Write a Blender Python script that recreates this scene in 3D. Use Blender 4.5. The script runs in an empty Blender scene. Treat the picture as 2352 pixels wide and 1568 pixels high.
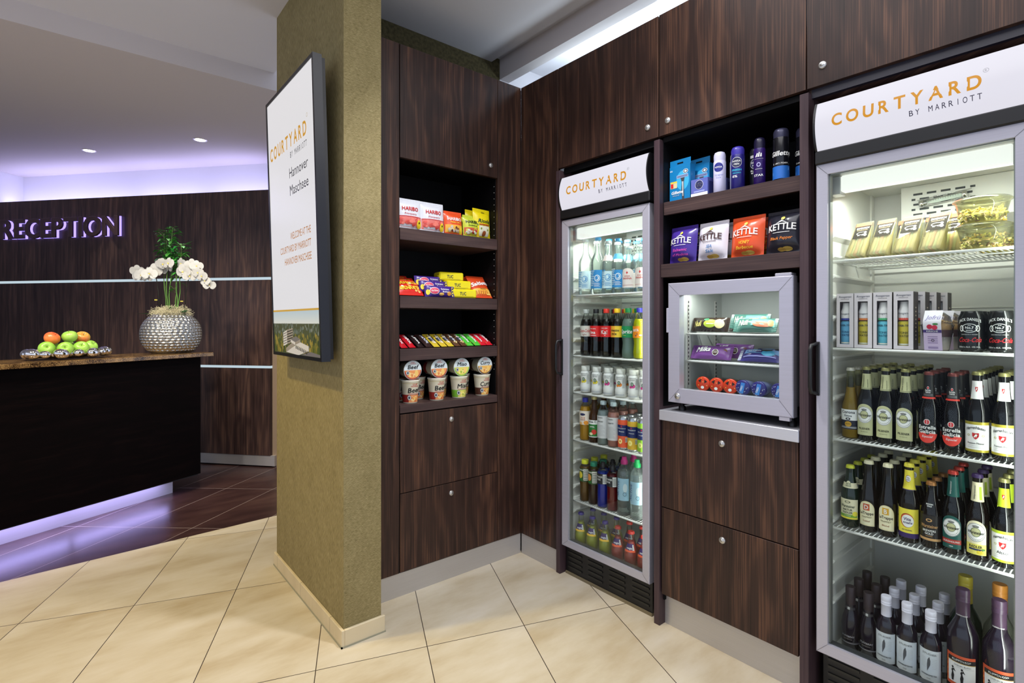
import bpy, math, random
from math import sin, cos, pi, radians as rad, sqrt, atan2
from mathutils import Vector, Matrix, Euler
random.seed(7)
SC = bpy.context.scene
COL = SC.collection

# ------------------------------------------------------------ camera
CAM = Vector((-1.852, -2.174, 1.248)); FPX = 1211.42; HZ = 739.41
cd = bpy.data.cameras.new('camera'); cam = bpy.data.objects.new('camera', cd); COL.objects.link(cam)
cam.location = CAM; cam.rotation_euler = (pi/2, 0, -0.6886)
cd.sensor_fit = 'HORIZONTAL'; cd.sensor_width = 36.0; cd.lens = FPX/2352*36.0
cd.shift_y = -(784-HZ)/2352.0; cd.clip_start = 0.05; cd.clip_end = 60
SC.camera = cam
FW = Vector((sin(.6886), cos(.6886), 0)); RT = Vector((FW.y, -FW.x, 0))

# ------------------------------------------------------------ world, exposure
w = bpy.data.worlds.new('World'); SC.world = w; w.use_nodes = True
w.node_tree.nodes['Background'].inputs[0].default_value = (.70, .79, 1.0, 1)
w.node_tree.nodes['Background'].inputs[1].default_value = .95
SC.view_settings.view_transform = 'Standard'; SC.view_settings.look = 'None'
SC.view_settings.exposure = 0.35; SC.view_settings.gamma = 1; SC.view_settings.use_curve_mapping = False

def light(name, kind, loc, power, col=(1, 1, 1), rot=(0, 0, 0), size=None, spot=None, blend=.6, soft=.05):
    l = bpy.data.lights.new(name, kind); l.energy = power; l.color = col
    if kind == 'AREA':
        l.shape = 'RECTANGLE'; l.size, l.size_y = size
    else:
        l.shadow_soft_size = soft
    if kind == 'SPOT':
        l.spot_size = rad(spot); l.spot_blend = blend
    o = bpy.data.objects.new(name, l); COL.objects.link(o); o.location = loc; o.rotation_euler = rot
    return o
# ceiling lighting of the front room
light('front_ceiling_light', 'AREA', (-1.0, -1.7, 2.78), 22, (.97, .97, 1.0), (0, 0, 0), (1.7, 1.6))
light('spot_nook_a', 'SPOT', (-.62, -.95, 2.78), 88, (.97, .96, 1), (rad(7), 0, 0), spot=100, blend=.8)
light('spot_nook_b', 'SPOT', (-1.05, -1.9, 2.78), 20, (.97, .97, 1), (0, rad(22), 0), spot=110, blend=.8)
# warm downlights over the passage left of the pillar
light('spot_passage_a', 'SPOT', (-2.1, .2, 2.74), 100, (1, .80, .34), (0, rad(-7), 0), spot=92, blend=.7)
light('spot_passage_b', 'SPOT', (-2.9, .9, 2.7), 60, (1, .80, .40), (0, rad(-10), 0), spot=120, blend=.7)
for i, (x, y, pw, c) in enumerate(((-3.0, 1.15, 70, (1, .93, .80)), (-2.1, 1.15, 70, (1, .93, .80)), (-1.3, 1.15, 70, (1, .93, .80)))):
    light('spot_reception', 'SPOT', (x, y, 2.72), pw*1.25, c, (rad(34), 0, rad(-20)), spot=72, blend=.8)

# ------------------------------------------------------------ materials
def lin(c): return tuple(((x/255)/12.92 if x <= 10.31 else (((x/255)+.055)/1.055)**2.4) for x in c)
_M = {}
def mat(col, rough=.45, metal=0., emit=0., spec=.5, name=None):
    k = ('p', tuple(col), rough, metal, emit, spec)
    if k in _M: return _M[k]
    m = bpy.data.materials.new(name or 'paint'); m.use_nodes = True
    b = m.node_tree.nodes['Principled BSDF']; c = lin(col)+(1,)
    b.inputs['Base Color'].default_value = c; b.inputs['Roughness'].default_value = rough
    b.inputs['Metallic'].default_value = metal; b.inputs['Specular IOR Level'].default_value = spec
    if emit:
        b.inputs['Emission Color'].default_value = c; b.inputs['Emission Strength'].default_value = emit
    _M[k] = m
    return m
def emis(ecol, st, base=(20, 20, 22), rough=.35, name='lit'):
    k = ('e', tuple(ecol), st, tuple(base), rough)
    if k in _M: return _M[k]
    m = bpy.data.materials.new(name); m.use_nodes = True; b = m.node_tree.nodes['Principled BSDF']
    b.inputs['Base Color'].default_value = lin(base)+(1,); b.inputs['Roughness'].default_value = rough; b.inputs['Specular IOR Level'].default_value = .3
    b.inputs['Emission Color'].default_value = lin(ecol)+(1,); b.inputs['Emission Strength'].default_value = st
    _M[k] = m; return m
def N(nt, t, **kw):
    n = nt.nodes.new(t)
    for k, v in kw.items():
        if k in n.inputs: n.inputs[k].default_value = v
        else: setattr(n, k, v)
    return n
def ramp(nt, src, stops):
    r = N(nt, 'ShaderNodeValToRGB'); e = r.color_ramp.elements
    while len(e) < len(stops): e.new(.5)
    for i, (p, c) in enumerate(stops):
        e[i].position = p; e[i].color = lin(c)+(1,)
    nt.links.new(src, r.inputs[0]); return r.outputs[0]
def newmat(name, rough=.4, spec=.5):
    m = bpy.data.materials.new(name); m.use_nodes = True; nt = m.node_tree
    b = nt.nodes['Principled BSDF']; b.inputs['Roughness'].default_value = rough; b.inputs['Specular IOR Level'].default_value = spec
    return m, nt, b
def math1(nt, op, a, b=None, c=None):
    n = N(nt, 'ShaderNodeMath', operation=op)
    for i, x in enumerate((a, b, c)):
        if x is None: continue
        if isinstance(x, (int, float)): n.inputs[i].default_value = x
        else: nt.links.new(x, n.inputs[i])
    return n.outputs[0]

def wood(name, axis='z', cols=((22, 13, 11), (56, 37, 30), (112, 77, 57)), rough=.42, spec=.32, fs=260., wm=(.5, .35, 22.), op='ADD'):
    """dark oak veneer, grain along axis; works on faces of any upright orientation"""
    m, nt, b = newmat(name, rough, spec)
    tc = N(nt, 'ShaderNodeTexCoord'); sp = N(nt, 'ShaderNodeSeparateXYZ'); nt.links.new(tc.outputs['Object'], sp.inputs[0])
    oi = N(nt, 'ShaderNodeObjectInfo')
    ac = math1(nt, op, sp.outputs[0], sp.outputs[1])
    if op == 'SUBTRACT': ac = math1(nt, 'MULTIPLY', ac, .71)
    ac, al = (ac, sp.outputs[2]) if axis == 'z' else (sp.outputs[2], ac)
    rnd = math1(nt, 'MULTIPLY', oi.outputs['Random'], 17.)
    ac2 = math1(nt, 'ADD', ac, rnd)
    def noise(sx, sz, scale=1., detail=2., dist=0.):
        cb = N(nt, 'ShaderNodeCombineXYZ')
        nt.links.new(math1(nt, 'MULTIPLY', ac2, sx), cb.inputs[0]); nt.links.new(math1(nt, 'MULTIPLY', al, sz), cb.inputs[1])
        n = N(nt, 'ShaderNodeTexNoise', Scale=scale, Detail=detail, Distortion=dist); nt.links.new(cb.outputs[0], n.inputs['Vector']); return n.outputs[0]
    warp = noise(5., 1.1, 1., 3.)
    # cathedral figure: rings of a warped coordinate
    ph = math1(nt, 'ADD', math1(nt, 'MULTIPLY', ac2, 14.), math1(nt, 'MULTIPLY', warp, 9.))
    ring = math1(nt, 'ABSOLUTE', math1(nt, 'SINE', math1(nt, 'MULTIPLY', ph, 2.4)))
    ring = math1(nt, 'POWER', ring, 2.)
    fine = noise(fs, 3.0, 1., 2.)
    mid = noise(wm[2], .35, 1., 3.)
    broad = noise(4., .3, 1., 2.)
    v = math1(nt, 'ADD', math1(nt, 'MULTIPLY', fine, .62), math1(nt, 'MULTIPLY', mid, wm[0]))
    v = math1(nt, 'ADD', v, math1(nt, 'MULTIPLY', ring, .10))
    v = math1(nt, 'ADD', v, math1(nt, 'MULTIPLY', broad, wm[1]))
    v = math1(nt, 'SUBTRACT', v, .30)
    c = ramp(nt, v, ((.22, cols[0]), (.5, cols[1]), (.78, cols[2])))
    nt.links.new(c, b.inputs['Base Color'])
    bp = N(nt, 'ShaderNodeBump', Strength=.12, Distance=.001); nt.links.new(fine, bp.inputs['Height']); nt.links.new(bp.outputs[0], b.inputs['Normal'])
    return m
WOOD = wood('dark_oak_veneer')
WOODH = wood('dark_oak_lipping', 'x', ((48, 36, 36), (68, 52, 50), (92, 72, 66)))
WOODE = wood('plum_oak_edge', 'z', ((50, 37, 42), (66, 50, 54), (84, 66, 68)))
WOODP = wood('reception_panel_veneer', 'z', ((34, 24, 24), (68, 50, 46), (112, 84, 70)), .38, fs=110., wm=(.60, .25, 26.), op='SUBTRACT')
WOODD = wood('desk_veneer', 'x', ((3, 2, 2), (7, 3, 4), (20, 10, 9)), .7, .06)

def fabric(name, flip):
    m, nt, b = newmat(name, .8, .15)
    tc = N(nt, 'ShaderNodeTexCoord'); sp = N(nt, 'ShaderNodeSeparateXYZ'); nt.links.new(tc.outputs['Object'], sp.inputs[0])
    geo = N(nt, 'ShaderNodeNewGeometry'); gs = N(nt, 'ShaderNodeSeparateXYZ'); nt.links.new(geo.outputs['Normal'], gs.inputs[0])
    h = math1(nt, 'ADD', sp.outputs[0], sp.outputs[1]); z = sp.outputs[2]
    def streak(a, sh, sl, seed, det=3.):
        u = math1(nt, 'ADD', math1(nt, 'MULTIPLY', h, cos(a)), math1(nt, 'MULTIPLY', z, sin(a)))
        v = math1(nt, 'SUBTRACT', math1(nt, 'MULTIPLY', z, cos(a)), math1(nt, 'MULTIPLY', h, sin(a)))
        cb = N(nt, 'ShaderNodeCombineXYZ'); nt.links.new(math1(nt, 'MULTIPLY', u, sl), cb.inputs[0]); nt.links.new(math1(nt, 'MULTIPLY', v, sh), cb.inputs[1])
        cb.inputs[2].default_value = seed
        n = N(nt, 'ShaderNodeTexNoise', Scale=1., Detail=det); nt.links.new(cb.outputs[0], n.inputs['Vector']); return n.outputs[0]
    s1 = streak(rad(24), 620., 60., 1); s2 = streak(rad(-32), 560., 70., 5)
    s4 = streak(rad(68), 420., 34., 3); s5 = streak(rad(112), 460., 40., 6); fx = math1(nt, 'GREATER_THAN', math1(nt, 'ABSOLUTE', gs.outputs[0]), .5)
    def mixf(a, b): return math1(nt, 'ADD', math1(nt, 'MULTIPLY', a, math1(nt, 'SUBTRACT', 1., fx)), math1(nt, 'MULTIPLY', b, fx))
    s1 = mixf(s1, s5); s2 = mixf(s2, s4)
    s3 = streak(rad(60), 14., 9., 9, 4.)
    v = math1(nt, 'ADD', math1(nt, 'MULTIPLY', s1, .55), math1(nt, 'MULTIPLY', s2, .45))
    v = math1(nt, 'ADD', v, math1(nt, 'MULTIPLY', s3, .16)); v = math1(nt, 'SUBTRACT', v, .08)
    nt.links.new(ramp(nt, v, ((.30, (98, 87, 56)), (.5, (136, 123, 84)), (.70, (168, 155, 114)))), b.inputs['Base Color'])
    bp = N(nt, 'ShaderNodeBump', Strength=.10, Distance=.001); nt.links.new(v, bp.inputs['Height']); nt.links.new(bp.outputs[0], b.inputs['Normal'])
    return m
FABRIC = fabric('gold_fibre_wallcovering', 0)
def green_wall():
    m, nt, b = newmat('olive_wallcovering', .85, .1)
    n = N(nt, 'ShaderNodeTexNoise', Scale=60., Detail=4.); tc = N(nt, 'ShaderNodeTexCoord'); nt.links.new(tc.outputs['Object'], n.inputs['Vector'])
    nt.links.new(ramp(nt, n.outputs[0], ((.3, (62, 58, 40)), (.7, (92, 84, 58)))), b.inputs['Base Color']); return m
GREENW = green_wall()

def tile(name, n1, o1, s1, n2, o2, s2, cols, grout, gw, rough):
    m, nt, b = newmat(name, rough, .4)
    tc = N(nt, 'ShaderNodeTexCoord'); sp = N(nt, 'ShaderNodeSeparateXYZ'); nt.links.new(tc.outputs['Object'], sp.inputs[0])
    def coord(n, o, s):
        return math1(nt, 'DIVIDE', math1(nt, 'SUBTRACT', math1(nt, 'ADD', math1(nt, 'MULTIPLY', sp.outputs[0], n[0]), math1(nt, 'MULTIPLY', sp.outputs[1], n[1])), o), s)
    u = coord(n1, o1, s1); v = coord(n2, o2, s2)
    def line(c, s):
        f = math1(nt, 'FRACT', math1(nt, 'ADD', c, .5)); d = math1(nt, 'ABSOLUTE', math1(nt, 'SUBTRACT', f, .5))
        return math1(nt, 'LESS_THAN', d, gw/s)
    g = math1(nt, 'MAXIMUM', line(u, s1), line(v, s2))
    cb = N(nt, 'ShaderNodeCombineXYZ'); nt.links.new(math1(nt, 'FLOOR', u), cb.inputs[0]); nt.links.new(math1(nt, 'FLOOR', v), cb.inputs[1])
    wn = N(nt, 'ShaderNodeTexWhiteNoise'); nt.links.new(cb.outputs[0], wn.inputs['Vector'])
    mp = N(nt, 'ShaderNodeVectorMath', operation='ADD'); nt.links.new(tc.outputs['Object'], mp.inputs[0])
    sc = N(nt, 'ShaderNodeVectorMath', operation='SCALE'); nt.links.new(wn.outputs['Color'], sc.inputs[0]); sc.inputs['Scale'].default_value = 9.
    nt.links.new(sc.outputs[0], mp.inputs[1])
    mm = N(nt, 'ShaderNodeMapping'); mm.inputs['Rotation'].default_value = (0, 0, rad(20)); mm.inputs['Scale'].default_value = (1.6, 4.5, 1); nt.links.new(mp.outputs[0], mm.inputs[0])
    n = N(nt, 'ShaderNodeTexNoise', Scale=1.5, Detail=5., Roughness=.6); nt.links.new(mm.outputs[0], n.inputs['Vector'])
    c = ramp(nt, n.outputs[0], ((.25, cols[0]), (.5, cols[1]), (.75, cols[2])))
    mx = N(nt, 'ShaderNodeMix', data_type='RGBA'); nt.links.new(g, mx.inputs[0]); nt.links.new(c, mx.inputs[6]); mx.inputs[7].default_value = lin(grout)+(1,)
    nt.links.new(mx.outputs[2], b.inputs['Base Color'])
    bp = N(nt, 'ShaderNodeBump', Strength=.6, Distance=.002); nt.links.new(math1(nt, 'SUBTRACT', 1., g), bp.inputs['Height']); nt.links.new(bp.outputs[0], b.inputs['Normal'])
    return m
CREAM = tile('cream_stone_tile', (.919, -.394), .211, .401, (.3256, .9455), .1, .742,
             ((176, 158, 126), (196, 184, 160), (208, 199, 182)), (66, 56, 48), .0016, .33)
DARKT = tile('dark_brown_tile', (.6626, .749), 1.022, .752, (-.629, .777), 2.015, .353,
             ((40, 24, 24), (58, 38, 36), (76, 54, 48)), (150, 134, 128), .0018, .30)

def steel(name, col=(178, 176, 176), rough=.38, metal=.75):
    m, nt, b = newmat(name, rough); b.inputs['Metallic'].default_value = metal
    tc = N(nt, 'ShaderNodeTexCoord'); mp = N(nt, 'ShaderNodeMapping'); mp.inputs['Scale'].default_value = (4, 4, 300); nt.links.new(tc.outputs['Object'], mp.inputs[0])
    n = N(nt, 'ShaderNodeTexNoise', Scale=1., Detail=2.); nt.links.new(mp.outputs[0], n.inputs['Vector'])
    nt.links.new(ramp(nt, n.outputs[0], ((.2, tuple(int(x*.965) for x in col)), (.8, col))), b.inputs['Base Color'])
    return m
STEEL = steel('brushed_aluminium', (196, 192, 188), .42, .55)
FRAME = steel('satin_aluminium_frame', (186, 184, 194), .40, .35)
CHROME = mat((225, 225, 225), .08, 1., name='chrome')
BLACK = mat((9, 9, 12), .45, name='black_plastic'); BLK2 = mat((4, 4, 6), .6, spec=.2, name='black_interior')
WHITEP = mat((206, 205, 198), .45, name='white_liner'); WIRE = mat((222, 222, 218), .4, name='white_wire')
PAINT = mat((222, 220, 224), .9, spec=.1, name='ceiling_paint'); PAINTL = mat((208, 200, 198), .9, spec=.1, name='ceiling_paint_grey')

def glass(name, tint=(1, 1, 1), refl=1., rough=.0, dens=0.):
    """thin clear sheet: straight-through transmission, fresnel reflection, optional tint"""
    k = ('g', tint, refl, rough, dens)
    if k in _M: return _M[k]
    m = bpy.data.materials.new(name); m.use_nodes = True; nt = m.node_tree; nt.nodes.clear()
    out = N(nt, 'ShaderNodeOutputMaterial'); tr = N(nt, 'ShaderNodeBsdfTransparent'); gl = N(nt, 'ShaderNodeBsdfGlossy', Roughness=rough)
    tr.inputs[0].default_value = lin(tuple(int(255*x) for x in tint))+(1,)
    fr = N(nt, 'ShaderNodeFresnel', IOR=1.45); mx = N(nt, 'ShaderNodeMixShader')
    nt.links.new(math1(nt, 'MULTIPLY', fr.outputs[0], refl), mx.inputs[0]); nt.links.new(tr.outputs[0], mx.inputs[1]); nt.links.new(gl.outputs[0], mx.inputs[2])
    src = mx.outputs[0]
    if dens > 0:   # milky body of liquid / thick plastic
        df = N(nt, 'ShaderNodeBsdfDiffuse'); df.inputs[0].default_value = lin(tuple(int(255*x) for x in tint))+(1,)
        m2 = N(nt, 'ShaderNodeMixShader', Fac=dens); nt.links.new(tr.outputs[0], m2.inputs[1]); nt.links.new(df.outputs[0], m2.inputs[2])
        nt.links.new(m2.outputs[0], mx.inputs[1])
    nt.links.new(src, out.inputs[0]); _M[k] = m
    return m
PANE = glass('window_glass', (.98, .99, .985), .12)

# ------------------------------------------------------------ mesh builder
XR = lambda p: (p[1], -p[0], p[2])          # fridge wall: (along, depth, z) -> world
XL = lambda p: (p[0], p[1], p[2])
class MB:
    def __init__(s, xf=None): s.v = []; s.f = []; s.m = []; s.s = []; s.mats = []; s.xf = xf
    def mi(s, m):
        if m not in s.mats: s.mats.append(m)
        return s.mats.index(m)
    def add(s, vs, fs, m, smooth=False):
        b = len(s.v); s.v += [s.xf(p) if s.xf else tuple(p) for p in vs]; i = s.mi(m)
        for f in fs: s.f.append(tuple(b+k for k in f)); s.m.append(i); s.s.append(smooth)
        return s
    def box(s, x0, y0, z0, x1, y1, z1, m, c=0.):
        if c <= 0:
            vs = [(x, y, z) for z in (z0, z1) for y in (y0, y1) for x in (x0, x1)]
            fs = [(0, 2, 3, 1), (4, 5, 7, 6), (0, 1, 5, 4), (2, 6, 7, 3), (0, 4, 6, 2), (1, 3, 7, 5)]
            return s.add(vs, fs, m)
        vs = []; ix = {}
        for a in range(3):
            for sx in (0, 1):
                for sy in (0, 1):
                    for sz in (0, 1):
                        o = [c, c, c]; o[a] = 0
                        p = [(x0+o[0], x1-o[0])[sx], (y0+o[1], y1-o[1])[sy], (z0+o[2], z1-o[2])[sz]]
                        ix[(a, sx, sy, sz)] = len(vs); vs.append(p)
        fs = []
        def q(*k): fs.append(tuple(ix[t] for t in k))
        for t in (0, 1):
            r = lambda l: l if t else l[::-1]
            q(*r([(0, t, 0, 0), (0, t, 1, 0), (0, t, 1, 1), (0, t, 0, 1)])); q(*r([(1, 0, t, 0), (1, 0, t, 1), (1, 1, t, 1), (1, 1, t, 0)])); q(*r([(2, 0, 0, t), (2, 1, 0, t), (2, 1, 1, t), (2, 0, 1, t)]))
        for i in (0, 1):
            for j in (0, 1):
                fl = (i == j)
                def qq(l): q(*(l if fl else l[::-1]))
                qq([(0, i, j, 0), (1, i, j, 0), (1, i, j, 1), (0, i, j, 1)])
                qq([(1, 0, i, j), (2, 0, i, j), (2, 1, i, j), (1, 1, i, j)])
                qq([(0, j, 0, i), (0, j, 1, i), (2, j, 1, i), (2, j, 0, i)])
        for i in (0, 1):
            for j in (0, 1):
                for k in (0, 1):
                    l = [(0, i, j, k), (1, i, j, k), (2, i, j, k)]; q(*(l if (i+j+k) % 2 else l[::-1]))
        return s.add(vs, fs, m)
    def lathe(s, prof, m, n=20, c=(0, 0), smooth=True, cap=True, axis='z'):
        vs = []; fs = []; k = len(prof)
        for z, r in prof:
            for i in range(n):
                a = 2*pi*i/n; vs.append((c[0]+r*cos(a), c[1]+r*sin(a), z))
        for j in range(k-1):
            for i in range(n): fs.append((j*n+i, j*n+(i+1) % n, (j+1)*n+(i+1) % n, (j+1)*n+i))
        s.add(vs, fs, m, smooth)
        if cap:
            if prof[0][1] > 1e-5: s.add(vs[:n], [tuple(range(n))[::-1]], m)
            if prof[-1][1] > 1e-5: s.add(vs[-n:], [tuple(range(n))], m)
        return s
    def tube(s, pts, r, m, n=6, smooth=True):
        P = [Vector(p) for p in pts]; rr = r if isinstance(r, (list, tuple)) else [r]*len(P); vs = []; fs = []
        up = None
        for i, p in enumerate(P):
            t = (P[min(i+1, len(P)-1)]-P[max(i-1, 0)]).normalized()
            if up is None or abs(up.dot(t)) > .98: up = Vector((0, 0, 1)) if abs(t.z) < .9 else Vector((1, 0, 0))
            a = t.cross(up).normalized(); b = a.cross(t).normalized(); up = b
            for k in range(n):
                q = p+(a*cos(2*pi*k/n)+b*sin(2*pi*k/n))*rr[i]; vs.append(tuple(q))
        for i in range(len(P)-1):
            for k in range(n): fs.append((i*n+k, i*n+(k+1) % n, (i+1)*n+(k+1) % n, (i+1)*n+k))
        fs.append(tuple(range(n))[::-1]); fs.append(tuple(range((len(P)-1)*n, len(P)*n)))
        return s.add(vs, fs, m, smooth)
    def ell(s, c, r, m, nu=12, nv=8, rot=None, smooth=True):
        vs = []; fs = []
        R = rot or Matrix.Identity(3)
        for j in range(nv+1):
            t = pi*j/nv
            for i in range(nu):
                a = 2*pi*i/nu; p = R @ Vector((r[0]*sin(t)*cos(a), r[1]*sin(t)*sin(a), -r[2]*cos(t)))
                vs.append((c[0]+p.x, c[1]+p.y, c[2]+p.z))
        for j in range(nv):
            for i in range(nu): fs.append((j*nu+i, j*nu+(i+1) % nu, (j+1)*nu+(i+1) % nu, (j+1)*nu+i))
        return s.add(vs, fs, m, smooth)
    def obj(s, name, parent=None, **kw):
        me = bpy.data.meshes.new(name); me.from_pydata(s.v, [], s.f)
        for m in s.mats: me.materials.append(m)
        me.polygons.foreach_set('material_index', s.m); me.polygons.foreach_set('use_smooth', s.s); me.update()
        o = bpy.data.objects.new(name, me); COL.objects.link(o)
        if parent: o.parent = parent
        for k, v in kw.items(): o[k] = v
        return o
def tag(o, label=None, cat=None, group=None):
    if label: o['label'] = label
    if cat: o['category'] = cat
    if group: o['group'] = group
    return o
def thing(name, label, cat, loc=(0, 0, 0), rz=0, group=None):
    o = bpy.data.objects.new(name, None); COL.objects.link(o); o.location = loc; o.rotation_euler = (0, 0, rz)
    o.empty_display_size = .05
    return tag(o, label, cat, group)
def struct(o): o['kind'] = 'structure'; return o
def dup(o, parent=None):
    c = o.copy(); COL.objects.link(c)
    if parent: c.parent = parent
    for ch in [x for x in o.children]: dup(ch, c)
    return c

# ------------------------------------------------------------ printing: flat shapes laid on a surface map (x, z, off) -> point
_T = {}
def text_geo(s, bold, res=2):
    k = (s, bold, res)
    if k in _T: return _T[k]
    cu = bpy.data.curves.new('t', 'FONT'); cu.body = s; cu.size = 1; cu.resolution_u = res; dup_ = bold > 0 and any(q in s for q in 'MWNmwK'); cu.offset = 0 if dup_ else .014*bold; cu.align_x = 'CENTER'
    o = bpy.data.objects.new('t', cu); COL.objects.link(o); dg = bpy.context.evaluated_depsgraph_get(); dg.update()
    me = o.evaluated_get(dg).to_mesh(); vs = [(v.co.x/.73, v.co.y/.73) for v in me.vertices]; fs = [tuple(p.vertices) for p in me.polygons]
    o.evaluated_get(dg).to_mesh_clear(); bpy.data.objects.remove(o); bpy.data.curves.remove(cu)
    if dup_:
        n0 = len(vs); v0 = list(vs); f0 = list(fs); d = .019*bold; vs = []; fs = []
        for i, (a, b) in enumerate(((-d, -d*.7), (d, -d*.7), (-d, d*.7), (d, d*.7))):
            vs += [(p[0]+a, p[1]+b) for p in v0]; fs += [tuple(q+i*n0 for q in f) for f in f0]
    w = (max(v[0] for v in vs)-min(v[0] for v in vs)) if vs else 1
    cx = (max(v[0] for v in vs)+min(v[0] for v in vs))/2 if vs else 0
    vs = [(v[0]-cx, v[1]) for v in vs]; _T[k] = (vs, fs, w); return _T[k]
EPS = .0003
def ptext(mb, mp, s, x, z, h, m, lay=2, w=None, bold=1, slant=0., rot=0., arch=0., res=2):
    """text with cap height h, centred on x with baseline z; w squeezes or stretches it to that width"""
    vs, fs, tw = text_geo(s, bold, res); sx = h if w is None else w/tw
    o = []
    for a, b in vs:
        px_, pz_ = a*sx+b*h*slant, b*h
        if arch: pz_ += arch*(1-(2*a/tw)**2)
        if rot: px_, pz_ = px_*cos(rot)-pz_*sin(rot), px_*sin(rot)+pz_*cos(rot)
        o.append(mp(x+px_, z+pz_, EPS*lay))
    mb.add(o, fs, m)
def prect(mb, mp, x0, z0, x1, z1, m, lay=1, nx=None, nz=None):
    nx = nx or max(1, int(abs(x1-x0)/.006)); nz = nz or max(1, int(abs(z1-z0)/.012))
    vs = [mp(x0+(x1-x0)*i/nx, z0+(z1-z0)*j/nz, EPS*lay) for j in range(nz+1) for i in range(nx+1)]
    fs = [(j*(nx+1)+i, j*(nx+1)+i+1, (j+1)*(nx+1)+i+1, (j+1)*(nx+1)+i) for j in range(nz) for i in range(nx)]
    mb.add(vs, fs, m, True)
def pdisc(mb, mp, x, z, rx, rz, m, lay=2, n=20, ri=0., a0=0., a1=2*pi, rot=0.):
    R = [ri, .5*(1+ri), 1.] if ri else [.34, .67, 1.]
    vs = []; fs = []
    def P(r, a):
        u, v = r*rx*cos(a), r*rz*sin(a)
        return mp(x+u*cos(rot)-v*sin(rot), z+u*sin(rot)+v*cos(rot), EPS*lay)
    for r in R:
        for i in range(n+1): vs.append(P(r, a0+(a1-a0)*i/n))
    for j in range(2):
        for i in range(n): b = j*(n+1)+i; fs.append((b, b+n+1, b+n+2, b+1)[::-1] if 0 else (b, b+n+1, b+n+2, b+1))
    if not ri: fs.append(tuple(range(n if a1-a0 > 6.2 else n+1)))
    mb.add(vs, fs, m, True)
def ppoly(mb, mp, pts, m, lay=2):
    mb.add([mp(a, b, EPS*lay) for a, b in pts], [tuple(range(len(pts)))], m)
def flat(y=0., x=0., z=0.): return lambda a, b, off: (x+a, y-off, z+b)
def cyl(prof):
    rm = max(r for z, r in prof)
    def rad_at(z):
        for (z0, r0), (z1, r1) in zip(prof, prof[1:]):
            if z0 <= z <= z1: return r0 if z1 == z0 else r0+(r1-r0)*(z-z0)/(z1-z0)
        return prof[-1][1]
    def f(x, z, off, rref=None):
        r = rad_at(z); a = x/(rref or rm); return ((r+off)*sin(a), -(r+off)*cos(a), z)
    return f
def cyl_small(prof, rref):
    g = cyl(prof); return lambda x, z, off: g(x, z, off, rref)
def xform(mp, M):
    return lambda x, z, off: tuple(M @ Vector(mp(x, z, off)))
C_ = {}
def C(r, g, b, rough=.45): return mat((r, g, b), rough, name='print')
K = C(14, 14, 16); W_ = C(238, 238, 234); GOLD = C(196, 150, 40); RED = C(206, 32, 34)
# ============================================================ setting
CH = 2.81           # ceiling of the front room
def slab(name, pts, z0, z1, m, xf=None):
    mb = MB(xf); n = len(pts)
    vs = [(x, y, z0) for x, y in pts]+[(x, y, z1) for x, y in pts]
    fs = [tuple(range(n))[::-1], tuple(range(n, 2*n))]+[(i, (i+1) % n, n+(i+1) % n, n+i) for i in range(n)]
    mb.add(vs, fs, m); return struct(mb.obj(name))
# tiled floor: cream in front, dark in the reception, one straight joint between them
bx = lambda x: 1.341+.0626*(x+2.14)
slab('floor', [(-6, -5), (1.2, -5), (1.2, bx(1.2)), (-6, bx(-6))], -.05, 0, CREAM)
slab('floor_reception', [(-6, bx(-6)), (1.2, bx(1.2)), (1.2, 7), (-6, 7)], -.05, 0, DARKT)
mb = MB()
mb.box(-6, -5, CH, .066, .35, CH+.08, PAINT)
mb.box(-6, .35, CH, -.9, 1.33, CH+.08, PAINT)
mb.box(.066, -5, CH+.035, .7, .35, CH+.08, PAINT)
struct(mb.obj('ceiling'))
struct(MB().box(.128, -5, 2.721, .20, .35, CH+.035, PAINTL).obj('trim_1'))           # bulkhead hiding the cove lamps
# reception ceiling, lower, with its fascia
struct(MB().box(-6, 1.33, 2.70, 1.2, 7, 2.95, PAINTL).obj('ceiling_reception'))
struct(MB().box(.62, -5, 0, .68, .45, 2.9, PAINT).obj('wall_right'))
struct(MB().box(-.9, .35, 0, .128, .41, CH+.04, GREENW).obj('wall_back'))
struct(MB().box(.128, .352, 0, .62, .41, CH+.04, PAINT).obj('wall_corner'))
# warm white cove lamps above the wall cabinets
for y in (-2.7, -1.9, -1.1, -.3):
    light('cove_lamp', 'AREA', (.40, y, 2.56), 3.4, (.74, .88, 1), (pi, 0, 0), (.12, .7))

# pillar with fibre wall covering
p = thing('pillar', 'square pillar clad in gold fibre wall covering with stone skirting', 'pillar', (0, 0, 0))
MB().box(-1.062, -.194, .0, -.907, .69, CH, FABRIC).obj('cladding', p)
mb = MB(); SK = tile('skirting_stone', (1, 0), 9, 50, (0, 1), 0.28, .36, ((196, 180, 146), (208, 192, 158), (214, 200, 168)), (90, 80, 60), .001, .4)
mb.box(-1.074, -.206, .002, -1.0621, .70, .067, SK, .002); mb.box(-1.0621, -.206, .002, -.895, -.1941, .067, SK, .002)
mb.box(-1.0765, -.2085, 0, -1.071, .70, .006, mat((150, 146, 124), .5)); mb.box(-1.0765, -.2085, 0, -.893, -.203, .006, mat((150, 146, 124), .5))
mb.obj('skirting', p)

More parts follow.
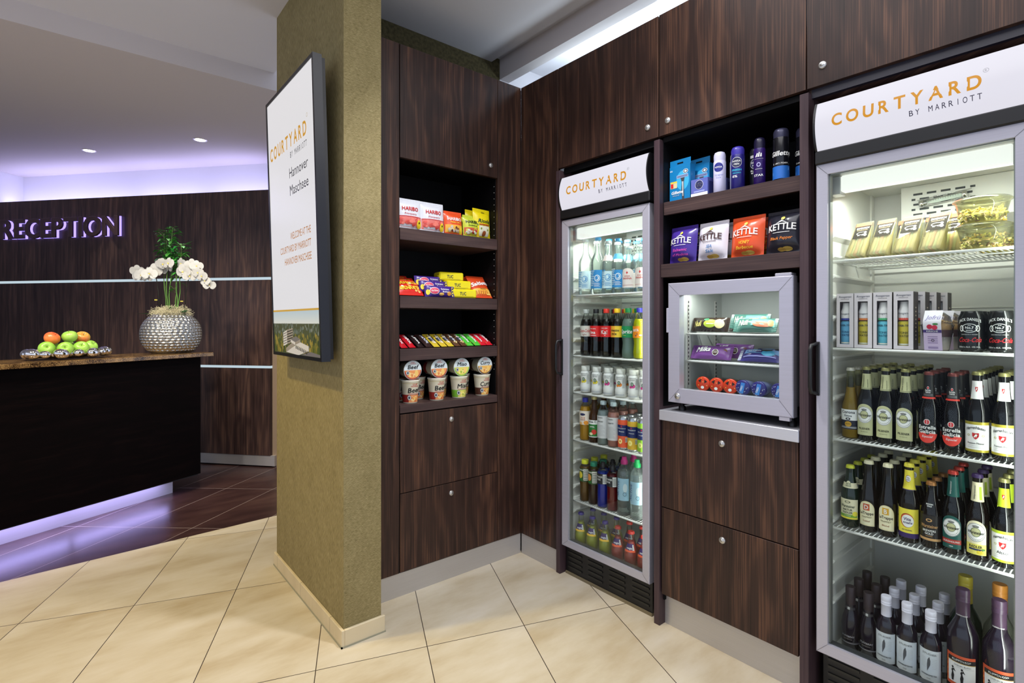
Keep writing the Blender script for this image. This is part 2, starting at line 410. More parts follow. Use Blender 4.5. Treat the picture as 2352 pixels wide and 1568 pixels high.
# ------------------------------------------------------------ reception back wall
WB = Vector((-.784, 2.878, 0)); WD = Vector((-.652, .758, 0)).normalized(); WN = Vector((-WD.y, WD.x, 0))
if WN.dot(FW) < 0: WN = -WN                      # into the wall, away from the camera
def WXF(s, d, z): q = WB+WD*s+WN*d; return (q.x, q.y, z)
XW = lambda q: WXF(q[0], q[1], q[2])             # (along to the left, depth, z)
p = thing('reception_wall_panelling', 'tall dark wood wall panelling with two lit lines behind the reception desk', 'wall panelling')
LED = emis((196, 216, 226), .72, (90, 90, 92), name='led_strip')
for i, (a, b) in enumerate(((.10, .850), (.872, 1.612), (1.636, 2.385))):
    MB(XW).box(-.315, 0, a, 3.4, .05, b, WOODP).obj('panel', p)
MB(XW).box(-.315, .018, .850, 3.4, .05, .872, LED).obj('light_line', p, label='narrow white glowing line between the panels')
MB(XW).box(-.315, .018, 1.612, 3.4, .05, 1.636, LED).obj('light_line', p, label='narrow white glowing line between the panels')
MB(XW).box(-.355, .004, .012, 3.4, .05, .10, STEEL).obj('plinth', p, label='brushed metal plinth')
MB(XW).box(-.60, .03, .0, -.3155, .20, 2.385, mat((150, 128, 106), .6)).obj('end_panel', p, label='beige end panel')
struct(MB(XW).box(-1.6, .27, 0, 2.62, .33, 2.70, PAINT).obj('wall_reception'))
struct(MB(XW).box(2.60, -3.0, 0, 2.66, .27, 2.70, PAINT).obj('wall_reception_left'))
for s in (.1, .9, 1.7, 2.35):
    q = WXF(s, .15, 2.36); light('panel_cove_lamp', 'AREA', q, 2.1, (.56, .54, 1), (pi, 0, atan2(WD.y, WD.x)), (.75, .10))
# round recessed ceiling spots
for x, y, lb in ((-1.78, 3.55, 'small round recessed ceiling spotlight above the left part of reception wall'), (-1.10, 2.65, 'small round recessed ceiling spotlight right, nearer the pillar')):
    t = thing('recessed_spotlight', lb, 'ceiling light', (x, y, 2.70), group='recessed spots in the reception ceiling')
    mb = MB(); mb.lathe([(-.001, .050), (-.004, .048), (-.004, .040), (-.001, .038)], mat((215, 210, 210), .3, .6), 24, cap=False); mb.obj('trim_ring', t)
    MB().lathe([(-.003, .0375), (-.002, .001)], mat((255, 250, 240), .4, emit=14.), 20).obj('lamp', t)
    light('recessed_spot', 'SPOT', (x, y, 2.69), 22, (1, .95, .88), spot=70, blend=.7)

# RECEPTION letters, halo lit
sg = thing('reception_sign', 'RECEPTION in dark metal letters with a violet halo on the wood wall', 'sign')
METAL = mat((80, 58, 60), .4, .3, name='dark_metal')
HALO = emis((158, 138, 255), 1.6, (60, 60, 70), name='violet_led')
def wall_text(s, x0, x1, z0, z1):
    """each letter a raised rounded block standing off the panel, with a lit back"""
    cu = bpy.data.curves.new('t', 'FONT'); cu.body = s; cu.size = 1; cu.offset = .035
    cuts = []; tot = 0; sp = .05
    geo = []
    for ch in s:
        g = {}
        for nm, off, ex, bv in (('letter', .010, .05, .024), ('halo', .030, .04, 0)):
            c = bpy.data.curves.new('t', 'FONT'); c.body = ch; c.size = 1; c.offset = off; c.extrude = ex; c.bevel_depth = bv; c.bevel_resolution = 2; c.resolution_u = 4
            o = bpy.data.objects.new('t', c); COL.objects.link(o); dg = bpy.context.evaluated_depsgraph_get(); dg.update()
            me = o.evaluated_get(dg).to_mesh(); g[nm] = ([tuple(v.co) for v in me.vertices], [tuple(q.vertices) for q in me.polygons])
            o.evaluated_get(dg).to_mesh_clear(); bpy.data.objects.remove(o); bpy.data.curves.remove(c)
        xs = [v[0] for v in g['letter'][0]]; a, b = min(xs), max(xs); geo.append((g, a, b, tot)); tot += b-a+sp
    bpy.data.curves.remove(cu); tot -= sp
    kx = (x0-x1)/tot; kz = (z1-z0)/.80
    for g, a, b, t in geo:
        for nm, m, yo in (('letter', METAL, -.040), ('halo', HALO, -.014)):
            vs, fs = g[nm]; mb = MB(XW)
            mb.add([(x0-(v[0]-a+t)*kx, yo-v[2]*.15, z0+(v[1]+.035)*kz) for v in vs], fs, m)
            if nm == 'letter': L = mb.obj('letter', sg)
            else: mb.obj('halo_light', L, label='glowing violet back of the letter')
    return
wall_text('RECEPTION', 2.452, 1.160, 2.025, 2.218)

# ------------------------------------------------------------ desk
DP = Vector((-1.146, 2.338, 0)); DA = rad(27.5); DD = Vector((cos(DA), sin(DA), 0)); DN = Vector((-sin(DA), cos(DA), 0))
def DXF(s, d, z): q = DP+DD*s+DN*d; return (q.x, q.y, z)
XD = lambda q: DXF(*q)
t = thing('reception_desk', 'long dark wood reception desk with marble counter top and glowing recessed plinth', 'reception desk')
MB(XD).box(-3.2, 0, .122, 0, .75, .99, WOODD).obj('body', t)
mb = MB(XD); mb.box(-3.2, .12, 0, -.13, .7, .122, STEEL); mb.obj('plinth', t, label='brushed metal plinth')
MB(XD).box(-3.1, .002, .116, -.02, .02, .1215, mat((10, 8, 8), .5)).obj('light_channel', t)
def marble():
    m, nt, b = newmat('brown_marble', .12, .6); tc = N(nt, 'ShaderNodeTexCoord')
    v = N(nt, 'ShaderNodeTexVoronoi', Scale=26., feature='DISTANCE_TO_EDGE'); n = N(nt, 'ShaderNodeTexNoise', Scale=14., Detail=6.)
    ad = N(nt, 'ShaderNodeVectorMath', operation='ADD'); nt.links.new(tc.outputs['Object'], ad.inputs[0]); nt.links.new(tc.outputs['Object'], n.inputs['Vector'])
    nt.links.new(n.outputs['Color'], ad.inputs[1]); nt.links.new(ad.outputs[0], v.inputs['Vector'])
    q = math1(nt, 'ADD', math1(nt, 'MULTIPLY', v.outputs['Distance'], 1.2), math1(nt, 'MULTIPLY', n.outputs[0], .8))
    nt.links.new(ramp(nt, q, ((.35, (34, 22, 16)), (.5, (84, 58, 34)), (.68, (164, 130, 82)))), b.inputs['Base Color']); return m
MARB = marble()
MB(XD).box(-3.2, -.03, .9905, .085, .42, 1.018, MARB, .002).obj('counter_top', t, label='polished brown marble top')
mb = MB(XD); mb.box(-.012, .05, .122, .0, .06, .2, BLACK)
for s in (-.5, -1.1, -1.7, -2.3, -2.9):
    q = DXF(s, .055, .112); light('desk_underglow', 'AREA', q, 1.8, (.46, .42, 1), (0, 0, DA), (.58, .05))

# ============================================================ wood cabinets
LOCK = mat((196, 194, 190), .28, .8, name='lock_chrome')
def lock(parent, xf, u, z, y=0.):
    mb = MB(); c = Vector((0, 0, 0)); prof = [(0, .0125), (.004, .012), (.006, .0095), (.006, .0001)]
    mb.lathe(prof, LOCK, 20, cap=False)
    mb.lathe([(.0062, .0055), (.008, .005), (.008, .0001)], LOCK, 14, cap=False)
    mb.box(-.0006, -.003, .0079, .0006, .003, .0083, K)
    vs = [xf((u+v[0], y-v[2], z+v[1])) for v in mb.v]; mb.v = vs
    return mb.obj('lock', parent, label='small round chrome cam lock')
U1, U2 = -.722, -.161
t = thing('snack_cabinet', 'tall dark wood snack cabinet with four open shelves, between pillar and corner', 'cabinet')
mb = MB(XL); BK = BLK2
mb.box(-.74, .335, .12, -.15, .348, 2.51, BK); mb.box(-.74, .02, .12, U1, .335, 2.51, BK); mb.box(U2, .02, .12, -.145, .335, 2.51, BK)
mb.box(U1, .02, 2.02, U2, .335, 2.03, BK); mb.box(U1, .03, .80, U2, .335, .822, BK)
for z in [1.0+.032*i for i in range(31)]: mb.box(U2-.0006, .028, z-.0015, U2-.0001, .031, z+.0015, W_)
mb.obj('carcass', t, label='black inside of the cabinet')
MB(XL).box(-.895, 0, .107, U1-.004, .019, 2.513, WOOD, .0008).obj('side_panel', t)
MB(XL).box(U2+.003, 0, .107, -.0012, .019, 2.513, WOOD, .0008).obj('corner_panel', t)
MB().box(.0005, .0195, .0, .018, .028, 2.512, BK).obj('seam_light_block', t)  # black strip added behind the corner seam to stop light leaking through
MB(XL).box(U1-.004, .004, .107, U1-.0005, .019, 1.99, BK).obj('shadow_gap', t)
d = MB(XL).box(U1, 0, 1.998, U2, .019, 2.513, WOOD, .0008).obj('door', t); lock(d, XL, -.205, 2.057)
for z0, z1, m in ((1.624, 1.679, WOODH), (1.313, 1.368, WOODH), (1.0705, 1.124, WOODH), (.832, .868, WOODH)):
    MB(XL).box(U1+.0005, .001, z0, U2-.0005, .33, z1, m, .0008).obj('shelf', t)
d = MB(XL).box(U1+.001, 0, .468, U2-.001, .019, .826, WOOD, .0008).obj('drawer', t); lock(d, XL, -.446, .775)
d = MB(XL).box(U1+.001, 0, .109, U2-.001, .019, .464, WOOD, .0008).obj('drawer', t); lock(d, XL, -.447, .415)
MB(XL).box(-.895, .003, .0, -.0015, .02, .106, STEEL).obj('plinth', t, label='brushed metal plinth')
MB(XL).box(-.895, .02, 2.49, -.001, .345, 2.513, BK).obj('top_board', t)

t = thing('corner_cupboard', 'dark wood panel and wall cupboard framing the narrow glass-door fridge beside corner', 'cabinet')
MB(XR).box(.0012, 0, .107, .284, .019, 2.513, WOOD, .0008).obj('corner_panel', t)
d = MB(XR).box(.288, 0, 2.013, .874, .019, 2.513, WOOD, .0008).obj('door', t); lock(d, XR, .823, 2.066)
MB(XR).box(.307, .0195, 1.985, .857, .03, 2.012, BK).obj('door_rail', t)
MB(XR).box(.280, -.008, 0, .306, .45, 2.0, WOODE, .0008).obj('upright', t)
MB(XR).box(.0015, .003, 0, .279, .02, .106, STEEL).obj('plinth', t, label='brushed metal plinth')
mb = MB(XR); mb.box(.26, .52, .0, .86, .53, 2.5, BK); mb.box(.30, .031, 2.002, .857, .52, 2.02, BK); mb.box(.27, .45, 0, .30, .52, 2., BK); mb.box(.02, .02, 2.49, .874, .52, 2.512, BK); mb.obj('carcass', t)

t = thing('freezer_cabinet', 'dark wood cabinet with two drawers, steel ledge, two open shelves and wall cupboard', 'cabinet')
MB(XR).box(.858, -.006, 0, .885, .45, 2.0, WOODE, .0008).obj('upright', t)
d = MB(XR).box(.879, 0, 2.013, 1.447, .019, 2.513, WOOD, .0008).obj('door', t); lock(d, XR, .921, 2.067)
MB(XR).box(.886, .022, 1.725, 1.428, .40, 1.742, WOODH).obj('shelf', t)
MB(XR).box(.888, .020, 1.689, 1.428, .034, 1.742, WOODH, .0008).obj('shelf_lip', t)
MB(XR).box(.886, .002, 1.431, 1.428, .40, 1.485, WOODH, .0008).obj('shelf', t)
MB(XR).box(.887, -.012, .848, 1.429, .42, .889, steel('ledge_steel', (214, 216, 222), .34, .6), .0015).obj('steel_ledge', t, label='brushed steel ledge')
d = MB(XR).box(.892, 0, .492, 1.424, .019, .845, WOOD, .0008).obj('drawer', t); lock(d, XR, 1.154, .795)
d = MB(XR).box(.892, 0, .133, 1.424, .019, .488, WOOD, .0008).obj('drawer', t); lock(d, XR, 1.156, .436)
MB(XR).box(.886, .032, 0, 1.4295, .05, .14, STEEL).obj('plinth', t, label='brushed metal plinth')
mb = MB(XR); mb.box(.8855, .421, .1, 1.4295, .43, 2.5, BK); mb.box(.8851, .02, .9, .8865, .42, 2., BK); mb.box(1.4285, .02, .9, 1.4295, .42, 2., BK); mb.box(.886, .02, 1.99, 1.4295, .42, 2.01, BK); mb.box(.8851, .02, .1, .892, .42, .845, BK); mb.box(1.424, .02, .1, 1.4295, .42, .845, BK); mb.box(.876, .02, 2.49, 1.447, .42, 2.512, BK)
mb.obj('carcass', t, label='black inside of the cabinet')

t = thing('fridge_cupboard', 'dark wood wall cupboard and upright framing the wide glass-door fridge', 'cabinet')
MB(XR).box(1.430, -.006, 0, 1.458, .45, 2.0, WOODE, .0008).obj('upright', t)
d = MB(XR).box(1.451, 0, 2.013, 2.75, .019, 2.6, WOOD, .0008).obj('door', t); lock(d, XR, 1.498, 2.075)
MB(XR).box(1.458, .019, 1.985, 2.7, .034, 2.02, mat((34, 32, 44), .4)).obj('door_rail', t)
mb = MB(XR); mb.box(1.44, .56, 0, 2.7, .57, 2.5, BK); mb.box(1.4582, .03, 1.2, 1.4595, .45, 2., WOODE); mb.box(1.44, .034, 1.99, 2.7, .56, 2.02, WOODP); mb.box(2.05, .05, 0, 2.08, .56, 2., BK); mb.obj('carcass', t)

# ============================================================ refrigeration
FRM = FRAME; GASK = mat((60, 60, 62), .5)
def mitred(mb, u0, u1, z0, z1, wl, wr, wt, wb, d0, d1, m):
    """door frame of four mitred bars with a sloped inner lip"""
    O = [(u0, z0), (u1, z0), (u1, z1), (u0, z1)]; I = [(u0+wl, z0+wb), (u1-wr, z0+wb), (u1-wr, z1-wt), (u0+wl, z1-wt)]
    e = .003
    for i in range(4):
        j = (i+1) % 4; a, b, c, d = O[i], O[j], I[j], I[i]
        def ins(p, q): return (p[0]+(q[0]-p[0])*.0, p[1]+(q[1]-p[1])*.0)
        oc = lambda p, k: (p[0]+(e if p[0] == u0 else -e)*k, p[1]+(e if p[1] == z0 else -e)*k)
        vs = []
        for (x, z), dd in ((oc(a, 1), d0), (oc(b, 1), d0), (c, d0+.001), (d, d0+.001), (a, d0+e), (b, d0+e), (b, d1), (a, d1), (c, d1), (d, d1)): vs.append((x, dd, z))
        mb.add(vs, [(0, 1, 2, 3), (4, 5, 1, 0), (7, 6, 5, 4), (3, 2, 8, 9), (9, 8, 6, 7)], m)
    # hairline mitres
    for o, i in zip(O, I):
        dx, dz = i[0]-o[0], i[1]-o[1]; L = sqrt(dx*dx+dz*dz); nx, nz = -dz/L*.0004, dx/L*.0004
        mb.add([(o[0]+nx, d0-.0003, o[1]+nz), (o[0]-nx, d0-.0003, o[1]-nz), (i[0]-nx, d0-.0003, i[1]-nz), (i[0]+nx, d0-.0003, i[1]+nz)], [(0, 1, 2, 3)], GASK)
def wire_shelf(parent, xf, u0, u1, d0, d1, z, step=.0125, rf=.0042, rw=.0017):
    mb = MB(xf); mb.tube([(u0, d0, z-.003), (u1, d0, z-.003)], rf, WIRE, 8); mb.tube([(u0, d1, z-.003), (u1, d1, z-.003)], .003, WIRE, 6)
    for d in (d0+.10, (d0+d1)/2+.03, d1-.05): mb.tube([(u0, d, z-.006), (u1, d, z-.006)], .0028, WIRE, 6)
    n = int((u1-u0)/step)
    for i in range(n+1):
        u = u0+(u1-u0)*i/n; mb.tube([(u, d0-.002, z-.0012), (u, d1, z-.0012)], rw, WIRE, 4)
    return mb.obj('wire_shelf', parent, label='white wire shelf')
def rails(mb, u, dirn, d0, d1, zs, m, rw_=.011):
    """moulded shelf supports running front to back on a side wall"""
    for z in zs:
        a = u; b = u+dirn*rw_
        vs = [(a, d0, z+.004), (b, d0+.012, z), (b, d0+.012, z-.006), (a, d0, z-.020), (a, d1, z+.004), (b, d1, z), (b, d1, z-.006), (a, d1, z-.020)]
        mb.add(vs, [(0, 1, 2, 3), (7, 6, 5, 4), (0, 4, 5, 1), (1, 5, 6, 2), (2, 6, 7, 3)], m)
def liner(mb, u0, u1, d0, d1, z0, z1, m, th=.012):
    mb.box(u0-th, d0, z0-th, u0, d1+th, z1+th, m); mb.box(u1, d0, z0-th, u1+th, d1+th, z1+th, m)
    mb.box(u0, d1, z0-th, u1, d1+th, z1+th, m); mb.box(u0, d0, z0-th, u1, d1, z0, m); mb.box(u0, d0, z1, u1, d1, z1+th, m)
SIGN = emis((233, 231, 242), .70, (60, 60, 62), name='lit_sign_face')
SGOLD = emis((222, 152, 28), .66, (60, 40, 8), name='sign_gold'); SGREY = emis((70, 66, 88), .5, (20, 20, 26), name='sign_grey')
SFAINT = emis((168, 168, 176), .6, (40, 40, 40), name='sign_faint')
def brand(mb, mp, x0, x1, z0, h, lay=3):
    """orange wide-set COURTYARD with the small grey line under its right half"""
    s = 'COURTYARD'; wd = [.84, .98, .82, .78, .82, .88, .95, .78, .88]; n = len(s); g = .34; tot = sum(wd)+g*(n-1); k = (x1-x0)/tot; x = x0
    for ch, q in zip(s, wd):
        ptext(mb, mp, ch, x+q*k/2, z0, h, SGOLD, lay, w=q*k, bold=1.7, res=7); x += (q+g)*k
    s = 'BY MARRIOTT'; x = x0+(x1-x0)*.555; dx = (x1-x)/(len(s)-.3); hh = h*.42
    for i, ch in enumerate(s):
        if ch != ' ': ptext(mb, mp, ch, x+dx*(i+.4), z0-h*.78, hh, SGREY, lay, w=dx*(.64 if ch != 'I' else .10), bold=.3, res=5)
    pdisc(mb, mp, x1+h*.22, z0+h*1.12, h*.16, h*.16, SFAINT, lay, 16, ri=.86); ptext(mb, mp, 'R', x1+h*.22, z0+h*1.04, h*.17, SFAINT, lay, bold=0)
def sign_box(t, u0, u1, z0, z1, bulge):
    """curved lit header over a black base"""
    n = 14; mb = MB(XR)
    P = [(bulge*(1-((2*i/n)-1)**2)+.014, z0+(z1-z0)*i/n) for i in range(n+1)]
    def face(u, i): return (u, .012-P[i][0], P[i][1])
    vs = [face(u, i) for i in range(n+1) for u in (u0+.006, u1-.006)]
    mb.add(vs, [(2*i, 2*i+1, 2*i+3, 2*i+2) for i in range(n)], SIGN, True)
    f = mb.obj('sign_face', t, label='white glowing curved sign face')
    def mp(a, b, off):
        s = (b-z0)/(z1-z0)*2-1; return (a, -.002-bulge*(1-s*s)-off, b)
    mb = MB(XR); w = u1-u0; h = (z1-z0)
    brand(mb, mp, u0+w*.105, u0+w*.79, z0+h*.42, h*.245); mb.obj('lettering', f, label='orange and grey lettering')
    mb = MB(XR)
    mb.box(u0, -.010, z0-.044, u1, .40, z0-.002, BLACK, .003)                       # base rail
    for ua, ub in ((u0, u0+.006), (u1-.006, u1)):                         # curved end caps
        vs = []; fs = []
        for i in range(n+1):
            for u in (ua, ub): vs += [(u, .009-P[i][0], P[i][1]), (u, .40, P[i][1])]
        for i in range(n):
            b = 4*i; fs += [(b, b+4, b+5, b+1), (b+2, b+3, b+7, b+6), (b, b+2, b+6, b+4), (b+1, b+5, b+7, b+3)]
        fs += [(0, 1, 3, 2), (4*n, 4*n+2, 4*n+3, 4*n+1)]
        mb.add(vs, fs, BLACK)
    mb.box(u0+.006, .05, z0, u1-.006, .40, z1, BLACK)
    mb.obj('sign_housing', t, label='black sign housing')
def cooler(name, label, u0, u1, z0, z1, gl, body_d, lin_u, floor_z, ceil_z, d_back, shelf_z, hz, sign, rail_z, base_d, sh_d=.068):
    t = thing(name, label, 'refrigerator', (0, 0, 0))
    gu0, gu1, gz0, gz1 = gl
    mb = MB(XR); liner(mb, lin_u[0], lin_u[1], .042, d_back, floor_z, ceil_z, WHITEP)
    rails(mb, lin_u[0], 1, .06, d_back-.04, rail_z, WHITEP); rails(mb, lin_u[1], -1, .06, d_back-.04, rail_z, WHITEP)
    for d in (d_back-.05,): mb.box(lin_u[0], d, floor_z, lin_u[0]+.006, d+.02, ceil_z, WHITEP)
    ln = mb.obj('liner', t, label='white moulded inner liner with shelf supports')
    mb = MB(XR)
    for i in range(13):                                                             # embossed back wall ribs
        z = floor_z+.30+i*.075
        if z < ceil_z-.35: mb.tube([(lin_u[0]+.06, d_back-.001, z), (lin_u[1]-.05, d_back-.001, z)], .003, WHITEP, 6)
    mb.obj('back_ribs', ln)
    mb = MB(XR)
    mb.box(u0+.002, .046, z0-.01, lin_u[0]-.0125, body_d, z1, BLACK); mb.box(lin_u[1]+.0125, .046, z0-.01, u1-.002, body_d, z1, BLACK)
    mb.box(u0+.002, d_back+.013, z0-.01, u1-.002, body_d, z1, BLACK); mb.box(u0+.002, .046, ceil_z+.0125, u1-.002, d_back+.013, z1, BLACK)
    mb.box(u0+.002, .06, .12, u1-.002, body_d, floor_z-.013, BLACK)
    mb.obj('cabinet_body', t, label='black outer body')
    mb = MB(XR); mb.box(u0+.004, base_d, .012, u1-.004, base_d+.02, z0-.004, BLACK)
    SL = mat((30, 30, 26), .4)
    n = 4
    for k in range(n):
        c = u0+(u1-u0)*(k+.5)/n
        for j in range(4): z = z0-.035-j*.024; mb.box(c-.045, base_d-.004, z-.004, c+.045, base_d+.001, z+.004, SL)
    mb.obj('ventilation_grille', t, label='black slotted grille')
    mb = MB(XR); mb.box(u0+.004, base_d-.006, .0, u1-.004, base_d+.02, .012, mat((116, 104, 78), .5)); mb.obj('kick_strip', t)
    dr = thing('door', None, None); dr.parent = t
    mb = MB(XR); mitred(mb, u0, u1, z0, z1, gu0-u0, u1-gu1, z1-gz1, gz0-z0, 0, .036, FRM); mb.obj('door_frame', dr, label='satin grey aluminium frame')
    MB(XR).box(gu0-.004, .010, gz0-.004, gu1+.004, .0125, gz1+.004, PANE).obj('glass_pane', dr, label='clear glass pane')
    mb = MB(XR)
    for a in ((gu0-.002, gu0+.004, gz0, gz1), (gu1-.004, gu1+.002, gz0, gz1)): mb.box(a[0], .0128, a[2], a[1], .034, a[3], mat((150, 152, 146), .35, .6))
    mb.box(gu0, .0128, gz0-.002, gu1, .034, gz0+.003, mat((80, 82, 84), .35, .6)); mb.box(gu0, .0128, gz1-.003, gu1, .034, gz1+.002, mat((150, 152, 146), .35, .6))
    mb.obj('glazing_bar', dr)
    mb = MB(XR); mb.tube([(u0+.006, -.002, hz[0]+.006), (u0-.004, -.028, hz[0]+.012), (u0-.005, -.034, hz[0]+.03), (u0-.005, -.034, hz[1]-.03), (u0-.004, -.028, hz[1]-.012), (u0+.006, -.002, hz[1]-.006)], .006, BLACK, 8)
    mb.box(u0+.001, -.006, hz[0], u0+.012, .001, hz[1], BLACK, .002); mb.obj('handle', dr, label='black bar handle')
    for z in shelf_z: wire_shelf(t, XR, lin_u[0]+.004, lin_u[1]-.004, sh_d, d_back-.03, z)
    # top lamp: a white box whose face glows
    mb = MB(XR); LW = emis((246, 248, 240), .80, (120, 120, 118), name='fridge_lamp_face')
    mb.box(lin_u[0]+.035, .050, ceil_z-.054, lin_u[1]-.02, .085, ceil_z-.002, LW, .004); mb.obj('lamp', t, label='glowing white lamp cover')
    MB(XR).box(lin_u[0]+.002, .05, ceil_z-.060, lin_u[0]+.035, .10, ceil_z-.001, mat((176, 178, 174), .5), .002).obj('lamp_bracket', t); MB(XR).box(lin_u[1]-.02, .05, ceil_z-.060, lin_u[1]-.001, .10, ceil_z-.001, mat((176, 178, 174), .5), .002).obj('lamp_bracket', t)
    # evaporator cover with slots
    ec = (lin_u[0]+lin_u[1])/2
    mb = MB(XR); e0 = (lin_u[0]+.11); e1 = lin_u[1]-.03; ef = d_back-.10; ez = ceil_z-.16
    mb.add([(e0, d_back, ez-.03), (e1, d_back, ez-.03), (e1, ef, ez+.03), (e0, ef, ez+.03), (e1, ef, ceil_z-.001), (e0, ef, ceil_z-.001), (e0, d_back, ceil_z-.001), (e1, d_back, ceil_z-.001)],
           [(0, 1, 2, 3), (3, 2, 4, 5), (0, 3, 5, 6), (1, 7, 4, 2)], WHITEP)
    ev = mb.obj('evaporator_cover', t)
    mb = MB(XR)
    for j in range(6):
        z = ceil_z-.118+j*.0175; off = (j % 2)*.02
        for k in range(5):
            a = e0+.035+k*.038+off-.02; b = a+.026; a = max(a, e0+.03); b = min(b, e0+.03+.17)
            if b > a+.004: mb.box(a, ef-.0006, z-.0035, b, ef+.0002, z+.0035, mat((52, 54, 52), .6))
    mb.obj('vent_slots', ev)
    light('fridge_lamp', 'AREA', XR(((lin_u[0]+lin_u[1])/2, .11, ceil_z-.065)), 2.7*FL, (.96, 1, .93), (0, rad(-14), pi/2*0), (.03, (lin_u[1]-lin_u[0])*.85))
    for uu in (lin_u[0]+.012, lin_u[1]-.012):  # unseen fill lights added at the door sides to brighten the interior
        light('fridge_side_fill', 'AREA', XR((uu, .052, (floor_z+ceil_z)/2)), (.02 if uu < ec else (1.9 if u0 < 1 else 1.3))*FL, (.94, 1, .95), (0, rad(-90), 0), ((ceil_z-floor_z)*.85, .012))
    sign_box(t, u0-.0005, u1+.008, *sign)
    return t
FL = 1.0
f1 = cooler('glass_door_fridge', 'narrow glass-door drinks fridge with lit sign, beside the corner panel', .310, .830, .145, 1.750, (.353, .795, .178, 1.716), .45,
            (.3285, .790), .140, 1.712, .445, (1.380, 1.082, .900, .666, .368), (.985, 1.165), (1.80, 1.958, .020), [.31+.061*i for i in range(20)], .03, .048)
f2 = cooler('glass_door_fridge', 'wide glass-door fridge with large lit sign at the right edge', 1.478, 1.990, .180, 1.758, (1.512, 1.950, .216, 1.722), .55,
            (1.4975, 1.960), .172, 1.722, .50, (1.450, 1.163, .866, .576), (1.01, 1.185), (1.80, 1.953, .020), [.33+.067*i for i in range(19)], .05)
# thermometer hooked on the evaporator cover of the wide fridge
t = thing('fridge_thermometer', 'clear tube thermometer hanging on the vent grille inside the wide fridge', 'thermometer')
mb = MB(XR); a = (1.665, .385, 1.655); b = (1.79, .385, 1.668)
mb.tube([(1.672, .385, 1.6535), (1.782, .385, 1.6655)], .011, glass('thermometer_tube', (.93, .95, .93), .8), 14); mb.obj('tube', t)
mb = MB(XR); mb.tube([(1.664, .385, 1.6525), (1.676, .385, 1.654)], .0135, CHROME, 14); mb.tube([(1.778, .385, 1.665), (1.790, .385, 1.6665)], .0135, CHROME, 14); mb.tube([(1.655, .39, 1.668), (1.80, .39, 1.683)], .0012, CHROME, 6); mb.obj('end_cap', t, label='chrome end caps and hook wire')
mb = MB(XR); mb.add([(1.678, .384, 1.648), (1.776, .384, 1.659), (1.776, .384, 1.672), (1.678, .384, 1.661)], [(0, 1, 2, 3)], mat((214, 216, 210), .5))
for i in range(14): u = 1.682+i*.0065; z = 1.6505+i*.00072; mb.box(u, .3825, z+.006, u+.0005, .3838, z+.011, K)
mb.obj('scale_card', t)

# table-top freezer on the steel ledge
t = thing('glass_door_freezer', 'small grey-framed glass-door ice cream freezer standing on the steel ledge', 'freezer')
zu0, zu1, zz0, zz1 = .921, 1.407, .925, 1.405
mb = MB(XR); LG = mat((166, 168, 164), .5); liner(mb, .955, 1.372, .05, .36, .970, 1.372, LG)
rails(mb, .955, 1, .08, .08, (), LG)
for d in (.085, .30):
    mb.box(.955, d, .98, .958, d+.012, 1.34, STEEL)
    for i in range(22): mb.box(.958, d+.003, .99+i*.016, .9584, d+.009, .999+i*.016, K)
mb.obj('liner', t, label='white inner liner with slotted shelf strips')
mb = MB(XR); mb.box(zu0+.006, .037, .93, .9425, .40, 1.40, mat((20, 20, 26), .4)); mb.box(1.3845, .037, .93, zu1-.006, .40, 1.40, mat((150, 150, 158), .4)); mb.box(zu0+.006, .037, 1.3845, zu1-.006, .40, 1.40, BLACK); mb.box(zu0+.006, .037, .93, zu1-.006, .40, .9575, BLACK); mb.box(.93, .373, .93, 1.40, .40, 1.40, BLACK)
mb.obj('cabinet_body', t, label='dark outer body')
dr = thing('door', None, None); dr.parent = t
mb = MB(XR); mitred(mb, zu0, zu1, zz0, zz1, .052, .046, .050, .056, 0, .034, steel('freezer_frame', (192, 190, 202), .40, .5)); mb.obj('door_frame', dr, label='satin silver door frame')
MB(XR).box(.970, .008, .977, 1.364, .0105, 1.357, PANE).obj('glass_pane', dr, label='clear glass pane')
lock(dr, XR, .966, .952, 0)
mb = MB(XR); mb.box(zu0-.006, -.004, 1.205, zu0+.004, .012, 1.305, FRAME, .002); mb.obj('handle', dr, label='thin grey edge grip')
MB(XR).box(1.345, .004, 1.405, 1.40, .045, 1.416, FRAME, .002).obj('hinge', dr); MB(XR).box(1.36, .002, .912, 1.395, .02, .925, FRAME, .001).obj('hinge', dr)
for u, d in ((.955, .05), (1.385, .05), (.955, .36), (1.385, .36)): MB(XR).lathe([(.8895, .014), (.905, .014), (.909, .009), (.930, .009)], BLACK, 12, c=(u, d)).obj('foot', t)
for z in (1.203, 1.092): wire_shelf(t, XR, .962, 1.366, .07, .34, z, .016, .0035, .0018)
light('freezer_lamp', 'AREA', XR((1.163, .075, 1.366)), 1.25, (.96, 1, .96), (0, rad(-12), 0), (.02, .38))
# ============================================================ wall screen on the pillar
t = thing('wall_screen', 'tall portrait display screen on the gold pillar showing a white welcome page', 'screen')
Y0, Y1, Z0, Z1 = .492, -.153, 1.095, 2.272; H = Z1-Z0; WW = Y0-Y1
lean = (.105-.070)/H
SX = lambda p: (-1.062-(.070+lean*(p[2]-Z0))+p[1], Y0-p[0], p[2])       # (across from far edge, depth, z)
FB = mat((16, 18, 26), .35, name='screen_bezel')
mb = MB(SX)
bz = .014
mb.box(0, 0, Z0, bz, .035, Z1, FB); mb.box(WW-bz, 0, Z0, WW, .035, Z1, FB); mb.box(bz, 0, Z0, WW-bz, .035, Z0+bz, FB); mb.box(bz, 0, Z1-bz, WW-bz, .035, Z1, FB)
mb.obj('bezel', t, label='thin black bezel')
MB(SX).box(.008, .0351, Z0+.008, WW-.008, .05, Z1-.008, BLACK).obj('back_shell', t)
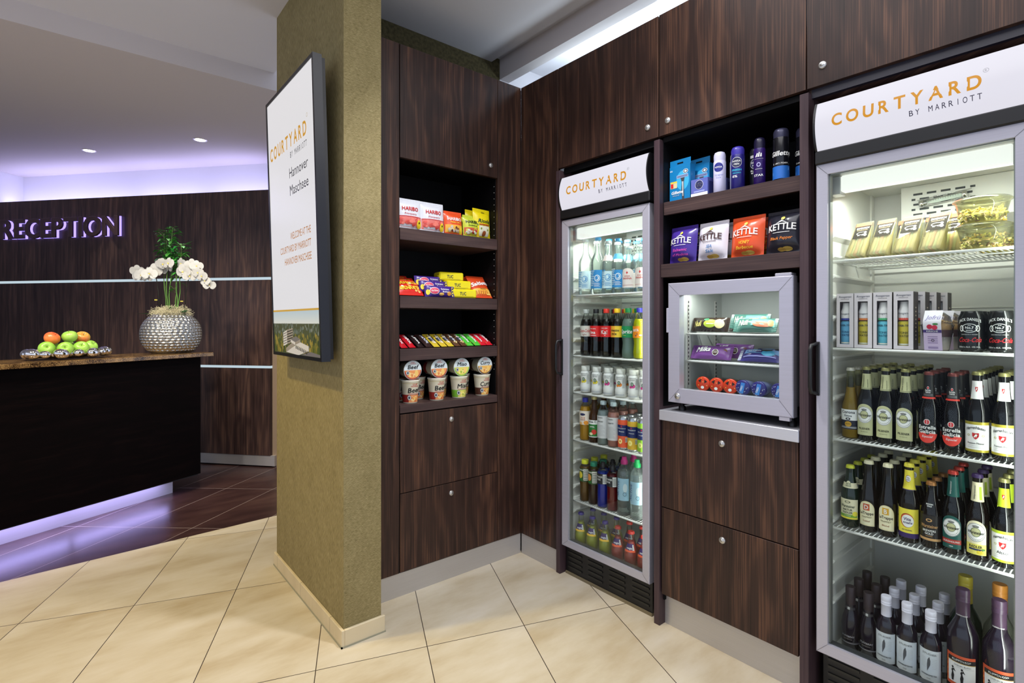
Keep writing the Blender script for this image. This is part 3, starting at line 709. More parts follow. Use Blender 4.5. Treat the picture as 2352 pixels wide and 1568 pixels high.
mb = MB(SX); mb.box(.14, .0501, Z0+.22, WW-.14, .066, Z1-.22, BLACK); mb.obj('wall_mount', t)
SCR = emis((228, 226, 228), .72, (26, 26, 28), .25, 'screen_white')
pn = MB(SX).box(bz, .003, Z0+bz, WW-bz, .02, Z1-bz, SCR).obj('display_panel', t, label='glowing white display page')
def SM(a, b, off): return SX((a, .003-off, b))
def E_(c, e=.5): return emis(c, .72, (14, 14, 14), .3, 'screen_ink')
mb = MB(SX); mp = lambda a, b, off: (a, .003-off, b)
s = 'COURTYARD'; wd = [.84, .98, .82, .78, .82, .88, .95, .78, .88]; x = .045; k = .50/(sum(wd)+.34*8)
for ch, q in zip(s, wd): ptext(mb, mp, ch, x+q*k/2, 1.992, .058, E_((206, 150, 40)), 3, w=q*k, bold=1.7, res=6); x += (q+.34)*k
s = 'BY MARRIOTT'; x = .335; dx = .215/11
for i, ch in enumerate(s):
    if ch != ' ': ptext(mb, mp, ch, x+dx*(i+.4), 1.945, .026, E_((40, 40, 46), .05), 3, w=dx*(.66 if ch != 'I' else .14), bold=.3)
pdisc(mb, mp, .556, 2.062, .008, .008, E_((180, 160, 110)), 3, 14, ri=.8)
ptext(mb, mp, 'Hannover', .435, 1.862, .045, E_((30, 30, 34), .05), 3, w=.235, bold=0)
ptext(mb, mp, 'Maschsee', .435, 1.788, .045, E_((30, 30, 34), .05), 3, w=.235, bold=0)
for i, (tx, w_) in enumerate((('WELCOME AT THE', .255), ('COURTYARD BY MARRIOTT', .405), ('HANNOVER MASCHSEE', .345))):
    ptext(mb, mp, tx, .562-w_/2, 1.602-i*.052, .031, E_((176, 112, 44), .25), 3, w=w_, bold=.2)
mb.obj('lettering', pn, label='gold and black lettering')
mb = MB(SX); a0, a1 = bz, WW-bz; zb = Z0+bz
prect(mb, mp, a0, 1.295, a1, 1.303, E_((206, 160, 62)), 3, 1, 1)
for i in range(8): prect(mb, mp, a0, 1.24+.0069*i, a1, 1.24+.0069*(i+1), E_((206-4*i+8, 208-2*i+6, 204), .45), 2, 1, 1)
prect(mb, mp, a0, zb, a1, 1.242, E_((66, 70, 42), .3), 2, 1, 1)
rr = random.Random(3)
for i in range(420):
    q = rr.random(); z = 1.242-(1-q)**.8*.135; x = a0+.012+rr.random()*(a1-a0-.024)
    if abs(x-.34) < .2 and z < 1.165 and rr.random() < .8: continue
    r = .004+.010*(1-q); c = rr.choice([(70, 80, 36), (98, 96, 40), (128, 112, 44), (44, 56, 32), (150, 128, 52)]) if q < .75 else rr.choice([(96, 104, 92), (120, 124, 112), (82, 92, 80)])
    z = min(1.238, max(zb+r*1.6, z)); pdisc(mb, mp, x, z, r, r*1.5, E_(c, .3), 3+(i % 3)*.3, 7)
WA, WB2, RF = E_((206, 196, 180), .4), E_((150, 136, 118), .3), E_((112, 104, 100), .3)
def poly(pts, m, l): ppoly(mb, mp, pts, m, l)
poly([(.16, 1.140), (.16, 1.20), (.215, 1.213), (.215, 1.150)], WA, 5); poly([(.215, 1.150), (.215, 1.213), (.30, 1.222), (.30, 1.165)], WB2, 5)
for j in range(5): poly([(.163, 1.148+j*.011), (.163, 1.152+j*.011), (.213, 1.160+j*.011), (.213, 1.156+j*.011)], RF, 6); poly([(.218, 1.158+j*.011), (.218, 1.162+j*.011), (.297, 1.172+j*.011), (.297, 1.168+j*.011)], K, 6)
poly([(.20, 1.115), (.33, 1.148), (.49, 1.128), (.37, 1.108)], WA, 7); poly([(.20, 1.112), (.20, 1.132), (.33, 1.172), (.33, 1.150)], WB2, 7); poly([(.33, 1.150), (.33, 1.172), (.50, 1.150), (.50, 1.128)], WA, 7)
poly([(.27, 1.172), (.34, 1.188), (.40, 1.176), (.33, 1.162)], RF, 8); poly([(.27, 1.160), (.27, 1.172), (.33, 1.162), (.33, 1.150)], WA, 8); poly([(.33, 1.150), (.33, 1.162), (.40, 1.176), (.40, 1.163)], WB2, 8)
poly([(.40, 1.110), (.52, 1.128), (a1, 1.120), (a1, 1.110)], RF, 6)
for j in range(8): prect(mb, mp, .338+j*.019, 1.134-j*.0025, .348+j*.019, 1.146-j*.0025, K, 9, 1, 1)
mb.obj('picture', pn, label='aerial picture of a pale building among trees')

# ============================================================ counter-top things
def dpt(px_, z, d):      # a point on the desk by horizontal bearing, d behind the desk front
    tt = (px_-1176)/FPX; r = FW+RT*tt; q = DP+DN*d-CAM; q.z = 0
    k = q.dot(DN)/r.dot(DN); P = CAM+r*k; return Vector((P.x, P.y, z))
TOPZ = 1.0182
# chrome bead bowl with fruit
bc = dpt(156, TOPZ, .19)
bw = thing('fruit_bowl', 'shiny chrome bowl rimmed with bead balls holding apples on the marble counter', 'bowl', bc, DA-.03)
rb = random.Random(5)
nb = 15
for i in range(nb):
    a = 2*pi*i/nb+.12; big = (i % 2 == 0); r = (.036 if big else .026)
    q = MB(); q.ell((0, 0, 0), (r*1.15, r*.95, r*.85), CHROME, 16, 10)
    o = q.obj('bead', bw); o.location = (.205*cos(a), .112*sin(a), .036+.002*(i % 3)); o.rotation_euler = (0, rb.uniform(-.2, .2), atan2(.112*cos(a), -.205*sin(a)))
mb = MB(); vs = []; fs = []; n = 28
for k, (r, z) in enumerate(((0.02, .005), (.45, .006), (.75, .014), (.95, .034), (.93, .038), (.72, .019), (.02, .011))):
    for i in range(n): a = 2*pi*i/n; vs.append((.20*r*cos(a), .108*r*sin(a), z))
for k in range(6):
    for i in range(n): fs.append((k*n+i, k*n+(i+1) % n, (k+1)*n+(i+1) % n, (k+1)*n+i))
mb.add(vs, fs, CHROME, True); mb.obj('dish', bw)
def apple_mat(name, a, b, dot):
    m, nt, bs = newmat(name, .3, .5); tc = N(nt, 'ShaderNodeTexCoord'); n = N(nt, 'ShaderNodeTexNoise', Scale=9., Detail=3.); nt.links.new(tc.outputs['Object'], n.inputs['Vector'])
    nt.links.new(ramp(nt, n.outputs[0], ((.35, a), (.65, b))), bs.inputs['Base Color']); return m
AG = apple_mat('green_apple_skin', (132, 186, 62), (168, 206, 92), 0); AR = apple_mat('red_apple_skin', (226, 84, 48), (238, 130, 60), 0); AO = apple_mat('ruddy_apple_skin', (196, 160, 60), (214, 110, 56), 0)
def apple(px_, z, d, m, tilt, label):
    p = bc+DD*px_+DN*d; t = thing('apple', label, 'apple', (p.x, p.y, TOPZ+z), group='apples in the chrome bowl'); t.rotation_euler = tilt
    mb = MB(); prof = []
    for i in range(15):
        a = -pi/2+pi*i/14; r = .037*cos(a)*(1+.06*sin(a)); zz = .033*sin(a); dent = .014*math.exp(-(r/.010)**2); zz += -dent if a > 0 else dent*.7; prof.append((zz*1.12, max(r*1.12, .0005)))
    mb.lathe(prof, m, 22, cap=False); mb.obj('flesh', t)
    MB().tube([(0, 0, .018), (.001, 0, .032), (.004, .001, .043)], .0013, mat((84, 62, 30), .7), 5).obj('stem', t)
for a in ((-.116, .070, -.01, AG, (1.2, .2, 0), 'green apple at the left end of the chrome bowl'), (-.038, .066, -.050, AG, (1.25, -.35, 0), 'green apple with its dark stem hollow facing front, in bowl'),
          (.052, .068, -.040, AG, (.9, .1, 0), 'green apple just right of the stem-hollow apple, front of bowl'), (.124, .072, .0, AG, (.5, .7, 0), 'green apple at the right end of the chrome bowl'),
          (-.060, .070, .055, AG, (.4, 0, 0), 'green apple half hidden at the back left of the bowl'), (.036, .070, .06, AG, (.4, 0, 1), 'green apple hidden at the back middle of the bowl'),
          (-.078, .130, .012, AR, (.3, .6, 0), 'orange-red apple on top of the pile at left'), (.008, .138, -.004, AG, (.2, -.2, 0), 'green apple crowning the middle of the fruit pile'),
          (.092, .130, .024, AO, (.7, .3, 0), 'yellow and red apple on top of the pile at right')):
    apple(*a)

# hammered silver pot with orchid
pc = dpt(394, TOPZ, .235)
PR = .198; PHt = .298
t = thing('potted_orchid', 'white orchid with tall leafy stems in a hammered silver ball pot on counter', 'plant', pc, 0)
mb = MB(); nu, nv = 260, 110; vs = []; fs = []
rows = 15
def potr(v):      # v 0..1 from foot to rim
    z = v*PHt; a = (z-.140)/.160; return PR*sqrt(max(0, 1-abs(a)**2.2*.80)) if 1 else 0
for j in range(nv+1):
    v = j/nv; z = v*PHt; R = potr(v)
    for i in range(nu):
        a = 2*pi*i/nu; row = v*rows; ri = math.floor(row); cells = 34
        u = a/(2*pi)*cells+(.5 if ri % 2 else 0)+.18*sin(ri*2.3+a*3); fu = u-math.floor(u)-.5; fv = row-ri-.5
        dd_ = sqrt((fu*1.05)**2+(fv*1.0)**2); dep = .0095*min(1, max(0, dd_/.5))**2.2
        if v < .02 or v > .985: dep = .003
        r = R-.007+dep; vs.append((r*cos(a), r*sin(a), z))
for j in range(nv):
    for i in range(nu): fs.append((j*nu+i, j*nu+(i+1) % nu, (j+1)*nu+(i+1) % nu, (j+1)*nu+i))
mb.add(vs, fs, mat((190, 190, 186), .24, .92, name='hammered_silver'), True)
rim = potr(1.)-.006
mb.lathe([(0, .001), (0, potr(0)-.004)], BLACK, 40, cap=False); mb.lathe([(PHt, rim), (PHt-.004, rim-.012), (PHt-.04, rim-.016), (PHt-.04, .001)], mat((60, 56, 50), .6), 40, cap=False)
mb.obj('pot', t, label='hammered silver ball pot')
rm = random.Random(11)
mb = MB(); MO = mat((214, 204, 168), .9, name='sisal')
for i in range(1300):
    a = rm.uniform(0, 2*pi); r = rim*1.10*sqrt(rm.random()); p = Vector((r*cos(a), r*sin(a), PHt-.012)); q = [tuple(p)]
    d = Vector((rm.uniform(-1, 1), rm.uniform(-1, 1), rm.uniform(.2, 1.6))).normalized()
    for k in range(7): p = p+d*.013; d = (d+Vector((rm.uniform(-1.2, 1.2), rm.uniform(-1.2, 1.2), rm.uniform(-1.1, .9)))).normalized(); q.append(tuple(p))
    mb.tube(q, .0009, MO, 3)
mb.obj('moss', t, label='pale curly sisal moss').__setitem__('kind', 'stuff')
GS = mat((92, 136, 56), .5); GL = mat((66, 150, 56), .4); GD = mat((34, 116, 44), .3); ST = mat((34, 32, 22), .5)
def leafgeo(mb, base, dirv, L, Wd, m, curl=.3, n=6, up=Vector((0, 0, 1))):
    d = dirv.normalized(); sd = d.cross(up); sd = sd.normalized() if sd.length > .01 else Vector((1, 0, 0)); nn = sd.cross(d)
    vs = []; fs = []
    for i in range(n+1):
        f = i/n; c = base+d*(L*f)-nn*0+up*(-curl*L*f*f); w = Wd*sin(pi*min(.97, f*.92+.06))**.8
        vs += [tuple(c-sd*w), tuple(c+up*(-w*.3)), tuple(c+sd*w)]
    for i in range(n): b = 3*i; fs += [(b, b+1, b+4, b+3), (b+1, b+2, b+5, b+4)]
    mb.add(vs, fs, m, True)
# camera-right direction at the plant
PRt = RT
def off(r, u, f=0.): return PRt*r+Vector((0, 0, u))+FW*f
def offf(r, u, f=0.): return off(r*(.88 if r < 0 else 1.12), u+.062*min(1, max(0, (u-.3)/.1)), f)
# tall leafy stems
for k, (r0, r1, h, lc) in enumerate(((-.055, -.062, .62, 20), (-.028, -.030, .64, 14), (-.012, .010, .66, 22), (.03, .02, .50, 12), (.055, .075, .54, 22), (.04, .045, .42, 8))):
    mb = MB(); pts = [tuple(off(r0+(r1-r0)*i/9+.006*sin(i*1.3+k), PHt-.02+h*i/9, .012*cos(k*2.1)+.004*sin(i+k))) for i in range(10)]
    mb.tube(pts, [.0042-.0028*i/9 for i in range(10)], GS, 6); st = mb.obj('bamboo_stem', t)
    mb = MB()
    for i in range(lc*3):
        f = rm.uniform(.58 if k != 5 else .35, 1.0); j = min(8, int(f*9)); q = Vector(pts[j]).lerp(Vector(pts[j+1]), f*9-j)
        a = rm.uniform(0, 2*pi); d = Vector((cos(a), sin(a), rm.uniform(-.3, .9)))
        q2 = q+d.normalized()*rm.uniform(.006, .05); mb.tube([tuple(q), tuple(q2)], .0007, GS, 3)
        leafgeo(mb, q2, d, rm.uniform(.024, .044), rm.uniform(.009, .014), rm.choice((GL, GD, mat((76, 150, 60), .4))), rm.uniform(.2, .8), 4)
    mb.obj('leaves', st, label='small green leaves')
# broad orchid leaves
for r, d, L, Wd in ((-.01, off(.55, .9, -.6), .13, .036), (.045, off(.9, .7, -.3), .12, .034), (-.10, off(-1., .35, -.1), .16, .013), (.0, off(.3, .9, -.2), .10, .034)):
    mb = MB(); leafgeo(mb, off(r, PHt-.02), d, L, Wd, GD, .25, 8); mb.obj('leaf', t)
# orchid sprays
PW = mat((204, 202, 196), .6, name='orchid_petal'); PY = mat((222, 196, 90), .5)
def flower(parent, c, s, face):
    fz = face.normalized(); ux = fz.cross(Vector((0, 0, 1))).normalized(); uy = ux.cross(fz)
    mb = MB()
    for a, L, w in ((90, 1., .42), (210, .95, .40), (330, .95, .40), (10, 1.05, .62), (170, 1.05, .62)):
        d = ux*cos(rad(a))+uy*sin(rad(a)); e = ux*-sin(rad(a))+uy*cos(rad(a)); vs = [tuple(c)]; fs = []; n = 8
        n = 14; k = .56*L*s; o = c+d*k
        vs = [tuple(o+fz*.02*s)]
        for i in range(n): g_ = 2*pi*i/n; vs.append(tuple(o+d*(cos(g_)*k*.95)+e*(sin(g_)*w*s*(1.05+.1*cos(g_)))-fz*(.10*s*cos(g_)**2-.04*s)))
        for i in range(n): fs.append((0, 1+i, 1+(i+1) % n))
        mb.add(vs, fs, PW, True)
    mb.ell(c+fz*.12*s, (.13*s, .13*s, .16*s), PY, 8, 5); mb.ell(c+fz*.18*s-uy*.22*s, (.12*s, .10*s, .2*s), PW, 8, 5)
    return mb.obj('flower', parent, label='white orchid flower')
def spray(stem, flowers):
    mb = MB(); mb.tube([tuple(offf(*q)) for q in stem], .0032, ST, 6); s = mb.obj('flower_stem', t, label='dark curved orchid stem')
    for r, u, f, sz in flowers: flower(s, offf(r, u, f), sz*1.08, -FW+PRt*rm.uniform(-.5, .5)+Vector((0, 0, rm.uniform(-.35, .15))))
spray([(-.085, PHt-.02, -.02), (-.098, .40, -.02), (-.108, .50, -.03), (-.10, .535, -.05), (-.14, .555, -.06), (-.22, .53, -.05), (-.255, .50, -.04)],
      [(-.245, .545, -.06, .040), (-.222, .505, -.08, .040), (-.185, .510, -.09, .044), (-.150, .500, -.08, .040), (-.120, .520, -.09, .044), (-.095, .545, -.06, .040), (-.16, .535, -.05, .036)])
spray([(-.03, PHt-.02, 0), (-.034, .42, 0), (-.03, .56, 0), (-.06, .60, -.02), (-.03, .62, -.04), (.02, .605, -.05)],
      [(-.085, .572, -.04, .040), (-.055, .592, -.06, .040), (-.02, .595, -.07, .040), (.02, .600, -.07, .040), (-.065, .555, -.03, .034), (.0, .572, -.04, .036)])
spray([(.085, PHt-.02, 0), (.105, .40, -.01), (.135, .52, -.03), (.145, .57, -.05), (.19, .60, -.06), (.24, .55, -.06), (.285, .46, -.05)],
      [(.100, .598, -.06, .040), (.128, .535, -.09, .046), (.150, .560, -.08, .046), (.165, .505, -.08, .040), (.175, .590, -.07, .040), (.205, .580, -.07, .038), (.150, .580, -.03, .036),
       (.220, .530, -.08, .038), (.245, .505, -.08, .038), (.262, .470, -.07, .036), (.285, .440, -.06, .036)])
mb = MB()
for r, u in ((-.098, .395), (.095, .385)): mb.box(*(tuple(off(r, u, -.03)-Vector((.009, .004, .004)))+tuple(off(r, u, -.03)+Vector((.009, .004, .004)))), mat((190, 180, 70), .5))
mb.obj('stem_clip', t, label='small yellow clips on the orchid stems')
# ============================================================ goods
PROTO = {}; KIND = {}; LIFT = {}; LAST = [0]
SLIM = dict(corona=.88, wp=.86, estrella=.87, herrenp=.87, natur=.84, trapd=.84, trapb=.84, vita=.86, brew=.84, alko=.85, radler=.85, alster=.86, secco=.81, wine=.85, klip=.96, teay=.96, teag=.96, vitp=.95, vitc=.95, hohes=.96, cano=.97, cany=.97, cang=.97, tuc=.98)
def kind(f): KIND[f.__name__] = f; return f
def put(k, wall, u, d, z, label, cat, group=None, rz=0., rx=0., ry=0., at=None):
    if k in PROTO: r = dup(PROTO[k])
    else: LAST[0] = 0; r = KIND[k](); PROTO[k] = r; LIFT[k] = LAST[0]
    z += LIFT[k]*.10*abs(sin(rx))
    if wall == 'R' and u < .85: rz += .30
    base = -pi/2 if wall == 'R' else 0.
    M = Matrix.Rotation(base+rz, 3, 'Z') @ Matrix.Rotation(rx, 3, 'X') @ Matrix.Rotation(ry, 3, 'Y')
    sc = SLIM.get(k, 1.); r.scale = (sc, sc, 1)
    r.location = (XR if wall == 'R' else XL)((u, d, z)); r.rotation_euler = M.to_euler()
    for q in ('group',):
        if q in r: del r[q]
    return tag(r, label, cat, group)
ORD = ['frontmost', 'second from front', 'third from front', 'fourth from front', 'fifth from front', 'sixth from front']
jr = random.Random(21)
def column(k, wall, u, d0, z, n, step, desc, where, cat, group, rz=0., skip=0, jit=.0015, turn=.12):
    for i in range(skip, n):
        put(k, wall, u+(jr.uniform(-jit, jit) if i else 0), d0+step*i, z, '%s, %s, %s' % (desc, where, ORD[i]), cat, group, rz=rz+(jr.uniform(-turn, turn) if i else 0))

# ---- materials of containers
G_CLEAR = glass('clear_glass', (.97, .985, .98), .8); G_WATER = glass('water_bottle', (.965, .985, .975), .8, dens=.03)
DK_BR = mat((14, 8, 7), .10, spec=.45, name='dark_brown_glass'); DK_GR = mat((8, 30, 16), .10, spec=.6, name='dark_green_glass'); DK_BK = mat((7, 7, 9), .10, spec=.45, name='black_glass')
DK_VI = mat((26, 16, 30), .14, spec=.6, name='violet_black_glass')
def liq(c, r=.12): return mat(c, r, spec=.5, name='liquid')

def bottle(name, prof, body, cap=None, liquid=None, labels=(), n=24, bodylabel=None):
    t = thing(name, None, None); mb = MB(); mb.lathe(prof, body, n); mb.obj('bottle_body', t, **({'label': bodylabel} if bodylabel else {}))
    if liquid:
        m, lv = liquid; pr = [(max(.003, z), max(.001, r-.0016)) for z, r in prof if z < lv]; mp = cyl(prof)
        r = -mp(0, lv, 0)[1]-.0016; pr.append((lv, max(.001, r))); mb = MB(); mb.lathe(pr, m, n); mb.obj('liquid', t)
    if cap:
        z0, z1, r, m, st = cap; mb = MB()
        if st == 'crown':
            mb.lathe([(z0, r*1.12), (z0+.002, r*1.1), (z1-.002, r), (z1, r*.85)], m, 21)
        elif st == 'sport':
            mb.lathe([(z0, r), (z0+(z1-z0)*.45, r), (z0+(z1-z0)*.55, r*.75), (z1-.003, r*.7), (z1, r*.55)], m, 20)
        elif st == 'stelvin':
            h = z1-z0; mb.lathe([(z0, r), (z0+h*.55, r*.985), (z0+h*.56, r*1.03), (z0+h*.60, r*1.03), (z0+h*.61, r*.97), (z0+h*.66, r*1.03), (z0+h*.72, r*1.03), (z0+h*.73, r*.98), (z0+h*.78, r*1.03), (z1-.003, r*1.03), (z1, r*.93)], m, 24)
        else: mb.lathe([(z0, r), (z1-.001, r), (z1, r*.94)], m, 24)
        mb.obj('cap', t)
    mp = cyl(prof)
    for L in labels:
        mb = MB(); fn = L.get('fn'); m = L.get('m')
        rm = max(r for z, r in prof); 
        if m: prect(mb, mp, -rm*L['ha'], L['z0'], rm*L['ha'], L['z1'], m, 1)
        if fn: fn(mb, mp)
        mb.obj(L.get('name', 'label'), t)
    return t
def LN(h=.236, r=.0305, sh=.118, nk=.0138):
    return [(0, r-.004), (.004, r-.0004), (sh, r), (sh+.014, r-.0020), (sh+.030, r*.76), (sh+.046, r*.56), (h-.040, nk), (h-.014, nk-.001), (h-.008, nk+.0006), (h-.003, nk-.001)]
KH = C(196, 196, 148); GRN = C(70, 92, 48); BLU = C(26, 40, 96); DGR = C(10, 66, 50); CR = C(236, 228, 190); YL = C(238, 222, 70); VIO = C(52, 30, 96); LIME = C(176, 200, 40)
CAPG = mat((150, 146, 92), .35, .6); CAPK = mat((24, 22, 20), .35, .4)
def roundel(mb, mp, z, rr, inner=GRN, ring=W_, txt='Warsteiner'):
    pdisc(mb, mp, 0, z, rr, rr, ring, 2, 28); pdisc(mb, mp, 0, z, rr*.97, rr*.97, K, 2.6, 28, ri=.965); pdisc(mb, mp, 0, z+rr*.03, rr*.5, rr*.5, KH if inner == GRN else inner, 2.6, 20); pdisc(mb, mp, 0, z+rr*.03, rr*.5, rr*.5, GRN, 3, 20, ri=.9)
    for i in range(5): pdisc(mb, mp, (i-2)*rr*.13, z+rr*(.70-.03*abs(i-2)), rr*.07, rr*.09, K, 3, 8, ri=.5)
    prect(mb, mp, -rr*.3, z+rr*.54, rr*.3, z+rr*.59, K, 3)
    ptext(mb, mp, txt, 0, z-rr*.17, rr*.34, K, 4, w=rr*1.72, bold=1)
    for i in range(13): a = rad(205+130*i/12); prect(mb, mp, rr*.79*cos(a)-rr*.03, z+rr*.79*sin(a)-rr*.04, rr*.79*cos(a)+rr*.03, z+rr*.79*sin(a)+rr*.04, C(90, 90, 84), 3, 1, 1)
def arch(mb, mp, x, z0, z1, m, lay=1):
    rw = x; pdisc(mb, mp, 0, z1-rw*1.02, rw, rw*1.02, m, lay, 28); prect(mb, mp, -rw, z0, rw, z1-rw, m, lay)
@kind
def wp():
    def a(mb, mp): arch(mb, mp, .0285, .018, .118, KH); roundel(mb, mp, .083, .0262); ptext(mb, mp, 'PILSENER', 0, .036, .0065, K, 3, w=.036); ptext(mb, mp, 'SEIT MDCCLIII', 0, .028, .0025, K, 3, w=.022, bold=0)
    def b(mb, mp): ptext(mb, mp, 'Warsteiner', -.0085, .190, .009, K, 3, w=.040, rot=pi/2); ptext(mb, mp, 'PILSENER', .016, .184, .004, K, 3, w=.026, rot=pi/2); prect(mb, mp, -.04, .1665, .04, .1675, K, 2)
    return bottle('beer_bottle', LN(), DK_BK, (.226, .236, .0136, CAPG, 'crown'), labels=[dict(fn=a, name='label'), dict(z0=.164, z1=.214, ha=1.7, m=KH, fn=b, name='neck_label')])
@kind
def estrella():
    def a(mb, mp):
        pdisc(mb, mp, 0, .055, .030, .033, C(12, 12, 14), 1, 28); pdisc(mb, mp, 0, .055, .030, .033, C(222, 62, 50), 2, 24, a0=rad(190), a1=rad(350)); ppoly(mb, mp, [(-.0295, .049), (.0295, .049), (.026, .038), (-.026, .038)], C(222, 62, 50), 2.4)
        pdisc(mb, mp, 0, .084, .0105, .0105, C(12, 12, 14), 3, 18); pdisc(mb, mp, 0, .084, .0085, .0085, W_, 3.5, 18); pdisc(mb, mp, 0, .084, .0072, .0072, C(196, 40, 44), 4, 18)
        for i in range(6): a_ = i*pi/6; prect(mb, mp, -.0006, .078, .0006, .090, W_, 4.6, 1, 1) if i == 0 else None
        prect(mb, mp, -.006, .0834, .006, .0846, W_, 4.6, 1, 1)
        ptext(mb, mp, 'Estrella', 0, .0635, .0105, W_, 4, w=.050, bold=1.4); ptext(mb, mp, 'Galicia', 0, .0505, .0105, W_, 4, w=.048, bold=1.4); ptext(mb, mp, 'Especial', 0, .038, .0065, W_, 4, w=.028, bold=.5, slant=.3)
    def b(mb, mp):
        prect(mb, mp, -.04, .152, .04, .157, C(218, 58, 44), 2); pdisc(mb, mp, 0, .184, .006, .0045, W_, 3, 12); pdisc(mb, mp, 0, .184, .005, .0036, C(196, 40, 44), 3.5, 12)
        ptext(mb, mp, 'Estrella', 0, .1745, .005, W_, 3, w=.030); ptext(mb, mp, 'Galicia', 0, .169, .005, W_, 3, w=.026)
        for j in range(3): prect(mb, mp, -.024, .1605+j*.0024, .024, .1612+j*.0024, C(150, 150, 150), 3)
    return bottle('beer_bottle', LN(.232, .0305, .112, .0142), DK_BK, (.222, .232, .0136, mat((120, 60, 56), .35, .5), 'crown'), labels=[dict(fn=a), dict(z0=.157, z1=.226, ha=3.14, m=C(14, 12, 14), fn=b, name='neck_label')])
def shield(mb, mp, x, z, s, lay=4):
    ppoly(mb, mp, [(x-s*.5, z+s*.5), (x, z+s*.42), (x+s*.5, z+s*.5), (x+s*.48, z-s*.05), (x+s*.25, z-s*.4), (x, z-s*.6), (x-s*.25, z-s*.4), (x-s*.48, z-s*.05)], C(186, 34, 36), lay)
    ppoly(mb, mp, [(x-s*.28, z-s*.2), (x-s*.1, z+s*.1), (x+s*.05, z+s*.3), (x+s*.3, z+s*.15), (x+s*.15, z), (x+s*.1, z-s*.3), (x, z-s*.05), (x-s*.12, z-s*.3)], W_, lay+.6)
def herren(neck, band, sub, name2):
    def a(mb, mp):
        prect(mb, mp, -.0305*1.35, .0155, .0305*1.35, .022, band, 2); prect(mb, mp, -.0305*1.35, .092, .0305*1.35, .1, band, 2)
        ptext(mb, mp, 'Herrenhäuser', 0, .074, .0088, K, 3, w=.052, bold=1.2, arch=.006); shield(mb, mp, 0, .061, .017)
        for s in (-1, 1): pdisc(mb, mp, s*.019, .062, .004, .003, C(190, 180, 120), 3, 12, ri=.6)
        ptext(mb, mp, sub, 0, .0375, .0055 if len(sub) > 8 else .0085, K, 3, w=.044 if len(sub) > 8 else .030, bold=.8); prect(mb, mp, -.02, .033, .02, .0335, C(120, 120, 120), 3); prect(mb, mp, -.022, .028, .022, .0286, C(120, 120, 120), 3)
    def b(mb, mp): shield(mb, mp, 0, .191, .013); ppoly(mb, mp, [(-.028, .1605), (.028, .167), (.028, .171), (-.028, .165)], band, 3)
    return bottle(name2, LN(.240, .0305, .118), DK_BK, (.230, .240, .0138, CAPG, 'crown'), labels=[dict(z0=.0155, z1=.1, ha=1.35, m=W_, fn=a), dict(z0=.163, z1=.214, ha=1.15, m=neck, fn=b, name='neck_label')])
@kind
def herrenp(): return herren(W_, mat((186, 172, 60), .3, .4), 'Premium Pilsener', 'beer_bottle')
@kind
def alster(): return herren(C(178, 200, 40), C(176, 198, 44), 'Alster', 'beer_bottle')
@kind
def corona():
    def a(mb, mp):
        prect(mb, mp, -.036, .030, .036, .059, C(22, 24, 44), 2); ptext(mb, mp, 'Corona', 0, .0815, .0098, C(18, 22, 40), 3, w=.044, bold=1.2); ptext(mb, mp, 'Extra', 0, .071, .0065, C(18, 22, 40), 3, w=.024); pdisc(mb, mp, 0, .064, .008, .004, K, 3, 12, ri=.5)
        pdisc(mb, mp, 0, .047, .011, .009, C(196, 150, 40), 3, 18); ptext(mb, mp, 'CERVEZA', 0, .046, .003, K, 4, w=.017); prect(mb, mp, -.028, .034, .028, .0352, W_, 3); prect(mb, mp, -.028, .0375, .028, .0383, W_, 3)
    pr = [(0, .026), (.004, .0296), (.095, .030), (.108, .0288), (.122, .024), (.150, .0175), (.19, .0145), (.216, .0128), (.222, .0138), (.228, .0128)]
    return bottle('beer_bottle', pr, glass('corona_glass', (.93, .93, .80), .9), (.220, .230, .0135, mat((200, 196, 180), .35, .4), 'crown'), (glass('pale_beer', (.95, .80, .30), .5, dens=.45), .165), [dict(z0=.030, z1=.094, ha=1.25, m=W_, fn=a)])
@kind
def natur():
    def a(mb, mp):
        ptext(mb, mp, 'Warsteiner', 0, .065, .009, C(30, 60, 40), 3, w=.050, bold=1.2); ptext(mb, mp, 'NATUR', 0, .0545, .0068, C(24, 50, 30), 3, w=.032, bold=1.4); ptext(mb, mp, 'RADLER', 0, .0455, .0068, C(24, 50, 30), 3, w=.034, bold=1.4)
        prect(mb, mp, -.034, .034, .034, .0425, C(120, 170, 50), 2); ptext(mb, mp, 'ZITRONE', 0, .036, .004, W_, 3, w=.022); prect(mb, mp, -.036, .028, .036, .034, YL, 2); pdisc(mb, mp, .026, .046, .010, .008, YL, 2.5, 14); pdisc(mb, mp, 0, .083, .01, .004, C(120, 120, 90), 3, 12, ri=.6)
    def b(mb, mp): pdisc(mb, mp, 0, .144, .010, .006, CR, 2, 14); ptext(mb, mp, 'NATUR', 0, .1385, .0055, C(24, 70, 30), 3, w=.024); ptext(mb, mp, 'RADLER', 0, .132, .0055, C(24, 70, 30), 3, w=.026)
    pr = [(0, .026), (.004, .0308), (.104, .0312), (.118, .028), (.14, .0215), (.165, .0155), (.182, .0138), (.190, .0142), (.196, .013)]
    return bottle('beer_bottle', pr, DK_GR, (.190, .200, .0140, C(206, 210, 60), 'crown'), labels=[dict(z0=.028, z1=.092, ha=1.2, m=CR, fn=a), dict(z0=.127, z1=.144, ha=1.9, m=CR, fn=b, name='neck_label')])
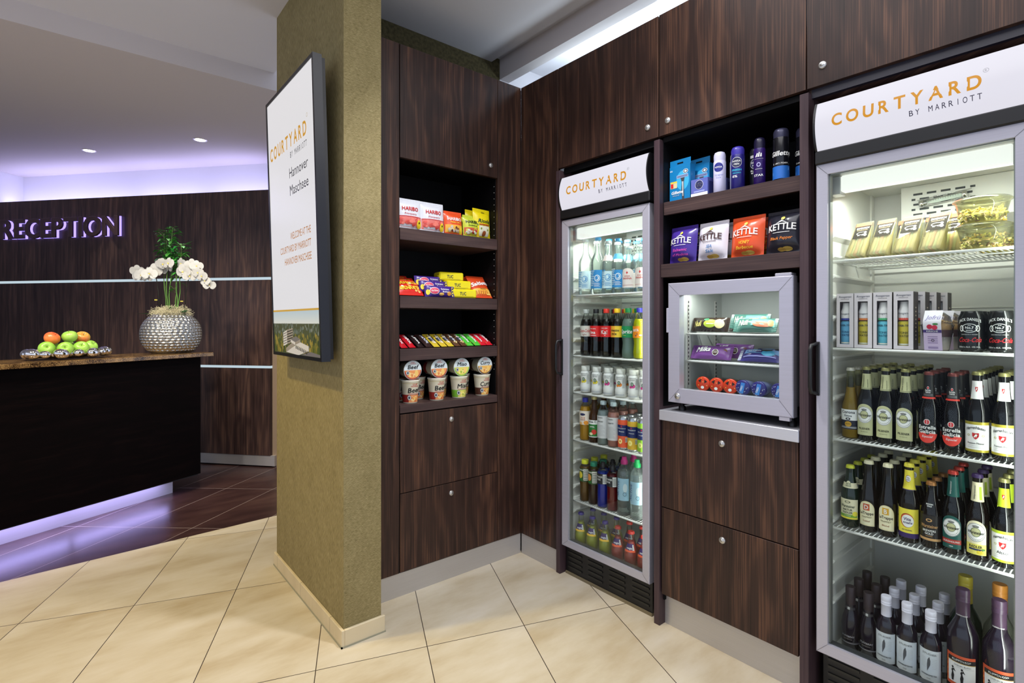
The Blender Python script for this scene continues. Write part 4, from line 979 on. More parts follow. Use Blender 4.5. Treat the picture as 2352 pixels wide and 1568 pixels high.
def trappe(ch, col):
    def a(mb, mp):
        arch(mb, mp, .0275, .020, .098, CR); arch(mb, mp, .0262, .022, .0965, C(226, 206, 120), 1.6); arch(mb, mp, .0252, .023, .0955, CR, 2.2); prect(mb, mp, -.0105, .069, .0105, .090, col, 3); ptext(mb, mp, ch, 0, .0725, .014, W_, 4, bold=1.2)
        ptext(mb, mp, 'LaTrappe', 0, .056, .0095, C(40, 30, 24), 4, w=.046, bold=1.2); ptext(mb, mp, 'TRAPPIST', 0, .0455, .0045, C(110, 100, 60), 4, w=.034); ptext(mb, mp, 'Dubbel' if ch == 'D' else 'Blond', 0, .033, .005, C(150, 90, 50), 4, w=.022)
    pr = [(0, .026), (.004, .0300), (.095, .0305), (.112, .0290), (.140, .0225), (.175, .0165), (.204, .0142), (.212, .015), (.220, .0135)]
    return bottle('beer_bottle', pr, DK_BR, (.214, .225, .0150, CR, 'crown'), labels=[dict(fn=a)])
@kind
def trapd(): return trappe('D', C(190, 84, 48))
@kind
def trapb(): return trappe('B', C(214, 164, 50))
@kind
def vita():
    def a(mb, mp):
        prect(mb, mp, -.038, .0155, .038, .030, VIO, 2); pdisc(mb, mp, 0, .068, .0205, .0215, C(150, 26, 44), 2, 28); pdisc(mb, mp, .0008, .0675, .019, .020, C(226, 120, 40), 2.6, 28); pdisc(mb, mp, .002, .0665, .0178, .0188, W_, 3.2, 28)
        ptext(mb, mp, 'Vita', .001, .068, .0095, VIO, 4, w=.022, bold=1.3); ptext(mb, mp, 'malz', .003, .0585, .0072, VIO, 4, w=.027, bold=1.3); ptext(mb, mp, 'DAS ORIGINAL', 0, .037, .004, VIO, 3, w=.030)
    def b(mb, mp): prect(mb, mp, -.04, .158, .04, .164, VIO, 2); pdisc(mb, mp, 0, .192, .0165, .0105, C(150, 26, 44), 2, 20); pdisc(mb, mp, .001, .192, .0150, .0092, W_, 3, 20); ptext(mb, mp, 'Vita', 0, .1925, .0045, VIO, 4, w=.018); ptext(mb, mp, 'malz', 0, .187, .004, VIO, 4, w=.020)
    return bottle('malt_drink_bottle', LN(.238), DK_BR, (.227, .238, .0142, C(226, 212, 70), 'crown'), labels=[dict(z0=.0155, z1=.103, ha=1.25, m=YL, fn=a), dict(z0=.158, z1=.218, ha=1.8, m=YL, fn=b, name='neck_label')])
@kind
def brew():
    CG = C(206, 160, 104)
    def a(mb, mp):
        ptext(mb, mp, 'Warsteiner', 0, .062, .010, CG, 3, w=.052, bold=1.2); ptext(mb, mp, 'BREWERS', 0, .050, .0065, W_, 3, w=.038, bold=1.3); ptext(mb, mp, 'GOLD', 0, .0415, .0065, W_, 3, w=.024, bold=1.3); ptext(mb, mp, 'LANDBIER', 0, .036, .003, CG, 3, w=.020); prect(mb, mp, -.038, .024, .038, .031, CG, 2); pdisc(mb, mp, 0, .084, .009, .005, CG, 3, 12, ri=.6)
    def b(mb, mp): ptext(mb, mp, 'BREWERS', 0, .128, .004, W_, 3, w=.026); ptext(mb, mp, 'GOLD', 0, .1225, .004, W_, 3, w=.017)
    pr = [(0, .026), (.004, .0308), (.098, .0312), (.114, .0285), (.136, .0215), (.160, .0158), (.180, .0138), (.186, .0142), (.190, .013)]
    return bottle('beer_bottle', pr, DK_BR, (.184, .195, .0140, mat((176, 120, 70), .35, .6), 'crown'), labels=[dict(z0=.022, z1=.098, ha=1.4, m=C(26, 22, 24), fn=a), dict(fn=b, name='neck_label')])
@kind
def alko():
    TE = C(12, 84, 78)
    def a(mb, mp): arch(mb, mp, .0285, .018, .112, TE); roundel(mb, mp, .078, .0255); prect(mb, mp, -.0285, .031, .0285, .044, C(170, 44, 36), 2.5); ptext(mb, mp, 'ALKOHOLFREI', 0, .035, .0052, W_, 3.4, w=.046); ptext(mb, mp, 'HERB', 0, .023, .003, W_, 3, w=.010)
    def b(mb, mp): ptext(mb, mp, 'Warsteiner', -.004, .190, .0085, W_, 3, w=.038, rot=pi/2)
    return bottle('beer_bottle', LN(.238), DK_BK, (.228, .238, .0138, mat((186, 60, 50), .3, .4), 'crown'), labels=[dict(fn=a), dict(z0=.164, z1=.222, ha=1.8, m=TE, fn=b, name='neck_label')])
@kind
def radler():
    def a(mb, mp): arch(mb, mp, .0285, .018, .113, CR); prect(mb, mp, -.0285, .018, .0285, .048, C(232, 220, 110), 1.6); roundel(mb, mp, .080, .0262); ptext(mb, mp, 'RADLER', 0, .037, .0075, K, 4, w=.034, bold=1.3); prect(mb, mp, -.018, .030, .018, .035, C(40, 50, 90), 2.6); pdisc(mb, mp, .012, .026, .010, .006, C(212, 190, 50), 2.2, 14); pdisc(mb, mp, .020, .034, .005, .003, C(70, 130, 50), 3, 10)
    def b(mb, mp): ptext(mb, mp, 'Warsteiner', -.006, .190, .009, K, 3, w=.040, rot=pi/2); prect(mb, mp, .014, .170, .028, .206, LIME, 2)
    return bottle('beer_bottle', LN(.240), DK_BR, (.230, .240, .0140, C(56, 34, 84), 'crown'), labels=[dict(fn=a), dict(z0=.164, z1=.218, ha=1.5, m=CR, fn=b, name='neck_label')])
# ---- wine
@kind
def wine():
    def a(mb, mp):
        ptext(mb, mp, 'STUDIER', .002, .098, .0055, C(96, 94, 90), 3, w=.040, bold=0)
        pts = [(-.004, .050), (-.0005, .058), (.0045, .070), (.005, .082), (.002, .093), (-.003, .084), (-.0045, .070)]; ppoly(mb, mp, pts, C(88, 88, 92), 3)
        for i in range(7): prect(mb, mp, .008, .060+i*.0045, .024, .0605+i*.0045, C(170, 170, 170), 3); prect(mb, mp, -.022, .060+i*.0045, -.008, .0605+i*.0045, C(170, 170, 170), 3)
        ptext(mb, mp, 'SOMMERSEMESTER', 0, .037, .0042, C(40, 40, 44), 3, w=.046, bold=.8); ptext(mb, mp, 'ROSÉ', 0, .028, .0028, C(70, 70, 74), 3, w=.010, bold=0)
    pr = [(0, .026), (.004, .0305), (.120, .031), (.136, .0285), (.148, .021), (.158, .0155), (.165, .0140), (.205, .0136), (.214, .0136)]
    return bottle('wine_bottle', pr, DK_VI, (.158, .219, .0162, C(226, 222, 236, .35), 'stelvin'), labels=[dict(z0=.020, z1=.112, ha=1.25, m=C(214, 218, 222), fn=a)])
@kind
def secco():
    def a(mb, mp): ptext(mb, mp, 'SCAVI&RAY', 0, .048, .006, C(190, 186, 186), 3, w=.046, bold=.5); ptext(mb, mp, 'PROSECCO', 0, .040, .0032, C(170, 160, 150), 3, w=.030, bold=0); prect(mb, mp, -.045, .028, .045, .032, mat((150, 150, 160), .3, .6), 2)
    def b(mb, mp): prect(mb, mp, -.04, .134, .04, .142, C(60, 56, 60), 2); prect(mb, mp, -.008, .134, .006, .142, C(196, 194, 190), 3)
    pr = [(0, .026), (.004, .0310), (.085, .0312), (.105, .0275), (.128, .0195), (.150, .0165), (.180, .0155), (.184, .0172), (.200, .0168), (.205, .0130)]
    return bottle('prosecco_bottle', pr, DK_VI, (.150, .206, .0176, mat((58, 44, 48), .4, .3), 'plain'), labels=[dict(fn=a), dict(fn=b, name='neck_band')])
def kwine(capc, lab, body, h=.308):
    def a(mb, mp):
        OR = C(206, 84, 48); prect(mb, mp, -.038, .038, .038, .128, OR, 1); prect(mb, mp, -.031, .048, .038, .112, C(232, 228, 224), 2); prect(mb, mp, -.031, .108, .038, .120, C(28, 22, 26), 3); prect(mb, mp, -.031, .1065, .038, .108, C(196, 160, 80), 3.4)
        ptext(mb, mp, 'KLIPPENKOP', .003, .1115, .0055, W_, 4, w=.044, bold=1.2); ptext(mb, mp, 'CHENIN BLANC', .006, .098, .0042, C(90, 90, 92), 3, w=.040, bold=0); prect(mb, mp, -.008, .0945, .034, .0951, C(160, 160, 160), 3)
        for x, s in ((-.018, 1.05), (.004, 1.)):
            ppoly(mb, mp, [(x-.0022, .052), (x+.0026, .052), (x+.0042, .068), (x+.0014, .078), (x+.0028, .0845), (x-.001, .086), (x-.0032, .080), (x-.0016, .075), (x-.0036, .064)], K, 3.6); pdisc(mb, mp, x+.0004, .090, .0026, .0032, K, 3.8, 10)
            ppoly(mb, mp, [(x+.002, .0845), (x+.0085, .079), (x+.003, .089), (x+.0025, .088), (x+.0068, .0795), (x+.002, .083)], K, 3.9)
        for i in range(5): ppoly(mb, mp, [(-.037, .044+i*.014), (-.032, .050+i*.014), (-.035, .056+i*.014)], C(236, 150, 60), 2.2)
    pr = [(0, .034), (.006, .0382), (.165, .0385), (.185, .036), (.205, .027), (.222, .0185), (.240, .0155), (.290, .0148), (.302, .0150)]
    return bottle('wine_bottle', pr, body, (h-.078, h, .0168, capc, 'stelvin'), labels=[dict(fn=a)] if lab else [])
@kind
def klip():
    t = kwine(C(66, 44, 66, .35), True, DK_VI)
    mb = MB(); prof = [(.225, .0172), (.31, .0172)]; mp = cyl(prof); ptext(mb, mp, 'KLIPPENKOP', 0, .2335, .0035, W_, 2, w=.028); mb.obj('neck_lettering', t); return t
@kind
def wyel(): return kwine(C(176, 160, 50, .4), False, DK_GR, .312)
@kind
def wora(): return kwine(C(196, 128, 50, .4), False, glass('clear_wine_glass', (.86, .88, .80), .9, dens=.12), .316)

S3, S4, S5 = .868, .578, .1722
GB = 'beer bottles on the middle shelf of the wide fridge'; GB2 = 'bottles on the lower shelf of the wide fridge'; GW = 'wine bottles on the bottom of the wide fridge'
wf = 'middle shelf of wide fridge'
column('corona', 'R', 1.540, .12, S3, 5, .066, 'clear golden-beer bottle with white and navy label', 'far left column', 'beer bottle', GB)
for u, wh in ((1.586, 'left of three'), (1.638, 'middle of three'), (1.690, 'right of three')):
    column('wp', 'R', u, .118, S3, 5, .068, 'dark beer bottle, khaki label with white roundel', wh, 'beer bottle', GB)
column('estrella', 'R', 1.748, .118, S3, 4, .068, 'black beer bottle with black and red round label', 'left of two columns', 'beer bottle', GB)
column('estrella', 'R', 1.804, .118, S3, 3, .068, 'black beer bottle with black and red round label', 'right of two columns', 'beer bottle', GB)
column('herrenp', 'R', 1.858, .118, S3, 6, .062, 'dark beer bottle, white gold-edged label and red shield', 'left of two columns', 'beer bottle', GB)
column('herrenp', 'R', 1.914, .118, S3, 6, .062, 'dark beer bottle, white gold-edged label and red shield', 'right column', 'beer bottle', GB)
column('natur', 'R', 1.540, .115, S4, 4, .068, 'green glass shandy bottle with cream label, yellow cap', 'lower shelf far left', 'beer bottle', GB2)
column('trapd', 'R', 1.592, .118, S4, 4, .068, 'brown ale bottle, arched cream label with red-brown square', 'lower shelf', 'beer bottle', GB2)
column('trapb', 'R', 1.644, .118, S4, 4, .068, 'brown ale bottle, arched cream label with yellow square', 'lower shelf', 'beer bottle', GB2)
column('vita', 'R', 1.699, .118, S4, 5, .066, 'malt drink bottle with bright yellow label, violet base', 'lower shelf', 'malt drink bottle', GB2)
column('brew', 'R', 1.753, .118, S4, 3, .068, 'short dark beer bottle with black and copper label', 'lower shelf', 'beer bottle', GB2)
column('alko', 'R', 1.804, .118, S4, 3, .068, 'dark beer bottle with teal neck and red-banded label', 'lower shelf', 'beer bottle', GB2)
column('radler', 'R', 1.858, .118, S4, 3, .072, 'brown bottle with cream and yellow lemon label, violet cap', 'lower shelf', 'beer bottle', GB2)
column('alster', 'R', 1.914, .118, S4, 3, .066, 'dark beer bottle with lime green neck label, white label', 'lower shelf right', 'beer bottle', GB2)
column('secco', 'R', 1.5405, .115, S5, 3, .080, 'dark violet sparkling wine bottle with long foil', 'bottom, leftmost column', 'wine bottle', GW)
column('secco', 'R', 1.592, .115, S5, 3, .080, 'dark violet sparkling wine bottle with long foil', 'bottom, second column', 'wine bottle', GW)
for u, wh in ((1.643, 'left'), (1.697, 'middle'), (1.755, 'right')):
    column('wine', 'R', u, .105, S5, 3, .078, 'small dark wine bottle with white screw cap', wh+' of three columns', 'wine bottle', GW)
put('klip', 'R', 1.826, .118, S5, 'large dark wine bottle with orange-edged white label, left of the two', 'wine bottle', GW)
put('klip', 'R', 1.904, .118, S5, 'large dark wine bottle with orange-edged white label, right of the two', 'wine bottle', GW)
put('wyel', 'R', 1.815, .215, S5, 'tall green wine bottle with yellow-green cap behind the front row', 'wine bottle')
put('wora', 'R', 1.892, .215, S5, 'tall clear wine bottle with orange cap behind the front row', 'wine bottle')

# ---- narrow fridge, top shelf: water
def water(h, r, capc, lab, fn, caps='plain', neck=None):
    nk = .0135; sh = h*.56
    pr = [(0, r-.004), (.004, r), (sh, r), (sh+h*.06, r*.93), (sh+h*.14, r*.62), (sh+h*.20, nk+.002), (h*.90, nk), (h*.96, nk)]
    L = []
    if lab: L.append(dict(z0=h*.10, z1=h*.42, ha=1.5, m=lab, fn=fn))
    if neck:
        def g(mb, mp): prect(mb, mp, -r*1.5, sh+h*.055, r*1.5, sh+h*.16, neck, 1)
        L.append(dict(fn=g, name='neck_label'))
    return bottle('water_bottle', pr, G_WATER, (h*.955, h, .0150, capc, caps), None, L)
LB = C(40, 130, 190); WB_ = C(196, 218, 222)
def wl(bg, fg):
    def f(mb, mp):
        r = .032; z = .075
        pdisc(mb, mp, .010, z, .014, .016, fg, 3, 20); pdisc(mb, mp, .010, z, .0115, .013, bg, 3.5, 20, ri=.75); pdisc(mb, mp, .008, z+.001, .006, .008, bg, 4, 12)
        for i in range(9): prect(mb, mp, -.034, .040+i*.0085, -.010+(i % 3)*.003, .0425+i*.0085, fg, 3)
        for i in range(4): prect(mb, mp, -.006, .036+i*.005, .024-(i % 2)*.006, .0375+i*.005, fg, 3)
    return f
@kind
def wtrA(): return water(.273, .036, C(210, 214, 210), WB_, wl(WB_, LB))
@kind
def wtrB(): return water(.273, .036, C(70, 160, 214), C(48, 132, 192), wl(C(48, 132, 192), W_))
@kind
def wtrC(): return water(.248, .029, C(212, 214, 206), WB_, wl(WB_, LB), neck=C(224, 206, 200))
@kind
def wtrD(): return water(.252, .029, C(70, 160, 214), C(48, 132, 192), wl(C(48, 132, 192), W_), neck=C(90, 176, 214))
@kind
def panna():
    def f(mb, mp):
        pdisc(mb, mp, 0, .088, .030, .020, C(228, 214, 206), 1.5, 20); pdisc(mb, mp, 0, .088, .004, .004, RED, 3, 10); prect(mb, mp, -.0008, .081, .0008, .095, RED, 3, 1, 1)
        ptext(mb, mp, 'ACQUA', 0, .070, .006, C(190, 60, 50), 3, w=.026); ptext(mb, mp, 'PANNA', 0, .058, .009, C(196, 60, 48), 3, w=.042, bold=1.2); prect(mb, mp, -.03, .032, .03, .033, C(190, 60, 50), 3)
    return water(.208, .032, C(186, 196, 190), C(226, 214, 208), f)
SW = 1.382; gw = 'water bottles on the top shelf of the narrow fridge'
column('wtrA', 'R', .392, .088, SW, 3, .08, 'clear water bottle with pale label and white cap', 'top shelf far left', 'water bottle', gw)
column('wtrB', 'R', .472, .088, SW, 3, .08, 'tall clear water bottle with blue label and cap', 'top shelf', 'water bottle', gw)
column('wtrC', 'R', .541, .080, SW, 3, .07, 'slim water bottle with pink shoulder label, pale cap', 'top shelf', 'water bottle', gw)
column('wtrD', 'R', .601, .080, SW, 4, .068, 'slim water bottle with blue labels and blue cap', 'top shelf', 'water bottle', gw)
column('panna', 'R', .664, .082, SW, 1, .07, 'short clear water bottle with cream and red label', 'left of pair', 'water bottle', gw)
column('panna', 'R', .732, .085, SW, 1, .07, 'short clear water bottle with cream and red label', 'right of pair', 'water bottle', gw)
column('wtrD', 'R', .662, .085, SW, 4, .070, 'slim water bottle with blue cap', 'behind the left short bottle', 'water bottle', gw, skip=1)
column('wtrD', 'R', .728, .085, SW, 4, .070, 'slim water bottle with blue cap', 'behind the right short bottle', 'water bottle', gw, skip=1)

# ---- soft drinks
PETP = [(0, .020), (.006, .0285), (.030, .0300), (.052, .0275), (.070, .0262), (.094, .0296), (.146, .0296), (.165, .027), (.190, .0165), (.205, .0128), (.218, .0128)]
def pet(body, liqc, capc, lab, fn, name='soft_drink_bottle', lv=.178):
    return bottle(name, PETP, body, (.207, .227, .0142, capc, 'plain'), (liqc, lv), [dict(z0=.094, z1=.146, ha=3.14, m=lab, fn=fn)])
PETG = glass('clear_plastic', (.975, .985, .98), .7)
COLA = liq((14, 8, 8))
@kind
def cokel():
    def f(mb, mp): ptext(mb, mp, 'Coca-Cola', 0, .115, .016, C(196, 40, 40), 3, w=.056, bold=.6, slant=.3); ptext(mb, mp, 'light', .004, .100, .009, C(150, 60, 60), 3, w=.022, bold=0)
    return pet(PETG, COLA, C(176, 180, 176), C(206, 202, 192), f)
@kind
def coker():
    def f(mb, mp): ptext(mb, mp, 'Ina', -.004, .108, .015, W_, 3, w=.026, bold=1.2); ptext(mb, mp, 'trink eine', -.006, .130, .006, W_, 3, w=.034, bold=.3); prect(mb, mp, -.02, .099, .012, .101, W_, 3)
    return pet(PETG, COLA, C(20, 20, 22), C(216, 34, 34), f)
@kind
def cokek():
    def f(mb, mp): ptext(mb, mp, 'Kai', 0, .108, .019, W_, 3, w=.032, bold=1.2); ptext(mb, mp, 'trink eine', 0, .133, .006, W_, 3, w=.032, bold=.3); ppoly(mb, mp, [(-.02, .098), (.004, .100), (.024, .108), (.004, .104)], W_, 3)
    return pet(PETG, COLA, C(216, 50, 34), C(216, 34, 34), f)
@kind
def mezzo():
    def f(mb, mp): prect(mb, mp, .0, .094, .05, .146, C(240, 200, 50), 2); ppoly(mb, mp, [(-.02, .095), (.03, .094), (.012, .108)], C(220, 60, 40), 2.6); ptext(mb, mp, 'mezzo', 0, .121, .012, K, 3.4, w=.040, bold=1.3); ptext(mb, mp, 'mix', -.004, .104, .014, K, 3.4, w=.026, bold=1.3)
    return pet(PETG, COLA, C(236, 190, 30), C(244, 170, 50), f)
@kind
def sprite():
    def f(mb, mp): ptext(mb, mp, 'Sprite', 0, .113, .018, W_, 3, w=.056, bold=1.1, slant=.2); prect(mb, mp, -.02, .103, .0, .1042, C(230, 220, 80), 3)
    return pet(PETG, glass('sprite_liquid', (.84, .93, .88), .3, dens=.30), C(10, 120, 60), C(16, 136, 76), f)
@kind
def fanta():
    def f(mb, mp): ppoly(mb, mp, [(-.030, .116), (.006, .120), (.010, .140), (-.028, .137)], C(40, 34, 110), 2.4); ptext(mb, mp, 'FANTA', -.010, .122, .012, W_, 3, w=.032, bold=1.3, rot=.08); ppoly(mb, mp, [(-.012, .105), (-.002, .114), (.002, .112), (-.006, .1)], C(80, 40, 90), 2.4); pdisc(mb, mp, .014, .106, .007, .003, W_, 3, 10)
    return pet(PETG, liq((206, 206, 20)), C(46, 44, 140), C(240, 140, 26), f)
S2 = 1.084; gc = 'soft drink bottles on the second shelf of the narrow fridge'
for k, u, n, de in (('cokel', .398, 2, 'silver-labelled cola bottle with grey cap'), ('coker', .462, 3, 'red-labelled cola bottle with black cap'), ('cokek', .527, 3, 'red-labelled cola bottle with red cap'),
                ('mezzo', .592, 3, 'cola-mix bottle, orange and yellow label, yellow cap'), ('sprite', .655, 3, 'green-labelled lemonade bottle with green cap'), ('fanta', .718, 3, 'yellow soda bottle, orange label and blue cap')):
    column(k, 'R', u, .084, S2, n, .068, de, 'second shelf of narrow fridge', 'soft drink bottle', gc)

# ---- white drink bottles, third shelf
def resrc(col):
    def f(mb, mp):
        ptext(mb, mp, 'resource', 0, .089, .006, C(60, 60, 64), 3, w=.034, bold=.4); ptext(mb, mp, 'SENSES', 0, .081, .0045, C(90, 90, 94), 3, w=.028, bold=.2)
        pdisc(mb, mp, .004, .056, .012, .009, col, 2.4, 12); pdisc(mb, mp, -.008, .052, .008, .006, col, 2.2, 10); pdisc(mb, mp, 0, .064, .0078, .0095, C(30, 80, 50), 3, 16); pdisc(mb, mp, 0, .064, .0045, .006, C(200, 216, 200), 3.6, 10, ri=.5)
        prect(mb, mp, -.026, .008, .026, .013, C(176, 180, 184), 2); prect(mb, mp, .016, .04, .032, .096, C(206, 208, 204), 1.6)
        for i in range(9): prect(mb, mp, .018, .044+i*.0055, .030, .0455+i*.0055, C(130, 130, 130), 2.4)
    pr = [(0, .022), (.004, .0262), (.030, .0268), (.045, .0238), (.056, .0225), (.070, .0245), (.088, .0258), (.098, .0240), (.104, .0195), (.110, .019)]
    return bottle('nutrition_drink_bottle', pr, C(226, 226, 222, .35), (.106, .128, .0212, C(214, 214, 206, .4), 'plain'), labels=[dict(fn=f)])
@kind
def resy(): return resrc(C(214, 196, 60))
@kind
def resp(): return resrc(C(196, 60, 130))
@kind
def reso(): return resrc(C(222, 130, 50))
S3b = .905; gr = 'white drink bottles on the third shelf of the narrow fridge'
for i, (k, u, de) in enumerate((('resy', .398, 'yellow fruit, far left'), ('resy', .471, 'yellow fruit, second from left'), ('resp', .544, 'magenta fruit, middle'), ('reso', .616, 'orange fruit, fourth from left'), ('resp', .690, 'pink fruit, fifth from left'), ('resp', .7495, 'pink fruit, at the door edge'))):
    column(k, 'R', u, .080, S3b, 4, .07, 'white capped drink bottle with '+de, 'third shelf', 'drink bottle', gr)

# ---- fourth shelf
@kind
def ojuice():
    def f(mb, mp): pdisc(mb, mp, -.002, .128, .014, .006, C(30, 40, 90), 2.5, 16); ptext(mb, mp, 'ACE', 0, .108, .007, C(200, 90, 30), 3, w=.022); ptext(mb, mp, 'DRINK', 0, .099, .006, C(200, 90, 30), 3, w=.026); pdisc(mb, mp, .016, .088, .012, .010, C(236, 150, 40), 2.5, 14); pdisc(mb, mp, -.012, .084, .010, .007, C(240, 190, 120), 2.4, 12)
    pr = [(0, .022), (.006, .0285), (.060, .0275), (.075, .0290), (.145, .0290), (.165, .024), (.182, .0135), (.192, .0135)]
    return bottle('juice_drink_bottle', pr, PETG, (.186, .207, .0145, C(40, 46, 150), 'plain'), (liq((206, 150, 20)), .165), [dict(z0=.078, z1=.145, ha=2.6, m=C(236, 222, 206), fn=f)])
@kind
def hohes():
    def f(mb, mp): prect(mb, mp, -.04, .03, .04, .088, C(40, 120, 50), 2); ptext(mb, mp, 'hohes C', -.002, .096, .010, K, 3, w=.044, bold=1.2); ptext(mb, mp, 'APFEL', 0, .073, .007, W_, 3, w=.026); pdisc(mb, mp, .010, .052, .013, .012, C(206, 50, 34), 3, 16); pdisc(mb, mp, -.006, .042, .010, .007, C(240, 226, 180), 3.5, 12)
    return bottle('juice_bottle', LN(.219, .0285, .115, .0135), glass('brown_bottle', (.40, .25, .12), .9, dens=.3), (.205, .219, .0148, mat((190, 176, 120), .3, .5), 'plain'), (liq((70, 34, 12)), .17), [dict(z0=.026, z1=.108, ha=1.6, m=W_, fn=f)])
def vitw(c, nm, sub):
    def f(mb, mp):
        ptext(mb, mp, 'VITAMIN', -.006, .126, .0055, K, 3, w=.028, bold=.4); ptext(mb, mp, nm, -.004, .108, .0065, K, 3, w=.030, bold=1)
        for i in range(9): prect(mb, mp, -.018, .044+i*.006, .020-(i % 3)*.005, .0448+i*.006, C(140, 140, 140), 3)
    pr = [(0, .024), (.006, .0300), (.140, .0305), (.158, .027), (.176, .018), (.184, .0145), (.192, .0145)]
    return bottle('vitamin_water_bottle', pr, PETG, (.188, .205, .0155, C(180, 196, 200), 'plain'), (c, .16), [dict(z0=.032, z1=.138, ha=1.7, m=C(206, 206, 206), fn=f)])
@kind
def vitc(): return vitw(glass('pale_liquid', (.84, .89, .89), .2, dens=.45), 'MEROAD', '')
@kind
def vitp(): return vitw(liq((190, 128, 116)), 'KARATE', '')
def slimcan(c, top, nm='soda_can', fruit=None):
    t = thing(nm, None, None); r = .0265; h = .150; AL = mat((196, 196, 200), .25, .9)
    mb = MB(); mb.lathe([(0, r-.006), (.005, r-.001), (.009, r), (h-.014, r), (h-.005, r-.004), (h-.001, r-.0045), (h, r-.0055), (h-.003, r-.008), (h-.003, .0005)], AL, 24, cap=False); mb.obj('can', t)
    pr = [(.008, r), (h-.012, r)]; mp = cyl(pr); mb = MB(); prect(mb, mp, -r*3.14, .010, r*3.14, h-.015, c, 1, 28, 1); prect(mb, mp, -r*3.14, .062, r*3.14, .112, BLU, 2, 28, 1)
    ppoly(mb, mp, [(-.024, .112), (0, .120), (.024, .112)], BLU, 2.4)
    ptext(mb, mp, 'S.PELLEGRINO', 0, .094, .0048, W_, 3, w=.040); ptext(mb, mp, top, 0, .080, .0055, W_, 3, w=.026, slant=.2, bold=.6)
    for a in range(5): ppoly(mb, mp, [(0, .109), (.004*cos(rad(72*a+70)), .105+.004*sin(rad(72*a+70))), (.004*cos(rad(72*a+110)), .105+.004*sin(rad(72*a+110)))], RED, 3)
    pdisc(mb, mp, -.006, .038, .012, .014, fruit or c, 3, 16); pdisc(mb, mp, -.006, .038, .009, .011, C(250, 236, 160), 3.5, 16, ri=.5); prect(mb, mp, .018, .034, .028, .056, W_, 3)
    for i in range(4): prect(mb, mp, .0185+i*.0022, .036, .0195+i*.0022, .054, K, 3.6, 1, 1)
    mb.obj('printed_sleeve', t); return t
@kind
def cano(): return slimcan(C(226, 88, 50), 'Rossa', fruit=C(230, 130, 60))
@kind
def cany(): return slimcan(C(214, 168, 50), 'Limonata', fruit=C(236, 210, 90))
@kind
def cang(): return slimcan(C(150, 200, 60), 'Pompelmo', fruit=C(190, 220, 90))
S4b = .668; gf = 'drinks on the fourth shelf of the narrow fridge'
column('ojuice', 'R', .392, .084, S4b, 3, .07, 'orange juice drink bottle with white label and blue cap', 'fourth shelf', 'juice bottle', gf)
column('hohes', 'R', .451, .084, S4b, 3, .07, 'brown juice bottle with white and green apple label', 'fourth shelf', 'juice bottle', gf)
column('vitc', 'R', .511, .080, S4b, 1, .07, 'clear vitamin water bottle with large white label', 'fourth shelf', 'water bottle', gf)
column('vitp', 'R', .573, .080, S4b, 3, .07, 'pink vitamin water bottle with large white label', 'fourth shelf', 'water bottle', gf)
column('vitp', 'R', .511, .080, S4b, 3, .07, 'pink vitamin water bottle', 'behind the clear vitamin water', 'water bottle', gf, skip=1)
for k, u, de in (('cano', .631, 'slim orange and navy soda can'), ('cany', .686, 'slim yellow and navy soda can'), ('cang', .741, 'slim lime green and navy soda can')):
    column(k, 'R', u, .080, S4b, 4, .058, de, 'fourth shelf of narrow fridge', 'soda can', gf)

# ---- fifth shelf
def tea(capc, fr, lq):
    def f(mb, mp):
        prect(mb, mp, .004, .105, .028, .160, C(210, 208, 196), 2)
        for i in range(6): prect(mb, mp, .006, .110+i*.008, .026, .1125+i*.008, C(60, 60, 60), 3)
        pdisc(mb, mp, -.014, .130, .013, .017, fr, 2.5, 16); ptext(mb, mp, 'fuzetea', -.010, .152, .008, W_, 3, w=.030, bold=1.2); pdisc(mb, mp, -.012, .108, .012, .006, C(40, 120, 50), 2.8, 10)
    pr = [(0, .022), (.006, .0280), (.070, .0270), (.095, .0285), (.165, .0285), (.180, .0165), (.186, .0155)]
    return bottle('iced_tea_bottle', pr, PETG, (.182, .201, .0180, capc, 'plain'), (lq, .17), [dict(z0=.098, z1=.163, ha=2.2, m=C(48, 76, 34), fn=f)])
@kind
def teay(): return tea(C(206, 208, 40), C(230, 206, 60), liq((112, 76, 24)))
@kind
def teag(): return tea(C(20, 120, 90), C(236, 150, 70), liq((60, 26, 14)))
def power(lq, band):
    def f(mb, mp):
        ptext(mb, mp, 'POWER', -.008, .143, .009, W_ if band == K else K, 3, w=.034, bold=1.2); ptext(mb, mp, 'ADE', -.012, .131, .008, W_ if band == K else K, 3, w=.022, bold=1.2)
        prect(mb, mp, .010, .116, .028, .160, W_, 3)
        for i in range(6): prect(mb, mp, .0115+i*.0026, .120, .0126+i*.0026, .156, K, 3.6, 1, 1)
    pr = [(0, .022), (.006, .0290), (.060, .0285), (.095, .0275), (.112, .0290), (.165, .0285), (.182, .0185), (.190, .0150)]
    return bottle('sports_drink_bottle', pr, PETG, (.188, .213, .0150, C(18, 18, 24), 'sport'), (lq, .165), [dict(z0=.114, z1=.162, ha=2.6, m=C(24, 26, 34), fn=f)])
@kind
def powb(): return power(liq((12, 44, 176)), K)
@kind
def powr(): return power(liq((120, 14, 26)), K)
